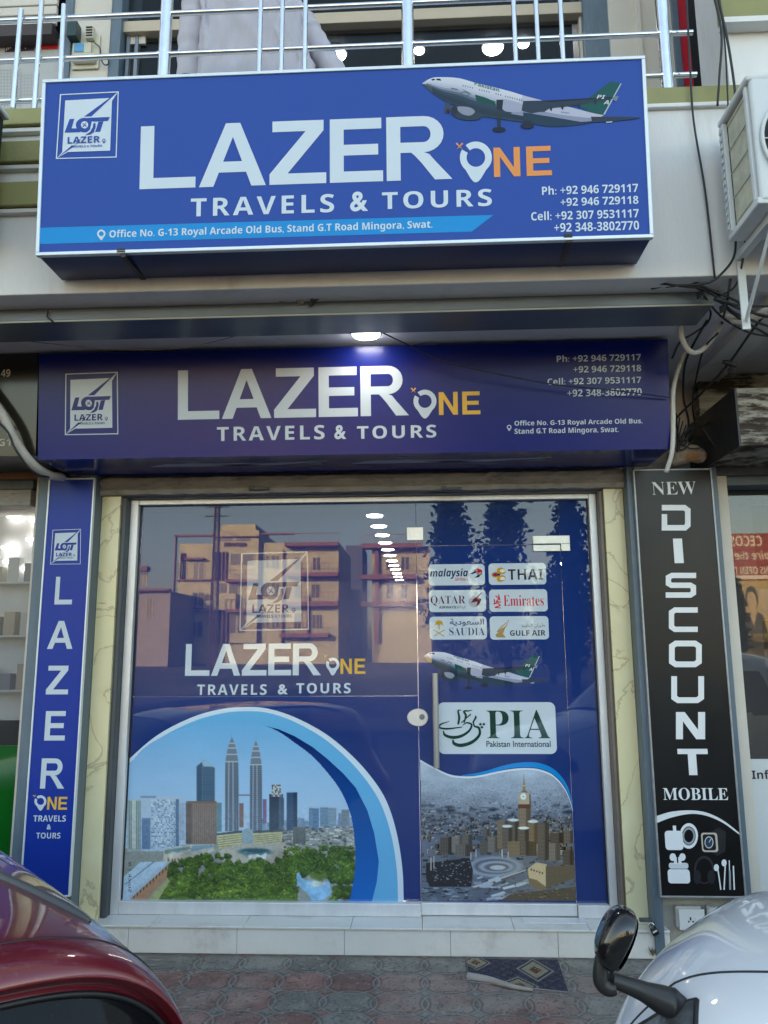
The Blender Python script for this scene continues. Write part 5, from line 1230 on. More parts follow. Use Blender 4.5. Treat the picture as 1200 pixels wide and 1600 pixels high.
cable('hose', 'white drain hose hanging down the right end of the navy fascia', 'hose', [(1078, 530, -.60), (1062, 570, -.60), (1052, 610, -.62), (1052, 660, -.62), (1050, 705, -.62), (1041, 738, -.58)], .012, M['white_pipe'], n=12)
cable('pipe', 'thick white wrapped pipe sloping down the black sign on the left', 'pipe', [(-60, 560, -.72), (0, 642, -.70), (22, 685, -.68), (48, 722, -.60), (75, 741, -.45), (98, 746, -.30)], .024, mat('wrapped_pipe', (.46, .44, .41), .7, var=.15, vscale=16, bump=.5, bscale=30), n=14)
cable('cable', 'black cable following the thick white pipe on the left', 'cable', [(-40, 640, -.74), (6, 668, -.73), (26, 705, -.70), (52, 738, -.62), (76, 746, -.5)], .006)
cable('cable', 'slack beige wire hanging along the soffit on the left', 'cable', [(-20, 520, -.93), (60, 535, -.90), (200, 546, -.88), (300, 541, -.88), (420, 511, -.9)], .0022, mat('beige_wire', (.30, .25, .14), .6))
cable('wire', 'knotted beige wire ends hanging from the pelmet below the big sign', 'cable', [(436, 471, -1.19), (462, 468, -1.20), (470, 474, -1.2), (486, 462, -1.2), (505, 450, -1.22), (525, 432, -1.28), (530, 418, -1.34)], .003, mat('beige_wire_end', (.30, .25, .16), .6))
cable('wire', 'black twist of wire round the pelmet knot below the big sign', 'cable', [(484, 456, -1.2), (488, 466, -1.21), (484, 478, -1.2), (492, 470, -1.2), (500, 466, -1.2)], .005)
cable('wire', 'short rusty wire tie on the pelmet at the left', 'cable', [(75, 486, -1.19), (74, 495, -1.2), (82, 502, -1.19), (100, 518, -1.0)], .004, mat('rusty_wire', (.07, .045, .03), .8))
# patch of foam and plaster over the black sign
k = MB(); P = spline([tuple(aY(*p)) for p in ((1046, 722, -.22), (1062, 712, -.24), (1080, 708, -.25), (1100, 716, -.24))], 5); k.tube(P, [.03, .04, .045, .05, .052, .054, .055, .055, .055, .052, .05, .05, .048, .045, .04, .03][:len(P)], 16)
tag(k.build('pipe_stub', mat('foam_lagging', (.42, .34, .25), .9, var=.3, vscale=18, bump=.8, bscale=30, dirt=(.36, .17, .07), dscale=12, dlow=.5, dhigh=.6), None, smooth=True), 'stained foam covered pipe stub resting over the black discount sign', 'pipe')

# wall socket with its box, and white pipe under the black sign
p0, p1 = aY(1058, 1449, -.135), aY(1096, 1417, -.135)
SK = empty('wall_socket', ((p0.x+p1.x)/2, -.131, (p0.z+p1.z)/2), 'white three-pin wall socket in a surface box below the black sign', 'socket')
hw_, hh = (p1.x-p0.x)/2, (p1.z-p0.z)/2
wp = mat('white_plastic', (.70, .70, .70), .3)
MB().box(-hw_-.012, hw_-.012, -.035, 0, -hh+.006, hh+.012).build('back_box', M['white_pipe'], SK, bevel=.006)
MB().box(-hw_, hw_, -.048, -.0355, -hh, hh).build('face_plate', wp, SK, bevel=.004)
for x, z, w_, h_ in ((-.008, .006, .004, .008), (-.018, -.008, .004, .004), (.004, -.008, .004, .004)): MB().box(x-w_, x+w_, -.0486, -.0482, z-h_, z+h_).build('socket_hole', M['black'], SK)
MB().box(.018, hw_-.004, -.054, -.0485, -.010, .012).build('switch', wp, SK, bevel=.002)
px_ = aY(1113, 1430, -.165); k = MB((px_.x, px_.y, 0)); k.tube([(px_.x, px_.y, 0), (px_.x, px_.y, .25)], .028, 20); o_ = k.build('drain_pipe', mat('pipe_plastic', (.66, .66, .64), .35), None, auto=50); o_.location = (px_.x, px_.y, 0); tag(o_, 'short white drain pipe rising from the pavement beside the socket', 'pipe')
# padlock on the shutter rail
pl_ = aY(1021, 1452, -.235); PL = empty('padlock', pl_, 'small dark padlock hanging from the shutter rail behind the car mirror', 'padlock', None, (0, radians(-28), 0))
MB().box(-.018, .018, -.011, .011, -.030, .004).build('body', mat('padlock_body', (.035, .035, .037), .3, metal=.7), PL, bevel=.004)
MB().box(-.012, .012, -.0125, -.0115, -.012, -.004).build('face_plate', M['alu'], PL)
MB().tube([(-.012, 0, .002), (-.012, 0, .022), (-.008, 0, .031), (0, 0, .035), (.008, 0, .031), (.012, 0, .022), (.012, 0, .002)], .0035, 10).build('shackle', M['steel'], PL, smooth=True)
hp_ = aY(1008, 1437, -.225); k = MB(hp_); k.box(hp_.x-.03, hp_.x+.035, -.24, -.2155, hp_.z-.008, hp_.z+.008); o_ = k.build('hasp', M['rail_dark'], None, bevel=.002); o_.location = hp_; tag(o_, 'dark steel hasp on the blue-grey channel holding the padlock', 'hasp')
# weed at the foot of the step
wd = aY(1020, 1494, YS-.01); k = MB(wd)
for a in range(14):
    t = a/14*2*pi; L_ = random.uniform(.025, .06); d = Vector((cos(t)*.5, -abs(sin(t))*.3, 1)).normalized(); q = wd+d*L_; s_ = Vector((sin(t), 0, cos(t)))*.005
    k.face([wd, wd+d*L_*.5+s_, q, wd+d*L_*.5-s_])
o_ = k.build('weed', mat('dry_weed', (.14, .12, .06), .9), None); o_.location = wd; tag(o_, 'dry weed growing at the foot of the tiled step behind the car mirror', 'plant')
# electric box on the upper wall
JB = empty('junction_box', aY(135, 88, -.125), 'cream electric box with a dark green adaptor and wires on the upper wall', 'electric box')
jl = lambda x, y, d=0: aY(x, y, -.125-d)-JB.location
def jbox(x0, y0, x1, y1, d0, d1, name, m, bev=.004):
    a, b = jl(x0, y1), jl(x1, y0); return MB().box(a.x, b.x, -d1, -d0, a.z, b.z).build(name, m, JB, bevel=bev)
cr = mat('cream_plastic', (.55, .52, .40), .4, var=.05)
jbox(113, 56, 158, 110, 0, .012, 'back_plate', cr); jbox(116, 90, 153, 104, .0125, .05, 'cover', cr, .01); jbox(116, 72, 146, 89.5, .0125, .035, 'socket_panel', cr)
jbox(119, 74, 135, 88, .0355, .040, 'blue_socket', mat('blue_plastic', (.10, .30, .55), .4)); jbox(112, 47, 129, 71, .0125, .085, 'adaptor', mat('dark_green_plastic', (.012, .035, .032), .4)); jbox(138, 49, 151, 68, .0125, .05, 'breaker', cr)
for k_i in range(4): jbox(139.5, 51+k_i*4.2, 149.5, 53+k_i*4.2, .0505, .056, 'terminal', M['black'], .001)
P = spline([tuple(jl(*p, .03)) for p in ((148, 67), (156, 75), (158, 92), (163, 101), (169, 100), (169, 90))], 6); MB().tube(P, .004, 8).build('wire', M['cable'], JB, smooth=True)

# ------------------------------------------------------------------ air conditioner units
acw = mat('ac_white_metal', (.62, .65, .66), .38, var=.05, vscale=4, dirt=(.42, .40, .36), dscale=4, dlow=.60, dhigh=.85)
fin = mat('ac_fins', (.58, .57, .46), .5, metal=.15, var=.2, vscale=14)
ACY0, ACY1 = -1.74, -1.44
ac_c = aY(1187, 312, ACY0); ac_t = aY(1162, 118, ACY0); AH = ac_t.z-ac_c.z; AW = .80; ADp = ACY1-ACY0
AC = empty('air_conditioner', (ac_c.x-.005, ACY1, ac_c.z), 'white air conditioner unit on a wall bracket right of the big sign', 'air conditioner', 'air conditioner units')
MB().box(.012, AW, -ADp, -ADp+.03, .0, AH).build('front_panel', acw, AC, bevel=.022, seg=4)
MB().box(-.004, AW+.004, -ADp-.002, .004, AH-.022, AH+.008).build('top_panel', acw, AC, bevel=.012, seg=3)
MB().box(0, AW, -ADp+.005, 0, -.012, .018).build('base_tray', acw, AC, bevel=.006)
MB().box(.0, .022, -.040, 0, .02, AH-.024).build('corner_post', acw, AC, bevel=.004)
MB().box(.004, .022, -ADp+.031, -ADp+.055, .02, AH-.024).build('corner_post', acw, AC, bevel=.004)
mm = MB()
for i in range(5): mm.box(.016, .0185, -ADp+.058, -.044, .05+i*(AH-.10)/4, .05+i*(AH-.10)/4+.003)
for i in range(24): mm.box(.020, .030, -ADp+.058+i*.0082, -ADp+.058+i*.0082+.005, .022, AH-.028)
mm.build('condenser_fins', fin, AC)
MB().box(.032, AW-.02, -ADp+.032, -.01, .02, AH-.026).build('core', M['dark_room'], AC)
mm = MB()
for i in range(14): mm.box(-.006, -.002, -.030, -.010, .03+i*(AH-.06)/14, .03+i*(AH-.06)/14+.018)
mm.build('side_grille', acw, AC)
fc = Vector((.240, -ADp-.004, AH*.47)); fr_ = .20
k = MB(); k.lathe(fc+Vector((0, .005, 0)), (0, -1, 0), [(0, fr_), (.003, fr_), (.0045, fr_*.99)], 48); k.build('fan_recess', M['dark_room'], AC)
for r in (.205, .175, .145, .115, .085, .055, .03):
    MB().tube([(fc.x+r*cos(2*pi*i/48), fc.y-.006, fc.z+r*sin(2*pi*i/48)) for i in range(49)], .0035 if r < .2 else .008, 8, False).build('grille_ring', acw, AC, smooth=True)
for i in range(12): MB().tube([(fc.x+.02*cos(2*pi*i/12), fc.y-.008, fc.z+.02*sin(2*pi*i/12)), (fc.x+.205*cos(2*pi*i/12), fc.y-.008, fc.z+.205*sin(2*pi*i/12))], .0028, 6).build('grille_spoke', acw, AC)
ACb = empty('wall_bracket', (AC.location.x+.03, YF, ac_c.z-.012), 'white steel wall bracket under the right air conditioner', 'bracket')
for dx in (.04, .60):
    MB().box(dx, dx+.035, -.40, -.001, -.035, -.001).build('arm', acw, ACb, bevel=.002)
    MB().box(dx, dx+.035, -.012, -.001, -.36, -.036).build('wall_plate', acw, ACb, bevel=.002)
    MB().hexa([(dx+.008, -.36, -.036), (dx+.014, -.36, -.036), (dx+.014, -.33, -.036), (dx+.008, -.33, -.036)], [(dx+.008, -.03, -.34), (dx+.014, -.03, -.34), (dx+.014, -.013, -.32), (dx+.008, -.013, -.32)]).build('brace', acw, ACb)
def copy_tree(o, parent=None):
    c = o.copy(); COL.objects.link(c)
    if parent: c.parent = parent
    for ch in list(o.children): copy_tree(ch, c)
    return c
c = copy_tree(AC); e_ = aY(4, 300, ACY1); c.location = (e_.x-AW, ACY1, aY(3, 352, ACY1).z); c['label'] = 'white air conditioner unit cut off by the left edge of the picture'
c = copy_tree(ACb); c.location = (e_.x-AW-.06, YF, aY(3, 352, ACY1).z-.012); c['label'] = 'white steel wall bracket under the left air conditioner'

# ------------------------------------------------------------------ neighbours at street level
NL = Board('neighbour_sign', aY(20, 640, -.62), radians(5), 'black signboard with pale lettering cut off at the left edge', 'sign')
sign_box(NL, ((-420, 560), (58, 556), (57.5, 716), (-430, 716)), .40, mat('black_gloss_flex', (.02, .018, .014), .14, var=.1, vscale=3, bump=.05, bscale=7), M['black'], None)
I = Ink(NL); I.text(SB('49'), 1.5, 589, 16.5, 577).cut().text(SB('G1'), -3, 697, 17, 685.5); I.build('lettering', mat('pale_letter', (.42, .40, .37), .4), NL.e)
MB().box(-4.5, lsx0-.01, -.15, .03, aY(20, 748, -.15).z, aY(20, 730, -.15).z).build('lintel', mat('brown_plank', (.26, .14, .06), .7, var=.2, vscale=8, stretch=(.3, 2, 4)), B, bevel=.003)
MB().box(-4.5, aY(58, 780, -.1).x-.03, -.12, .03, aY(20, 790, -.12).z, aY(20, 765, -.12).z).build('lintel', M['shutter'], B, bevel=.004)
MB().box(-4.5, aY(58, 780, -.1).x-.03, -.10, .03, aY(20, 764, -.12).z+.002, aY(20, 749, -.12).z).build('lintel', M['channel'], B, bevel=.004)
NW = Board('shop_window', (-2.5, 0, 0), 0, 'glass window of the left neighbour shop with a green lower panel', 'window')
xa, xb = -4.4, aY(60, 1000, 0).x-.02
za_, zb_, zc_, zd_ = gl(20, 792).z, gl(20, 1125).z, gl(20, 1165).z, .05
o5 = Vector((-2.5, 0, 0))
MB(o5).box(xa, xb, 0, .008, zb_+.001, za_).build('pane', glass_mat('shop_glass', (.20, .21, .22), .22, .01, .5, 1.7, .004), NW.e)
MB(o5).box(xa, xb, .0, .008, zc_+.001, zb_-.001).build('lower_pane', glass_mat('dark_strip', (.035, .035, .036), .9, .03), NW.e)
MB(o5).box(xa, xb, -.002, .010, zd_, zc_).build('green_panel', mat('green_film', (.006, .10, .012), .06, ior=1.6, var=.05), NW.e)
MB(o5).box(xb, xb+.03, -.03, .02, .05, za_+.02).build('frame', M['alu'], NW.e, bevel=.003)
MB(o5).box(xa, xb, .35, .36, .05, za_+.1).build('display_wall', mat('display_white', (.60, .60, .61), .5, var=.08), NW.e)
I = Ink(NW, -.33); I.poly([(15, 956), (47, 954), (46, 975), (14, 976)]); I.build('poster', mat('violet_poster', (.035, .025, .085), .3), NW.e)
I = Ink(NW, -.325); I.text(SB('vi'), 31, 970, 46, 958); I.build('lettering', wp, NW.e)
I = Ink(NW, -.33); I.text(SB('Y'), 27, 1070, 42, 1050).cut().text('BG', 12, 1084, 24, 1078).cut(); I.line([(30, 1064), (30, 1014), (60, 1013)], .7).line([(30, 1064), (60, 1063)], .7); I.build('lettering', M['black'], NW.e)
for i, (x, y) in enumerate(((12, 855), (14, 877), (46, 888), (50, 842), (20, 806), (55, 812))):
    p = aY(x, y, .30); MB(o5).box(p.x-.045, p.x+.045, .30, .33, p.z-.010, p.z+.010).build('lamp', M['lampglow'], NW.e, bevel=.006)
MB(o5).box(xa+.3, xb-.05, .12, .17, za_+.02, za_+.05).build('strip_lamp', emit('strip_lamp_glow', (1, .98, .94), 7), NW.e)  # hidden glowing strip added to brighten the display wall
MB(o5).box(xa, xb, .012, .36, za_+.06, za_+.10).build('display_top', mat('display_top_white', (.6, .6, .6), .6), NW.e)
for k_i in range(3):
    z_ = zb_+.16+k_i*.34; MB(o5).box(xa, xb-.01, .24, .349, z_-.012, z_).build('shelf', mat('shelf_white', (.55, .55, .55), .4), NW.e)
    for i_ in range(5):
        x_ = xb-.09-i_*.11; h_ = (.12, .16, .10, .14, .15)[(i_+k_i*2) % 5]; MB(o5).box(x_-.036, x_+.036, .26, .33, z_+.001, z_+h_).build('boxed_goods', [mat('goods_a', (.5, .5, .5), .4), mat('goods_b', (.10, .12, .18), .4), mat('goods_c', (.35, .30, .24), .4)][(i_*2+k_i) % 3], NW.e, bevel=.002)
# right neighbour
XR = xr3+.076
NR = Board('shop_window', (2.2, 0, 0), 0, 'glass window of the right neighbour shop above a white film panel', 'window'); o6 = Vector((2.2, 0, 0))
zr0, zr1 = gl(1190, 1186).z, gl(1170, 764).z+.05
MB(o6).box(XR, 4.4, 0, .008, zr0+.001, zr1).build('pane', glass_mat('dark_shop_glass_right', (.030, .034, .036), .55, .008, .5, 1.85, .004), NR.e)
MB(o6).box(XR, 4.4, -.001, .010, .05, zr0).build('white_film', mat('white_film', (.62, .64, .66), .25, ior=1.55), NR.e)
I = Ink(NR, .0025); I.text(SB('Inf'), 1175, 1217, 1201, 1203); I.build('lettering', M['black'], NR.e)
p = aY(1171, 763, .5); disc_lamp('ceiling_lamp', (p.x, .5, p.z), .06, M['roomlamp'], 'lit ceiling lamp inside the right neighbour shop', 'lamp')
MB(o6).face([(XR-.05, .02, zr1+.1), (4.4, .02, zr1+.1), (4.4, 5, zr1+.1), (XR-.05, 5, zr1+.1)]).face([(XR-.05, 5, 0), (4.4, 5, 0), (4.4, 5, zr1+.1), (XR-.05, 5, zr1+.1)]).build('room_shell', M['dark_room'], NR.e, fix=False)
for k_i in range(3):
    z_ = zr0+.12+k_i*.36; MB(o6).box(XR+.02, 4.2, 1.2, 1.6, z_-.02, z_).build('shelf', M['steel_grey'], NR.e)
    for i_ in range(9):
        x_ = XR+.12+i_*.13; h_ = (.12, .2, .16, .22)[(i_*3+k_i) % 4]; MB(o6).box(x_-.045, x_+.045, 1.25, 1.4, z_+.001, z_+h_).build('boxed_goods', [mat('goods_d', (.4, .4, .4), .4), mat('goods_e', (.06, .10, .22), .4), mat('goods_f', (.30, .06, .05), .4)][(i_+k_i) % 3], NR.e, bevel=.002)
MB(o6).box(XR+.1, 3.6, .9, .98, zr1+.04, zr1+.07).build('strip_lamp', emit('fill_strip_glow_right', (1, .98, .94), 5), NR.e)  # glowing strip added to light the shelves
NX = aY(1091, 700, -.12).x; NB_z = aY(1090, 735, -.12).z; NB_t = aY(1092, 656, -.12).z; NB_front = max(-.8, aX(1152, 660, NX).y)
NS = empty('neighbour_sign', (NX, 0, NB_z), 'weathered brown-stained signboard with a black end panel over the right neighbour shop', 'sign')
stn = mat('stained_board', (.34, .32, .28), .8, var=.3, vscale=6, bump=.5, bscale=20, dirt=(.035, .022, .015), dscale=3.2, dlow=.44, dhigh=.54, stretch=(1.0, 1, 5))
MB().box(.012, 2.4, NB_front+.002, .03, 0, NB_t-NB_z).build('board', stn, NS)
MB().box(0, .011, NB_front, .03, -.004, NB_t-NB_z+.002).build('end_panel', M['black'], NS)
MB().box(.05, 2.4, -.06, .03, NB_t-NB_z+.004, SOF-NB_z-.004).build('back_board', stn, NS)
zq = aY(1170, 700, -.15).z
for i, (y0, y1, m_, d_) in enumerate(((704, 722, M['steel_grey'], -.20), (726, 742, M['rail_dark'], -.18), (744, 758, M['channel'], -.14))):
    MB().box(xr3+.002, 4.4, d_, .03, aY(1165, y1, d_).z, aY(1165, y0, d_).z).build('lintel', m_, B, bevel=.003)

# ------------------------------------------------------------------ person on the balcony
YP = -.72
PE = empty('person', (aY(395, 60, YP).x, YP, U0+.02), 'person in a loose pale grey tunic sitting behind the railing with their back turned', 'person')
po = Vector(PE.location)
def pp(px, py, dy=0): return aY(px, py, YP+dy)-po
cloth = mat('grey_cotton', (.47, .45, .51), .9, var=.06, vscale=9, bump=.5, bscale=9, stretch=(2.2, 1, .5))
skin = mat('skin', (.22, .115, .07), .55)
# body: skinned skeleton
bv, be_, br = [], [], []
def node(p, r, par=None):
    bv.append(tuple(p)); br.append(r)
    if par is not None: be_.append((par, len(bv)-1))
    return len(bv)-1
pel = node(pp(398, 150), .15); sp1 = node(pp(396, 90), .14, pel); sp2 = node(pp(390, 20), .155, sp1); ch_ = node(pp(386, -45), .15, sp2); nk = node(pp(384, -92), .06, ch_); hd0 = node(pp(384, -125), .085, nk); hd1 = node(pp(386, -165, .02), .095, hd0); node(pp(386, -190, .02), .06, hd1)
def hand(wr, d, side, par):
    d = d.normalized(); a = d.cross(Vector((0, 1, 0))).normalized(); palm = node(wr+d*.05, .024, par); pe = node(wr+d*.085, .026, palm)
    for k in range(4):
        b0 = node(wr+d*.10+a*(k-1.5)*.019, .0095, pe); L_ = (.030, .036, .034, .026)[k]
        b1 = node(wr+d*(.10+L_)+a*(k-1.5)*.021+Vector((0, .012, 0)), .0088, b0); node(wr+d*(.10+L_*1.7)+a*(k-1.5)*.021+Vector((0, .030, 0)), .0075, b1)
    t0 = node(wr+d*.05+a*side*.030, .011, palm); t1 = node(wr+d*.08+a*side*.048+Vector((0, .01, 0)), .010, t0); node(wr+d*.10+a*side*.052+Vector((0, .025, 0)), .008, t1)
shl = node(pp(322, -40), .065, ch_); el_ = node(pp(300, 40), .046, shl); wl = node(pp(294, 128), .029, el_); hand(pp(294, 128), Vector((-.05, 0, -1)), 1, wl)
shr = node(pp(408, -34), .065, ch_); er_ = node(pp(484, 56, .05), .046, shr); wr_ = node(pp(524, 118, .0), .029, er_); hand(pp(524, 118, .0), Vector((.35, 0, -1)), 1, wr_)
for s_ in (-1, 1):
    h_ = node(pp(398+s_*34, 160, .05), .10, pel); kn = node(pp(398+s_*55, 165, .48), .065, h_); an = node((pp(398+s_*55, 165, .50).x, .52, .08), .042, kn); node((pp(398+s_*55, 165, .50).x, .68, .04), .035, an)
me = bpy.data.meshes.new('body'); me.from_pydata(bv, be_, []); bo = link(bpy.data.objects.new('body', me), PE)
bo.modifiers.new('skin', 'SKIN'); 
for i, r in enumerate(br): me.skin_vertices[0].data[i].radius = (r, r)
me.skin_vertices[0].data[0].use_root = True
ss = bo.modifiers.new('sub', 'SUBSURF'); ss.levels = ss.render_levels = 2; me.materials.append(skin)
bo.modifiers['skin'].use_smooth_shade = True
# hair cap
k = MB(); c_ = Vector(pp(386, -160, .01)); k.loft([[c_+Vector((.105*cos(t)*s_, .115*sin(t)*s_, h_)) for t in np.linspace(0, 2*pi, 20, endpoint=False)] for h_, s_ in ((-.06, .80), (-.02, 1.0), (.04, 1.0), (.08, .8), (.10, .4))]); k.build('hair', M['black'], PE, smooth=True)
# tunic
def fold(t, h):
    rg_ = lambda x: (1-abs(sin(x)))**2
    return 1+.030*sin(4*t+5*h)+.12*rg_(3.5*t+2.2*h+.8*sin(5*h))-.075*rg_(5.5*t-3.0*h+1.3)+.07*rg_(8*t+4.5*h+.6*sin(9*h+t))+.010*sin(27*t-30*h)
rings = []
for (xl, xr_, y, dep) in ((306, 492, 190, .19), (308, 488, 150, .20), (314, 482, 105, .19), (318, 476, 70, .185), (320, 466, 35, .18), (322, 436, 0, .175), (327, 418, -30, .16), (336, 408, -60, .12), (362, 396, -84, .075)):
    c = (pp(xl, y)+pp(xr_, y))/2; wv = (pp(xr_, y)-pp(xl, y)).length/2
    rings.append((c, wv, dep))
dense = []
arr = np.array([[*c, wv, dep] for c, wv, dep in rings]); sm = spline(arr, 14)
for q in sm:
    n = 160; h = q[2]
    dense.append([(q[0]+q[3]*fold(t, h)*np.sign(cos(t))*abs(cos(t))**.75, q[1]+q[4]*fold(t+.3, h)*np.sign(sin(t))*abs(sin(t))**.8, q[2]) for t in np.linspace(0, 2*pi, n, endpoint=False)])
k = MB(); k.loft(dense, cap=False); tu = k.build('tunic', cloth, PE, smooth=True)
def sleeve(pts, rs, dyf):
    P = spline([np.array(p) for p in pts], 12); R2 = np.interp(np.linspace(0, 1, len(P)), np.linspace(0, 1, len(rs)), rs)
    R3 = [r*(1+.09*(1-abs(sin(i*.62+.4*sin(i*.9))))+.03*sin(i*1.7)) for i, r in enumerate(R2)]
    k = MB(); k.tube([Vector(p) for p in P], R3, 24, cap=False); o = k.build('sleeve', cloth, PE, smooth=True)
    return o
sleeve([pp(335, -50), pp(312, 0), pp(302, 55), pp(296, 128)], [.090, .088, .080, .070], 0)
sleeve([pp(392, -48), pp(428, -4, .02), pp(466, 34, .05), pp(494, 72, .06), pp(528, 122, .0)], [.085, .092, .088, .076, .062], 0)
MB().box(-.45, .45, -.05, .30, -.02, pp(398, 190).z-.0).build('seat_block', M['cream_wall'], B)
bpy.data.objects[B.children[-1].name].name
sb = [o for o in B.children if o.name.startswith('seat_block')][0]; sb.name = 'ledge'; sb.location = po

# ------------------------------------------------------------------ cars
def shell(prof, n, frame, sub=7, nv=72):
    """rounded car body: prof rows (s, z top, half width, z side, plan curvature); returns grid of world points"""
    R0 = np.array(spline([np.array(p, float) for p in prof], sub)); O, f, r = frame; G = []
    aa = np.linspace(-pi/2, pi/2, nv+1)
    for s_, zt_, W_, zs_, k_ in R0:
        row = []
        for a in aa:
            t = W_*np.sign(sin(a))*abs(sin(a))**(2/n); z = zs_+(zt_-zs_)*abs(cos(a))**(2/n)
            row.append(O+f*(s_+k_*(t/W_)**2*abs(t/W_)**.5)+r*t+Vector((0, 0, z)))
        G.append(row)
    return G, R0
def region(G, test, off=0.):
    """faces of the grid that pass test(i, j) as a mesh builder, pushed out along the normal by off"""
    k = MB(); ids = {}
    ni, nj = len(G), len(G[0])
    def vid(i, j):
        if (i, j) not in ids:
            p = G[i][j]
            if off:
                a = G[min(i+1, ni-1)][j]-G[max(i-1, 0)][j]; b = G[i][min(j+1, nj-1)]-G[i][max(j-1, 0)]; n_ = a.cross(b)
                if n_.length > 1e-9: 
                    n_.normalize(); p = p + n_*off*OUT
            ids[(i, j)] = k.pt(p)
        return ids[(i, j)]
    for i in range(ni-1):
        for j in range(nj-1):
            if test(i, j): k.f.append([vid(i, j), vid(i+1, j), vid(i+1, j+1), vid(i, j+1)]); k.c.append(None)
    return k
def on(G, i, j): 
    i0, j0 = int(i), int(j); fi, fj = i-i0, j-j0; i1, j1 = min(i0+1, len(G)-1), min(j0+1, len(G[0])-1)
    return (G[i0][j0]*(1-fi)+G[i1][j0]*fi)*(1-fj)+(G[i0][j1]*(1-fi)+G[i1][j1]*fi)*fj
def wheel(parent, c, axis, r=.28):
    w_ = empty('wheel', c); w_.parent = parent
    c0 = Vector((0, 0, 0)); ax = Vector(axis)
    MB().lathe(c0, ax, [(-.08, r*.8), (-.085, r*.95), (-.06, r), (.06, r), (.085, r*.95), (.08, r*.8)], 32).build('tyre', mat('tyre_rubber', (.02, .02, .021), .8), w_, auto=40)
    MB().lathe(c0, ax, [(-.07, r*.62), (-.078, r*.78), (.078, r*.78), (.07, r*.62), (.05, r*.2)], 32).build('rim', M['alu'], w_, auto=40)
def car_paint(name, c, flake=0., dusty=None):
    return mat(name, c, .32, metal=flake, coat=1.0, coat_rough=.035, var=.05, vscale=3, dirt=dusty, dscale=42, dlow=.575, dhigh=.85) if dusty else mat(name, c, .35, metal=flake, coat=1.0, coat_rough=.04)
OUT = 1.0
# red hatchback: we look over its rear right roof corner
HD = radians(44.336); rf = Vector((-sin(HD), cos(HD), 0)); rr_ = Vector((cos(HD), sin(HD), 0))
zr, sl_, lip, Wr, kr_ = 1.055, .023, .047, .712, .034
RO = Vector((-.941, -3.322, 0))
prof = [(3.40, .42, .55, .30, -.3), (3.42, .62, .62, .28, -.25), (3.25, .72, .68, .26, -.15), (2.7, .80, .73, .25, 0), (2.35, .86, .73, .25, 0), (1.85, zr, Wr, .25, 0), (1.3, zr+.04, Wr, .25, 0), (.7, zr+.04, Wr, .25, .02+kr_*.1), (.30, zr+.02, Wr, .25, kr_*.5), (.12, zr+.02-sl_*.6, Wr, .25, kr_*.8), (.045, zr+.015-sl_, Wr, .25, kr_*.95), (.012, zr-sl_-.003, Wr, .25, kr_), (.002, zr-sl_-.02, Wr, .25, kr_), (.008, zr-sl_-lip*.6, Wr, .25, kr_), (.025, zr-sl_-lip*.85, Wr-.004, .25, kr_), (.045, zr-sl_-lip, Wr-.008, .25, kr_), (.03, zr-sl_-lip-.03, Wr-.008, .25, kr_), (-.10, zr-sl_-lip-.26, Wr, .25, kr_), (-.16, zr-.46, Wr, .25, kr_), (-.22, .5, Wr, .25, kr_), (-.20, .36, Wr, .26, kr_)]
RC = empty('parked_car', RO, 'dark red hatchback parked at the lower left, its roof and rear window in view', 'car', None)
G, R0 = shell(prof, 4.056, (Vector((0, 0, 0)), rf, rr_), 7, 96)
nj = 96; per = 7
g0, g1 = 16*per-1, 17*per+2
def cabin_glass(i, j):
    if g0 <= i < g1 and 17 <= j < nj-17: return True
    return False
def side_glass(i, j):
    if not (5*per <= i < 9*per): return False
    p = G[i][j]; return .72 < p.z < zr-.10 and (j < 30 or j > nj-30)
def wind(i, j): return 4*per+2 <= i < 5*per-1 and 14 <= j < nj-14
red = car_paint('dark_red_paint', (.150, .008, .018), .2, (.20, .12, .11))
bodyo = region(G, lambda i, j: not (cabin_glass(i, j) or side_glass(i, j) or wind(i, j))).build('body', red, RC, smooth=True)
cg = mat('dirty_car_glass', (.006, .007, .009), .07, spec=.25, ior=1.45, var=.3, vscale=4, dirt=(.12, .12, .12), dscale=60, dlow=.64, dhigh=.74)
region(G, cabin_glass, -.004).build('rear_window', cg, RC, smooth=True)
se = [on(G, g0, j) for j in range(17, nj-16)]+[on(G, i, nj-17) for i in range(g0, g1+1)]+[on(G, g1, j) for j in range(nj-17, 16, -1)]+[on(G, i, 17) for i in range(g1, g0-1, -1)]
MB().tube(se, .006, 8, False).build('window_seal', M['black'], RC, smooth=True)
hg = [on(G, 9*per+1.5, j)+Vector((0, 0, .0002)) for j in range(8, nj-7)]
MB().tube(hg, .0022, 6).build('hatch_gap', M['black'], RC, smooth=True)
region(G, side_glass, -.004).build('side_window', cg, RC, smooth=True); region(G, wind, -.004).build('windscreen', cg, RC, smooth=True)
def toward(px, py, G):
    """grid index of the surface point that the photograph shows at a pixel"""
    best = None
    for i in range(len(G)):
        for j in range(len(G[0])):
            d = G[i][j]+GO-CAM; z = d.dot(fw)
            if z < .1: continue
            e = (600+F*d.dot(rt)/z-px)**2+(800-F*d.dot(up)/z-py)**2
            if best is None or e+z*40 < best[0]: best = (e+z*40, i, j)
    return best[1], best[2]
GO = RO
ti, tj = toward(140, 1440, G); tk, tl = toward(3, 1371, G)
for mir in (0, 1):
    pts = []
    for q in np.linspace(0, 1, 44):
        i = 5.6*per+(ti-5.6*per)*q; j = tl+(tj-tl)*min(1, max(0, (i-tk)/max(1, ti-tk))); j = nj-j if mir else j
        pts.append(on(G, i, j)+Vector((0, 0, .002)))
    MB().tube(pts, [.012]*38+[.012, .012, .011, .010, .008, .005], 10).build('roof_moulding', mat('rubber_moulding', (.055, .058, .062), .45), RC, smooth=True)
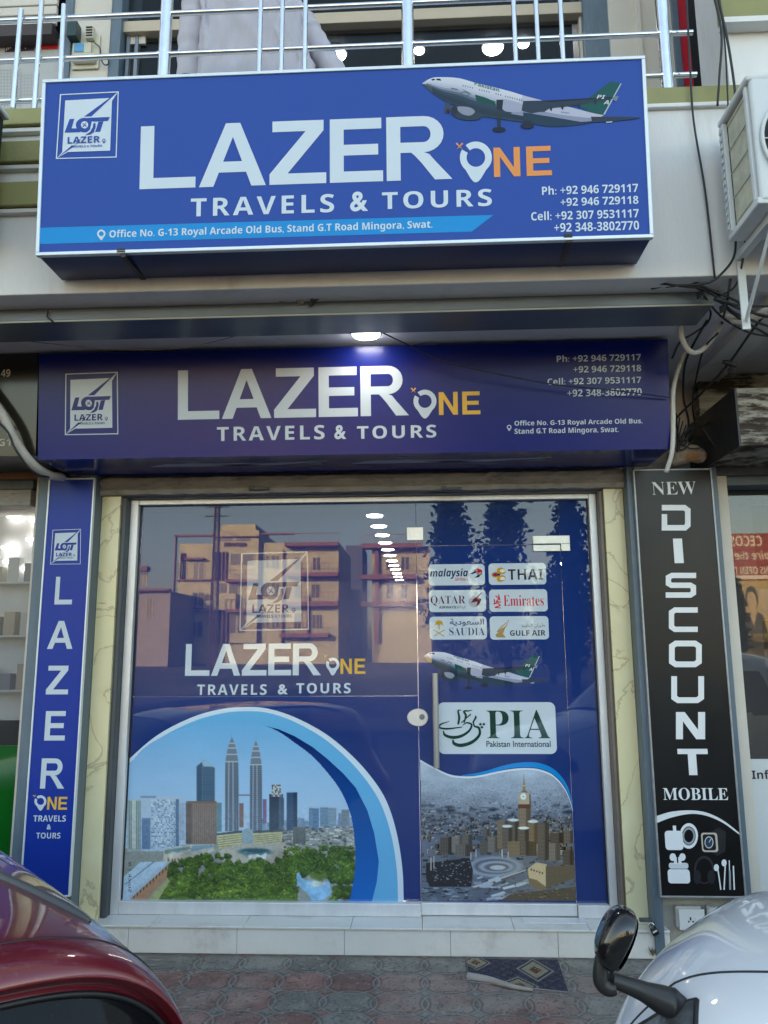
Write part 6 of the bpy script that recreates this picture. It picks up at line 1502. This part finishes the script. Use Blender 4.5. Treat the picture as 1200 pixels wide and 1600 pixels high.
for s_ in (.55, 2.75):
    for t_ in (-.62, .62): p = rf*s_+rr_*t_+Vector((0, 0, .28)); wheel(RC, p, rr_)
for t_ in (-1, 1):
    MB().lathe(rf*(-.235+.13)+rr_*(t_*.56)+Vector((0, 0, .72)), -rf, [(0, .07), (.03, .065), (.05, .04)], 16).build('tail_lamp', mat('tail_lamp_red', (.35, .01, .01), .1), RC, smooth=True)
# white car: nose to the left, its near front corner carries a mirror on a stalk
hd_w = radians(-32.816); z0w, slw, Ww, knw = .844, .177, .717, .139
nose = Vector((.652, -2.132, 0)); wf = Vector((cos(hd_w), sin(hd_w), 0)); wr2 = Vector((-sin(hd_w), cos(hd_w), 0))
zz = lambda q: z0w+slw*q
prof = [(-.06, .30, Ww-.18, .22, knw), (-.07, z0w-.36, Ww-.12, .22, knw), (-.05, z0w-.25, Ww-.08, .22, knw), (0, z0w-.15, Ww-.05, .22, knw*.95), (.08, z0w-.07, Ww-.02, .22, knw*.85), (.22, zz(.22)-.015, Ww, .22, knw*.6), (.45, zz(.45), Ww, .22, knw*.3), (.75, zz(.75), Ww, .22, knw*.12), (1.0, zz(1.), Ww, .22, .02), (1.14, zz(1.14)+.02, Ww, .22, 0), (1.70, 1.45, Ww-.06, .22, 0), (2.2, 1.54, Ww-.07, .22, 0), (3.1, 1.53, Ww-.07, .22, 0), (3.5, 1.40, Ww-.06, .22, 0), (3.6, .9, Ww-.02, .22, 0), (3.6, .35, Ww-.03, .22, 0)]
WC = empty('parked_car', nose, 'white car parked at the lower right, bonnet and a stalk mirror in view', 'car', None)
G, R0 = shell(prof, 2.924, (Vector((0, 0, 0)), wf, wr2), 8, 96); per = 8; GO = nose
whp = car_paint('white_paint', (.72, .73, .75))
def lamp_reg(i, j): return 2*per <= i < 5*per and (18 <= j < 32 or nj-32 <= j < nj-18)
def wsc(i, j): return 8*per+2 <= i < 9*per-1 and 12 <= j < nj-12
def sgl(i, j):
    p = G[i][j]; return 9*per <= i < 12*per-2 and .98 < p.z < 1.36 and (j < 30 or j > nj-30)
region(G, lambda i, j: not (lamp_reg(i, j) or wsc(i, j) or sgl(i, j))).build('body', whp, WC, smooth=True)
region(G, lambda i, j: lamp_reg(i, j) and j < nj/2, .003).build('headlight', mat('headlight_lens', (.16, .165, .17), .05, metal=.5, ior=1.6, var=.5, vscale=22), WC, smooth=True)
he = [on(G, i, j) for i, j in [(2*per, 18+k) for k in range(15)]+[(2*per+k, 32) for k in range(3*per+1)]+[(5*per, 32-k) for k in range(15)]]
MB().tube(he, .006, 8).build('headlight_seal', M['black'], WC, smooth=True)
region(G, lambda i, j: lamp_reg(i, j) and j > nj/2, .003).build('headlight', mat('headlight_lens_far', (.10, .105, .11), .05, metal=.4, ior=1.6), WC, smooth=True)
region(G, wsc, -.004).build('windscreen', cg, WC, smooth=True); region(G, sgl, -.004).build('side_window', cg, WC, smooth=True)
for sgn in (-1, 1):
    pts = []
    for i in np.linspace(3.4*per, 9.0*per, 70):
        j = 36-max(0, (4.6*per-i))*.35; j = nj-j if sgn > 0 else j; pts.append(on(G, i, j)+Vector((0, 0, .0003)))
    MB().tube(pts, .0030, 6).build('bonnet_gap', mat('panel_gap', (.02, .022, .025), .6), WC, smooth=True)
for s_ in (.72, 3.05):
    for t_ in (-.62, .62): wheel(WC, wf*s_+wr2*t_+Vector((0, 0, .28)), wr2)
# stalk mirror
mi, mjj = toward(1060, 1566, G); mb0 = G[mi][mjj].copy(); dep = (mb0+nose-CAM).dot(fw)
def aD(px, py, d): return CAM+ray(px, py)*d
mj = aD(945, 1527, dep-.02)-nose; mh = aD(969, 1469, dep-.01)-nose
SM = empty('stalk_mirror', mb0); SM.parent = WC
bp_ = mat('glossy_black_plastic', (.008, .008, .009), .10, coat=.6); bm_ = mat('matt_black_plastic', (.016, .017, .019), .42)
k = MB(); P = spline([np.array(mb0-mb0)+np.array((.012, .0, -.006)), np.array((-.03, .005, .004)), np.array((mj-mb0)*.55), np.array((mj-mb0)*.92)], 8)
def oval_tube(P, rx, rz, n=20):
    k = MB(); rg = []
    for i, p in enumerate(P):
        d = Vector(P[min(i+1, len(P)-1)])-Vector(P[max(i-1, 0)]); d.normalize(); a = d.cross(Vector((0, 1, 0))).normalized(); b = d.cross(a); t = i/(len(P)-1)
        X, Z = np.interp(t, np.linspace(0, 1, len(rx)), rx), np.interp(t, np.linspace(0, 1, len(rz)), rz)
        rg.append([Vector(p)+b*X*cos(2*pi*q/n)+a*Z*sin(2*pi*q/n) for q in range(n)])
    return k.loft(rg)
oval_tube(P, [.016, .034, .030, .022, .018, .016], [.020, .034, .031, .022, .018, .016]).build('arm', bm_, SM, auto=55)
kn_ = mj-mb0
MB().tube([Vector(p) for p in spline([tuple(kn_+Vector(v)) for v in ((.022, 0, -.022), (.006, 0, -.022), (-.008, 0, -.010), (-.009, 0, .012), (-.004, 0, .04))], 6)], list(np.interp(np.linspace(0, 1, 25), (0, .3, .6, 1), (.015, .018, .018, .016))), 20).build('knuckle', bm_, SM, smooth=True)
hc = mh-mb0
def head_pts(sx, sy, sz, yoff, front):
    rg = []
    for v in np.linspace(-pi/2, pi/2, 22):
        row = []
        for u in np.linspace(0, 2*pi, 36, endpoint=False):
            cx_, cy_, cz_ = cos(v)*cos(u), cos(v)*sin(u), sin(v)
            e = .78
            X = np.sign(cx_)*abs(cx_)**e*sx; Yq = np.sign(cy_)*abs(cy_)**e*sy; Z = np.sign(cz_)*abs(cz_)**e*sz
            if front and X > 0: X *= .22
            X2 = X*1.0; Z2 = Z; ang = radians(30)
            Xr = X2*cos(ang)+Z2*sin(ang)*.9; Zr = -X2*sin(ang)+Z2*cos(ang)
            rg.append(None) if False else row.append(hc+Vector((Xr, Yq*(1-.25*(Z/sz)*-1*.5), Zr)))
        rg.append(row)
    return rg
k = MB(); k.loft(head_pts(.050, .056, .072, 0, True)); hd = k.build('head', bp_, SM, smooth=True)
ang = radians(30); gp = []
k = MB(); n_ = 36
gl_ring = []
for q in range(n_):
    t = 2*pi*q/n_; yv = np.sign(cos(t))*abs(cos(t))**.8*.049; zv = np.sign(sin(t))*abs(sin(t))**.8*.063; xv = .0125
    gl_ring.append(hc+Vector((xv*cos(ang)+zv*sin(ang)*.9, yv, -xv*sin(ang)+zv*cos(ang))))
MB().face(gl_ring).build('mirror_glass', mat('mirror_glass', (.8, .8, .8), .02, metal=1.), SM)

# ------------------------------------------------------------------ across the road (seen in the glass)
YB = 74.0
crm = mat('cream_render', (.50, .44, .24), .8, var=.16, vscale=.5, dirt=(.25, .20, .13), dscale=.35, dlow=.52, dhigh=.8); rbm = mat('red_brown_render', (.25, .10, .07), .8, var=.1, vscale=.5); dkw = mat('dark_window', (.03, .033, .04), .15)
def far_building(label, x0, x1, ytop, ybase, depth, Yv, wallm, wins, bands, cols, extra=()):
    a = mirror(x0, ybase, Yv); b = mirror(x1, ytop, Yv); o = Vector(((a.x+b.x)/2, a.y, 0))
    e = empty('apartment_building', o, label, 'building')
    MB(o).box(a.x, b.x, a.y-depth, a.y, 0, b.z).build('wall', wallm, e)
    ex = []
    for (ex0, ey0, ex1, ey1, d0, d1, m_) in extra:
        p, q = mirror(ex0, ey1, Yv), mirror(ex1, ey0, Yv); MB(o).box(p.x, q.x, a.y-d0, a.y+d1, max(0, p.z), q.z).build('wall', m_, e); ex.append((p.x, q.x, p.z, q.z, d1))
    def front(p, q):
        d = 0
        for x0_, x1_, z0_, z1_, d1 in ex:
            if x0_ < (p.x+q.x)/2 < x1_ and z0_ < (p.z+q.z)/2 < z1_: d = max(d, d1)
        return a.y+d
    for (wx0, wy0, wx1, wy1) in wins:
        p, q = mirror(wx0, wy1, Yv), mirror(wx1, wy0, Yv); y_ = front(p, q); MB(o).box(p.x, q.x, y_-.05, y_+.04, p.z, q.z).build('window', dkw, e)
        w_ = q.x-p.x; MB(o).box(p.x+w_*.44, p.x+w_*.56, y_+.041, y_+.09, p.z, q.z).box(p.x-.12, p.x-.001, y_, y_+.08, p.z, q.z).box(q.x+.001, q.x+.12, y_, y_+.08, p.z, q.z).build('mullion', crm, e)
    for (bx0, by0, bx1, by1, d_) in bands:
        p, q = mirror(bx0, by1, Yv), mirror(bx1, by0, Yv); y_ = front(p, q); MB(o).box(p.x, q.x, y_+.001, y_+d_, p.z, q.z).build('balcony', rbm, e)
        if d_ > 1.2:
            k = MB(o); n_ = int((q.x-p.x)/.45)
            for i in range(n_+1): x = p.x+(q.x-p.x)*i/n_; k.box(x-.02, x+.02, y_+d_-.06, y_+d_-.02, q.z+.001, q.z+.9)
            k.box(p.x, q.x, y_+d_-.07, y_+d_-.01, q.z+.901, q.z+.96); k.build('railing', rbm, e)
    for (cx_, cy0, cxx, cy1, d_) in cols:
        p, q = mirror(cx_, cy1, Yv), mirror(cxx, cy0, Yv); y_ = front(p, q); MB(o).box(p.x, q.x, y_+.001, y_+d_, max(0, p.z), q.z).build('column', rbm, e)
    return e
q1 = lambda x, y: (190+x/2.553, 770+y/2.553)
def Q(*v): a = q1(v[0], v[1]); b = q1(v[2], v[3]); return (*a, *b)
wins = [Q(288, 280, 330, 342), Q(282, 398, 328, 456), Q(276, 514, 324, 574), Q(440, 245, 530, 290), Q(390, 362, 470, 405), Q(764, 258, 792, 308), Q(758, 366, 790, 416), Q(748, 488, 772, 540), Q(778, 488, 800, 540), Q(690, 258, 714, 306), Q(690, 366, 714, 414), Q(430, 480, 500, 560), Q(226, 280, 258, 335), Q(560, 250, 590, 300), Q(600, 250, 630, 300), Q(560, 360, 590, 412), Q(600, 360, 630, 412), Q(560, 480, 590, 540), Q(600, 480, 630, 540), Q(392, 180, 520, 196), Q(690, 480, 716, 540)]
bands = [(*Q(214, 168, 372, 178), .5), (*Q(260, 262, 336, 270), .9), (*Q(250, 455, 330, 462), .9), (*Q(660, 204, 872, 220), 1.6), (*Q(660, 322, 870, 340), 1.6), (*Q(650, 436, 870, 456), 1.6), (*Q(640, 560, 830, 578), 1.6), (*Q(560, 162, 690, 170), .6), (*Q(365, 176, 552, 182), .4), (*Q(430, 350, 548, 362), 1.3), (*Q(430, 466, 548, 480), 1.3), (*Q(214, 345, 372, 352), .5), (*Q(214, 470, 372, 478), .5)]
cols = [(*Q(206, 172, 220, 600), .5)]+[(*Q(378+k*14, 238, 385+k*14, 352), .4) for k in range(4)]+[(*Q(376+k*16, 440, 384+k*16, 600), .5) for k in range(4)]+[(*Q(236+k*8, 240, 240+k*8, 345), .3) for k in range(3)]+[(*Q(415+k*9, 202, 419+k*9, 216), .3) for k in range(10)]+[(*Q(552, 196, 560, 600), .5)]+[(*Q(640, 230, 650, 600), .6), (*Q(740, 410, 750, 560), .5)]
fb_ = far_building('cream and red-brown apartment block mirrored behind the emblem on the shop glass', *[q1(214, 0)[0], q1(866, 0)[0]], q1(0, 196)[1], 1008, 14, YB, crm, wins, bands, cols,
    [(*Q(362, 152, 552, 600), 10, .5, crm), (*Q(392, 122, 530, 153), 8, -.5, crm), (*Q(384, 405, 470, 470), -.501, 1.6, crm)])
# lattice railing on the roof terrace
wins2 = [Q(1116, 256, 1146, 306), Q(1056, 262, 1082, 306), Q(1058, 366, 1084, 420), Q(1116, 366, 1140, 420)]
far_building('second cream block across the road, right of the wide gap, mirrored in the glass', q1(1000, 0)[0], q1(1230, 0)[0], q1(0, 214)[1], 1008, 12, YB+4, crm, wins2, [(*Q(962, 208, 1200, 228), 1.8), (*Q(958, 330, 1180, 350), 1.8), (*Q(958, 436, 1180, 456), 1.8)], [(*Q(1012, 228, 1026, 600), .8)])
far_building('low cream building across the road at the left of the mirrored view', q1(40, 0)[0], q1(196, 0)[0], q1(0, 392)[1], 1008, 10, YB-8, mat('dusty_render', (.33, .28, .24), .85, var=.1, vscale=.5), [Q(76, 320, 100, 372), Q(100, 420, 124, 500)], [(*Q(60, 296, 116, 316), 1.0), (*Q(50, 384, 200, 394), .8)], [])
MBx = mirror(300, 1008, YB+22); far_building('grey block far behind the mirrored apartments', 540, 566, 852, 1008, 10, YB+26, mat('grey_render', (.12, .12, .14), .9), [], [], [])
# lattice pole
pb = mirror(333, 1006, 52); ptz = mirror(340, 772, 52).z
LP = empty('lattice_pole', (pb.x, pb.y, 0), 'rusty steel lattice pole standing across the road, mirrored before the cream block', 'pole')
k = MB(); w0, w1 = .55, .26; stl = mat('rusty_steel', (.09, .05, .04), .7)
def lw(z): return w0+(w1-w0)*z/ptz
for sx in (-1, 1):
    for sy in (-1, 1): MB().tube([(sx*w0/2, sy*w0/2, 0), (sx*w1/2, sy*w1/2, ptz)], .05, 6).build('leg', stl, LP)
n_ = 26; k = MB()
for i in range(n_):
    za, zb2 = ptz*i/n_, ptz*(i+1)/n_; a, b = lw(za)/2, lw(zb2)/2
    for sy in (-1, 1):
        k.tube([(-a, sy*a, za), (b, sy*b, zb2)], .025, 5); k.tube([(-a, sy*a, za), (a, sy*a, za)], .025, 5)
        k.tube([(sy*a, -a, za), (sy*b, b, zb2)], .025, 5)
k.build('bracing', stl, LP)
for z in (ptz-.3, ptz-1.0, ptz-1.7): MB().tube([(-.9, 0, z), (.9, 0, z)], .05, 6).build('cross_arm', stl, LP)
# trees
leafm = mat('leaf_green', (.045, .075, .028), .7, var=.35, vscale=.9); barkm = mat('bark', (.07, .05, .035), .9, var=.3, vscale=4)
def tree(label, px0, px1, ytop, Yv, seed, grp='dark trees across the road'):
    R1 = random.Random(seed); c = mirror((px0+px1)/2, 1000, Yv); top = mirror((px0+px1)/2, ytop, Yv).z; rad = abs(mirror(px1, 900, Yv).x-mirror(px0, 900, Yv).x)/2
    e = empty('tree', (c.x, c.y, 0), label, 'tree', grp); H_ = top
    k = MB(); k.tube([(0, 0, 0), (.05, .03, H_*.4), (-.04, 0, H_*.75), (0, 0, H_*.95)], [.16, .12, .07, .03], 10)
    limbs = []
    for i in range(16):
        z = H_*R1.uniform(.25, .85); t = R1.uniform(0, 2*pi); L_ = rad*R1.uniform(.5, .95)*(1.1-.5*z/H_); tip = Vector((cos(t)*L_, sin(t)*L_, z+L_*.7)); k.tube([(0, 0, z), tip*.5+Vector((0, 0, z*.5-.05)), tip], [.05, .035, .015], 6); limbs.append(tip)
    k.build('trunk', barkm, e, smooth=True)
    k = MB()
    for i in range(3600):
        if i % 4 == 0: cl = R1.choice(limbs); sp_ = rad*.32
        else:
            z = H_*(.16+.84*R1.random()**.9); rr0 = rad*(1.02*max(0, sin(pi*min(1, max(0, z/H_-.08)/.97)**.85))**.45); t = R1.uniform(0, 2*pi); q_ = R1.random()**.42*rr0*(.78+.30*sin(5*t+z*1.7)*sin(z*2.9+seed)); cl = Vector((cos(t)*q_, sin(t)*q_, z)); sp_ = .16
            if sin(t*3+z*2.3+seed)*.5+sin(z*5.1+t)*.5 > .28: continue
        p = cl+Vector((R1.gauss(0, sp_), R1.gauss(0, sp_), R1.gauss(0, sp_))); s_ = R1.uniform(.09, .19); a = Vector((R1.gauss(0, 1), R1.gauss(0, 1), R1.gauss(0, 1))).normalized(); b = a.orthogonal().normalized()
        k.face([p+a*s_, p+b*s_*.5, p-a*s_, p-b*s_*.5])
    k.build('crown', leafm, e, fix=False)
tree('dark leafy tree mirrored above the malaysia sticker', 672, 742, 782, 24, 1); tree('dark leafy tree mirrored above the THAI sticker', 752, 832, 778, 24, 2); tree('dark leafy tree mirrored at the right edge of the shop glass', 868, 925, 790, 21, 3)
tree('dark leafy tree mirrored low at the right of the door glass', 838, 885, 905, 30, 4); tree('dark leafy tree mirrored in the right neighbour window', 1128, 1165, 905, 30, 5)
# billboard mirrored in the right window
bA = mirror(1136, 1004, 60); bB = mirror(1290, 832, 60)
BBd = empty('billboard', (bB.x, bA.y, bA.z), 'sunlit red and yellow college billboard mirrored in the right neighbour window', 'billboard', None, (0, 0, pi)); bw, bh = bB.x-bA.x, bB.z-bA.z
def brect(x0, y0, x1, y1, d): return [(x0*bw, -d, y0*bh), (x1*bw, -d, y0*bh), (x1*bw, -d, y1*bh), (x0*bw, -d, y1*bh)]
MB().box(0, bw, .002, .30, 0, bh).build('panel', mat('billboard_yellow', (.40, .30, .12), .6, var=.15, vscale=1), BBd)
MB().face(brect(0, .56, 1, 1, .01)).build('header', mat('billboard_red', (.26, .05, .04), .6), BBd, fix=False)
def btext(t, x0, y0, x1, y1, m_):
    V, Fc = glyphs(t); lo, hi = V.min(0), V.max(0); U = (V-lo)/(hi-lo); k = MB(); k.v = [((x0+(x1-x0)*x)*bw, -.03, (y0+(y1-y0)*y)*bh) for x, y in U]; k.f = Fc; k.c = [None]*len(Fc); k.build('lettering', m_, BBd, fix=False)
bwm = mat('billboard_white', (.62, .56, .44), .6)
btext(SB('CECOS'), .60, .88, .90, .98, bwm); btext(SI('Inspire the w').replace('\U0001d65d', 'h'), .40, .73, .97, .84, bwm); btext(SB('ADMISSIONS OPEN FALL'), .25, .62, .99, .69, bwm)
MB().face(brect(.42, .575, .98, .61, .02)).build('strip', bwm, BBd, fix=False)
k = MB(); dk = mat('billboard_dark', (.06, .05, .035), .6)
k.face([((.74+.06*cos(t))*bw, -.02, (.40+.11*sin(t))*bh) for t in np.linspace(0, 2*pi, 20)[:-1]]); k.face([(p*bw, -.022, q*bh) for p, q in ((.62, .08), (.86, .08), (.83, .24), (.77, .29), (.71, .29), (.65, .24))]); k.build('portrait', dk, BBd, fix=False)
k = MB(); k.face([((.742+.043*cos(t))*bw, -.025, (.375+.085*sin(t))*bh) for t in np.linspace(0, 2*pi, 20)[:-1]]); k.face([(p*bw, -.0245, q*bh) for p, q in ((.715, .27), (.77, .27), (.765, .33), (.72, .33))]); k.face([(p*bw, -.024, q*bh) for p, q in ((.70, .285), (.785, .285), (.742, .15))]); k.build('portrait_face', mat('billboard_tan', (.42, .30, .17), .6), BBd, fix=False)
k = MB(); k.face(brect(.86, .30, .97, .5, .02)); k.face(brect(.30, .12, .42, .45, .02)); k.build('picture', mat('billboard_pale', (.50, .42, .24), .6), BBd, fix=False)
for x in (.15, .85): MB().box(x*bw-.12, x*bw+.12, .05, .25, -bA.z, -.005).build('post', stl, BBd)
MB(Vector((mirror(1180, 1060, 62).x, -66, 0))).box(mirror(1140, 1060, 62).x, mirror(1400, 1060, 62).x, -72, -62, 0, mirror(1180, 1008, 62).z+3.5).build('tmp', crm, None)
tb = bpy.data.objects['tmp']; tb.name = 'shop_block'; tb.location = (mirror(1180, 1060, 62).x, -66, 0); tag(tb, 'plain cream block under the billboard across the road', 'building')
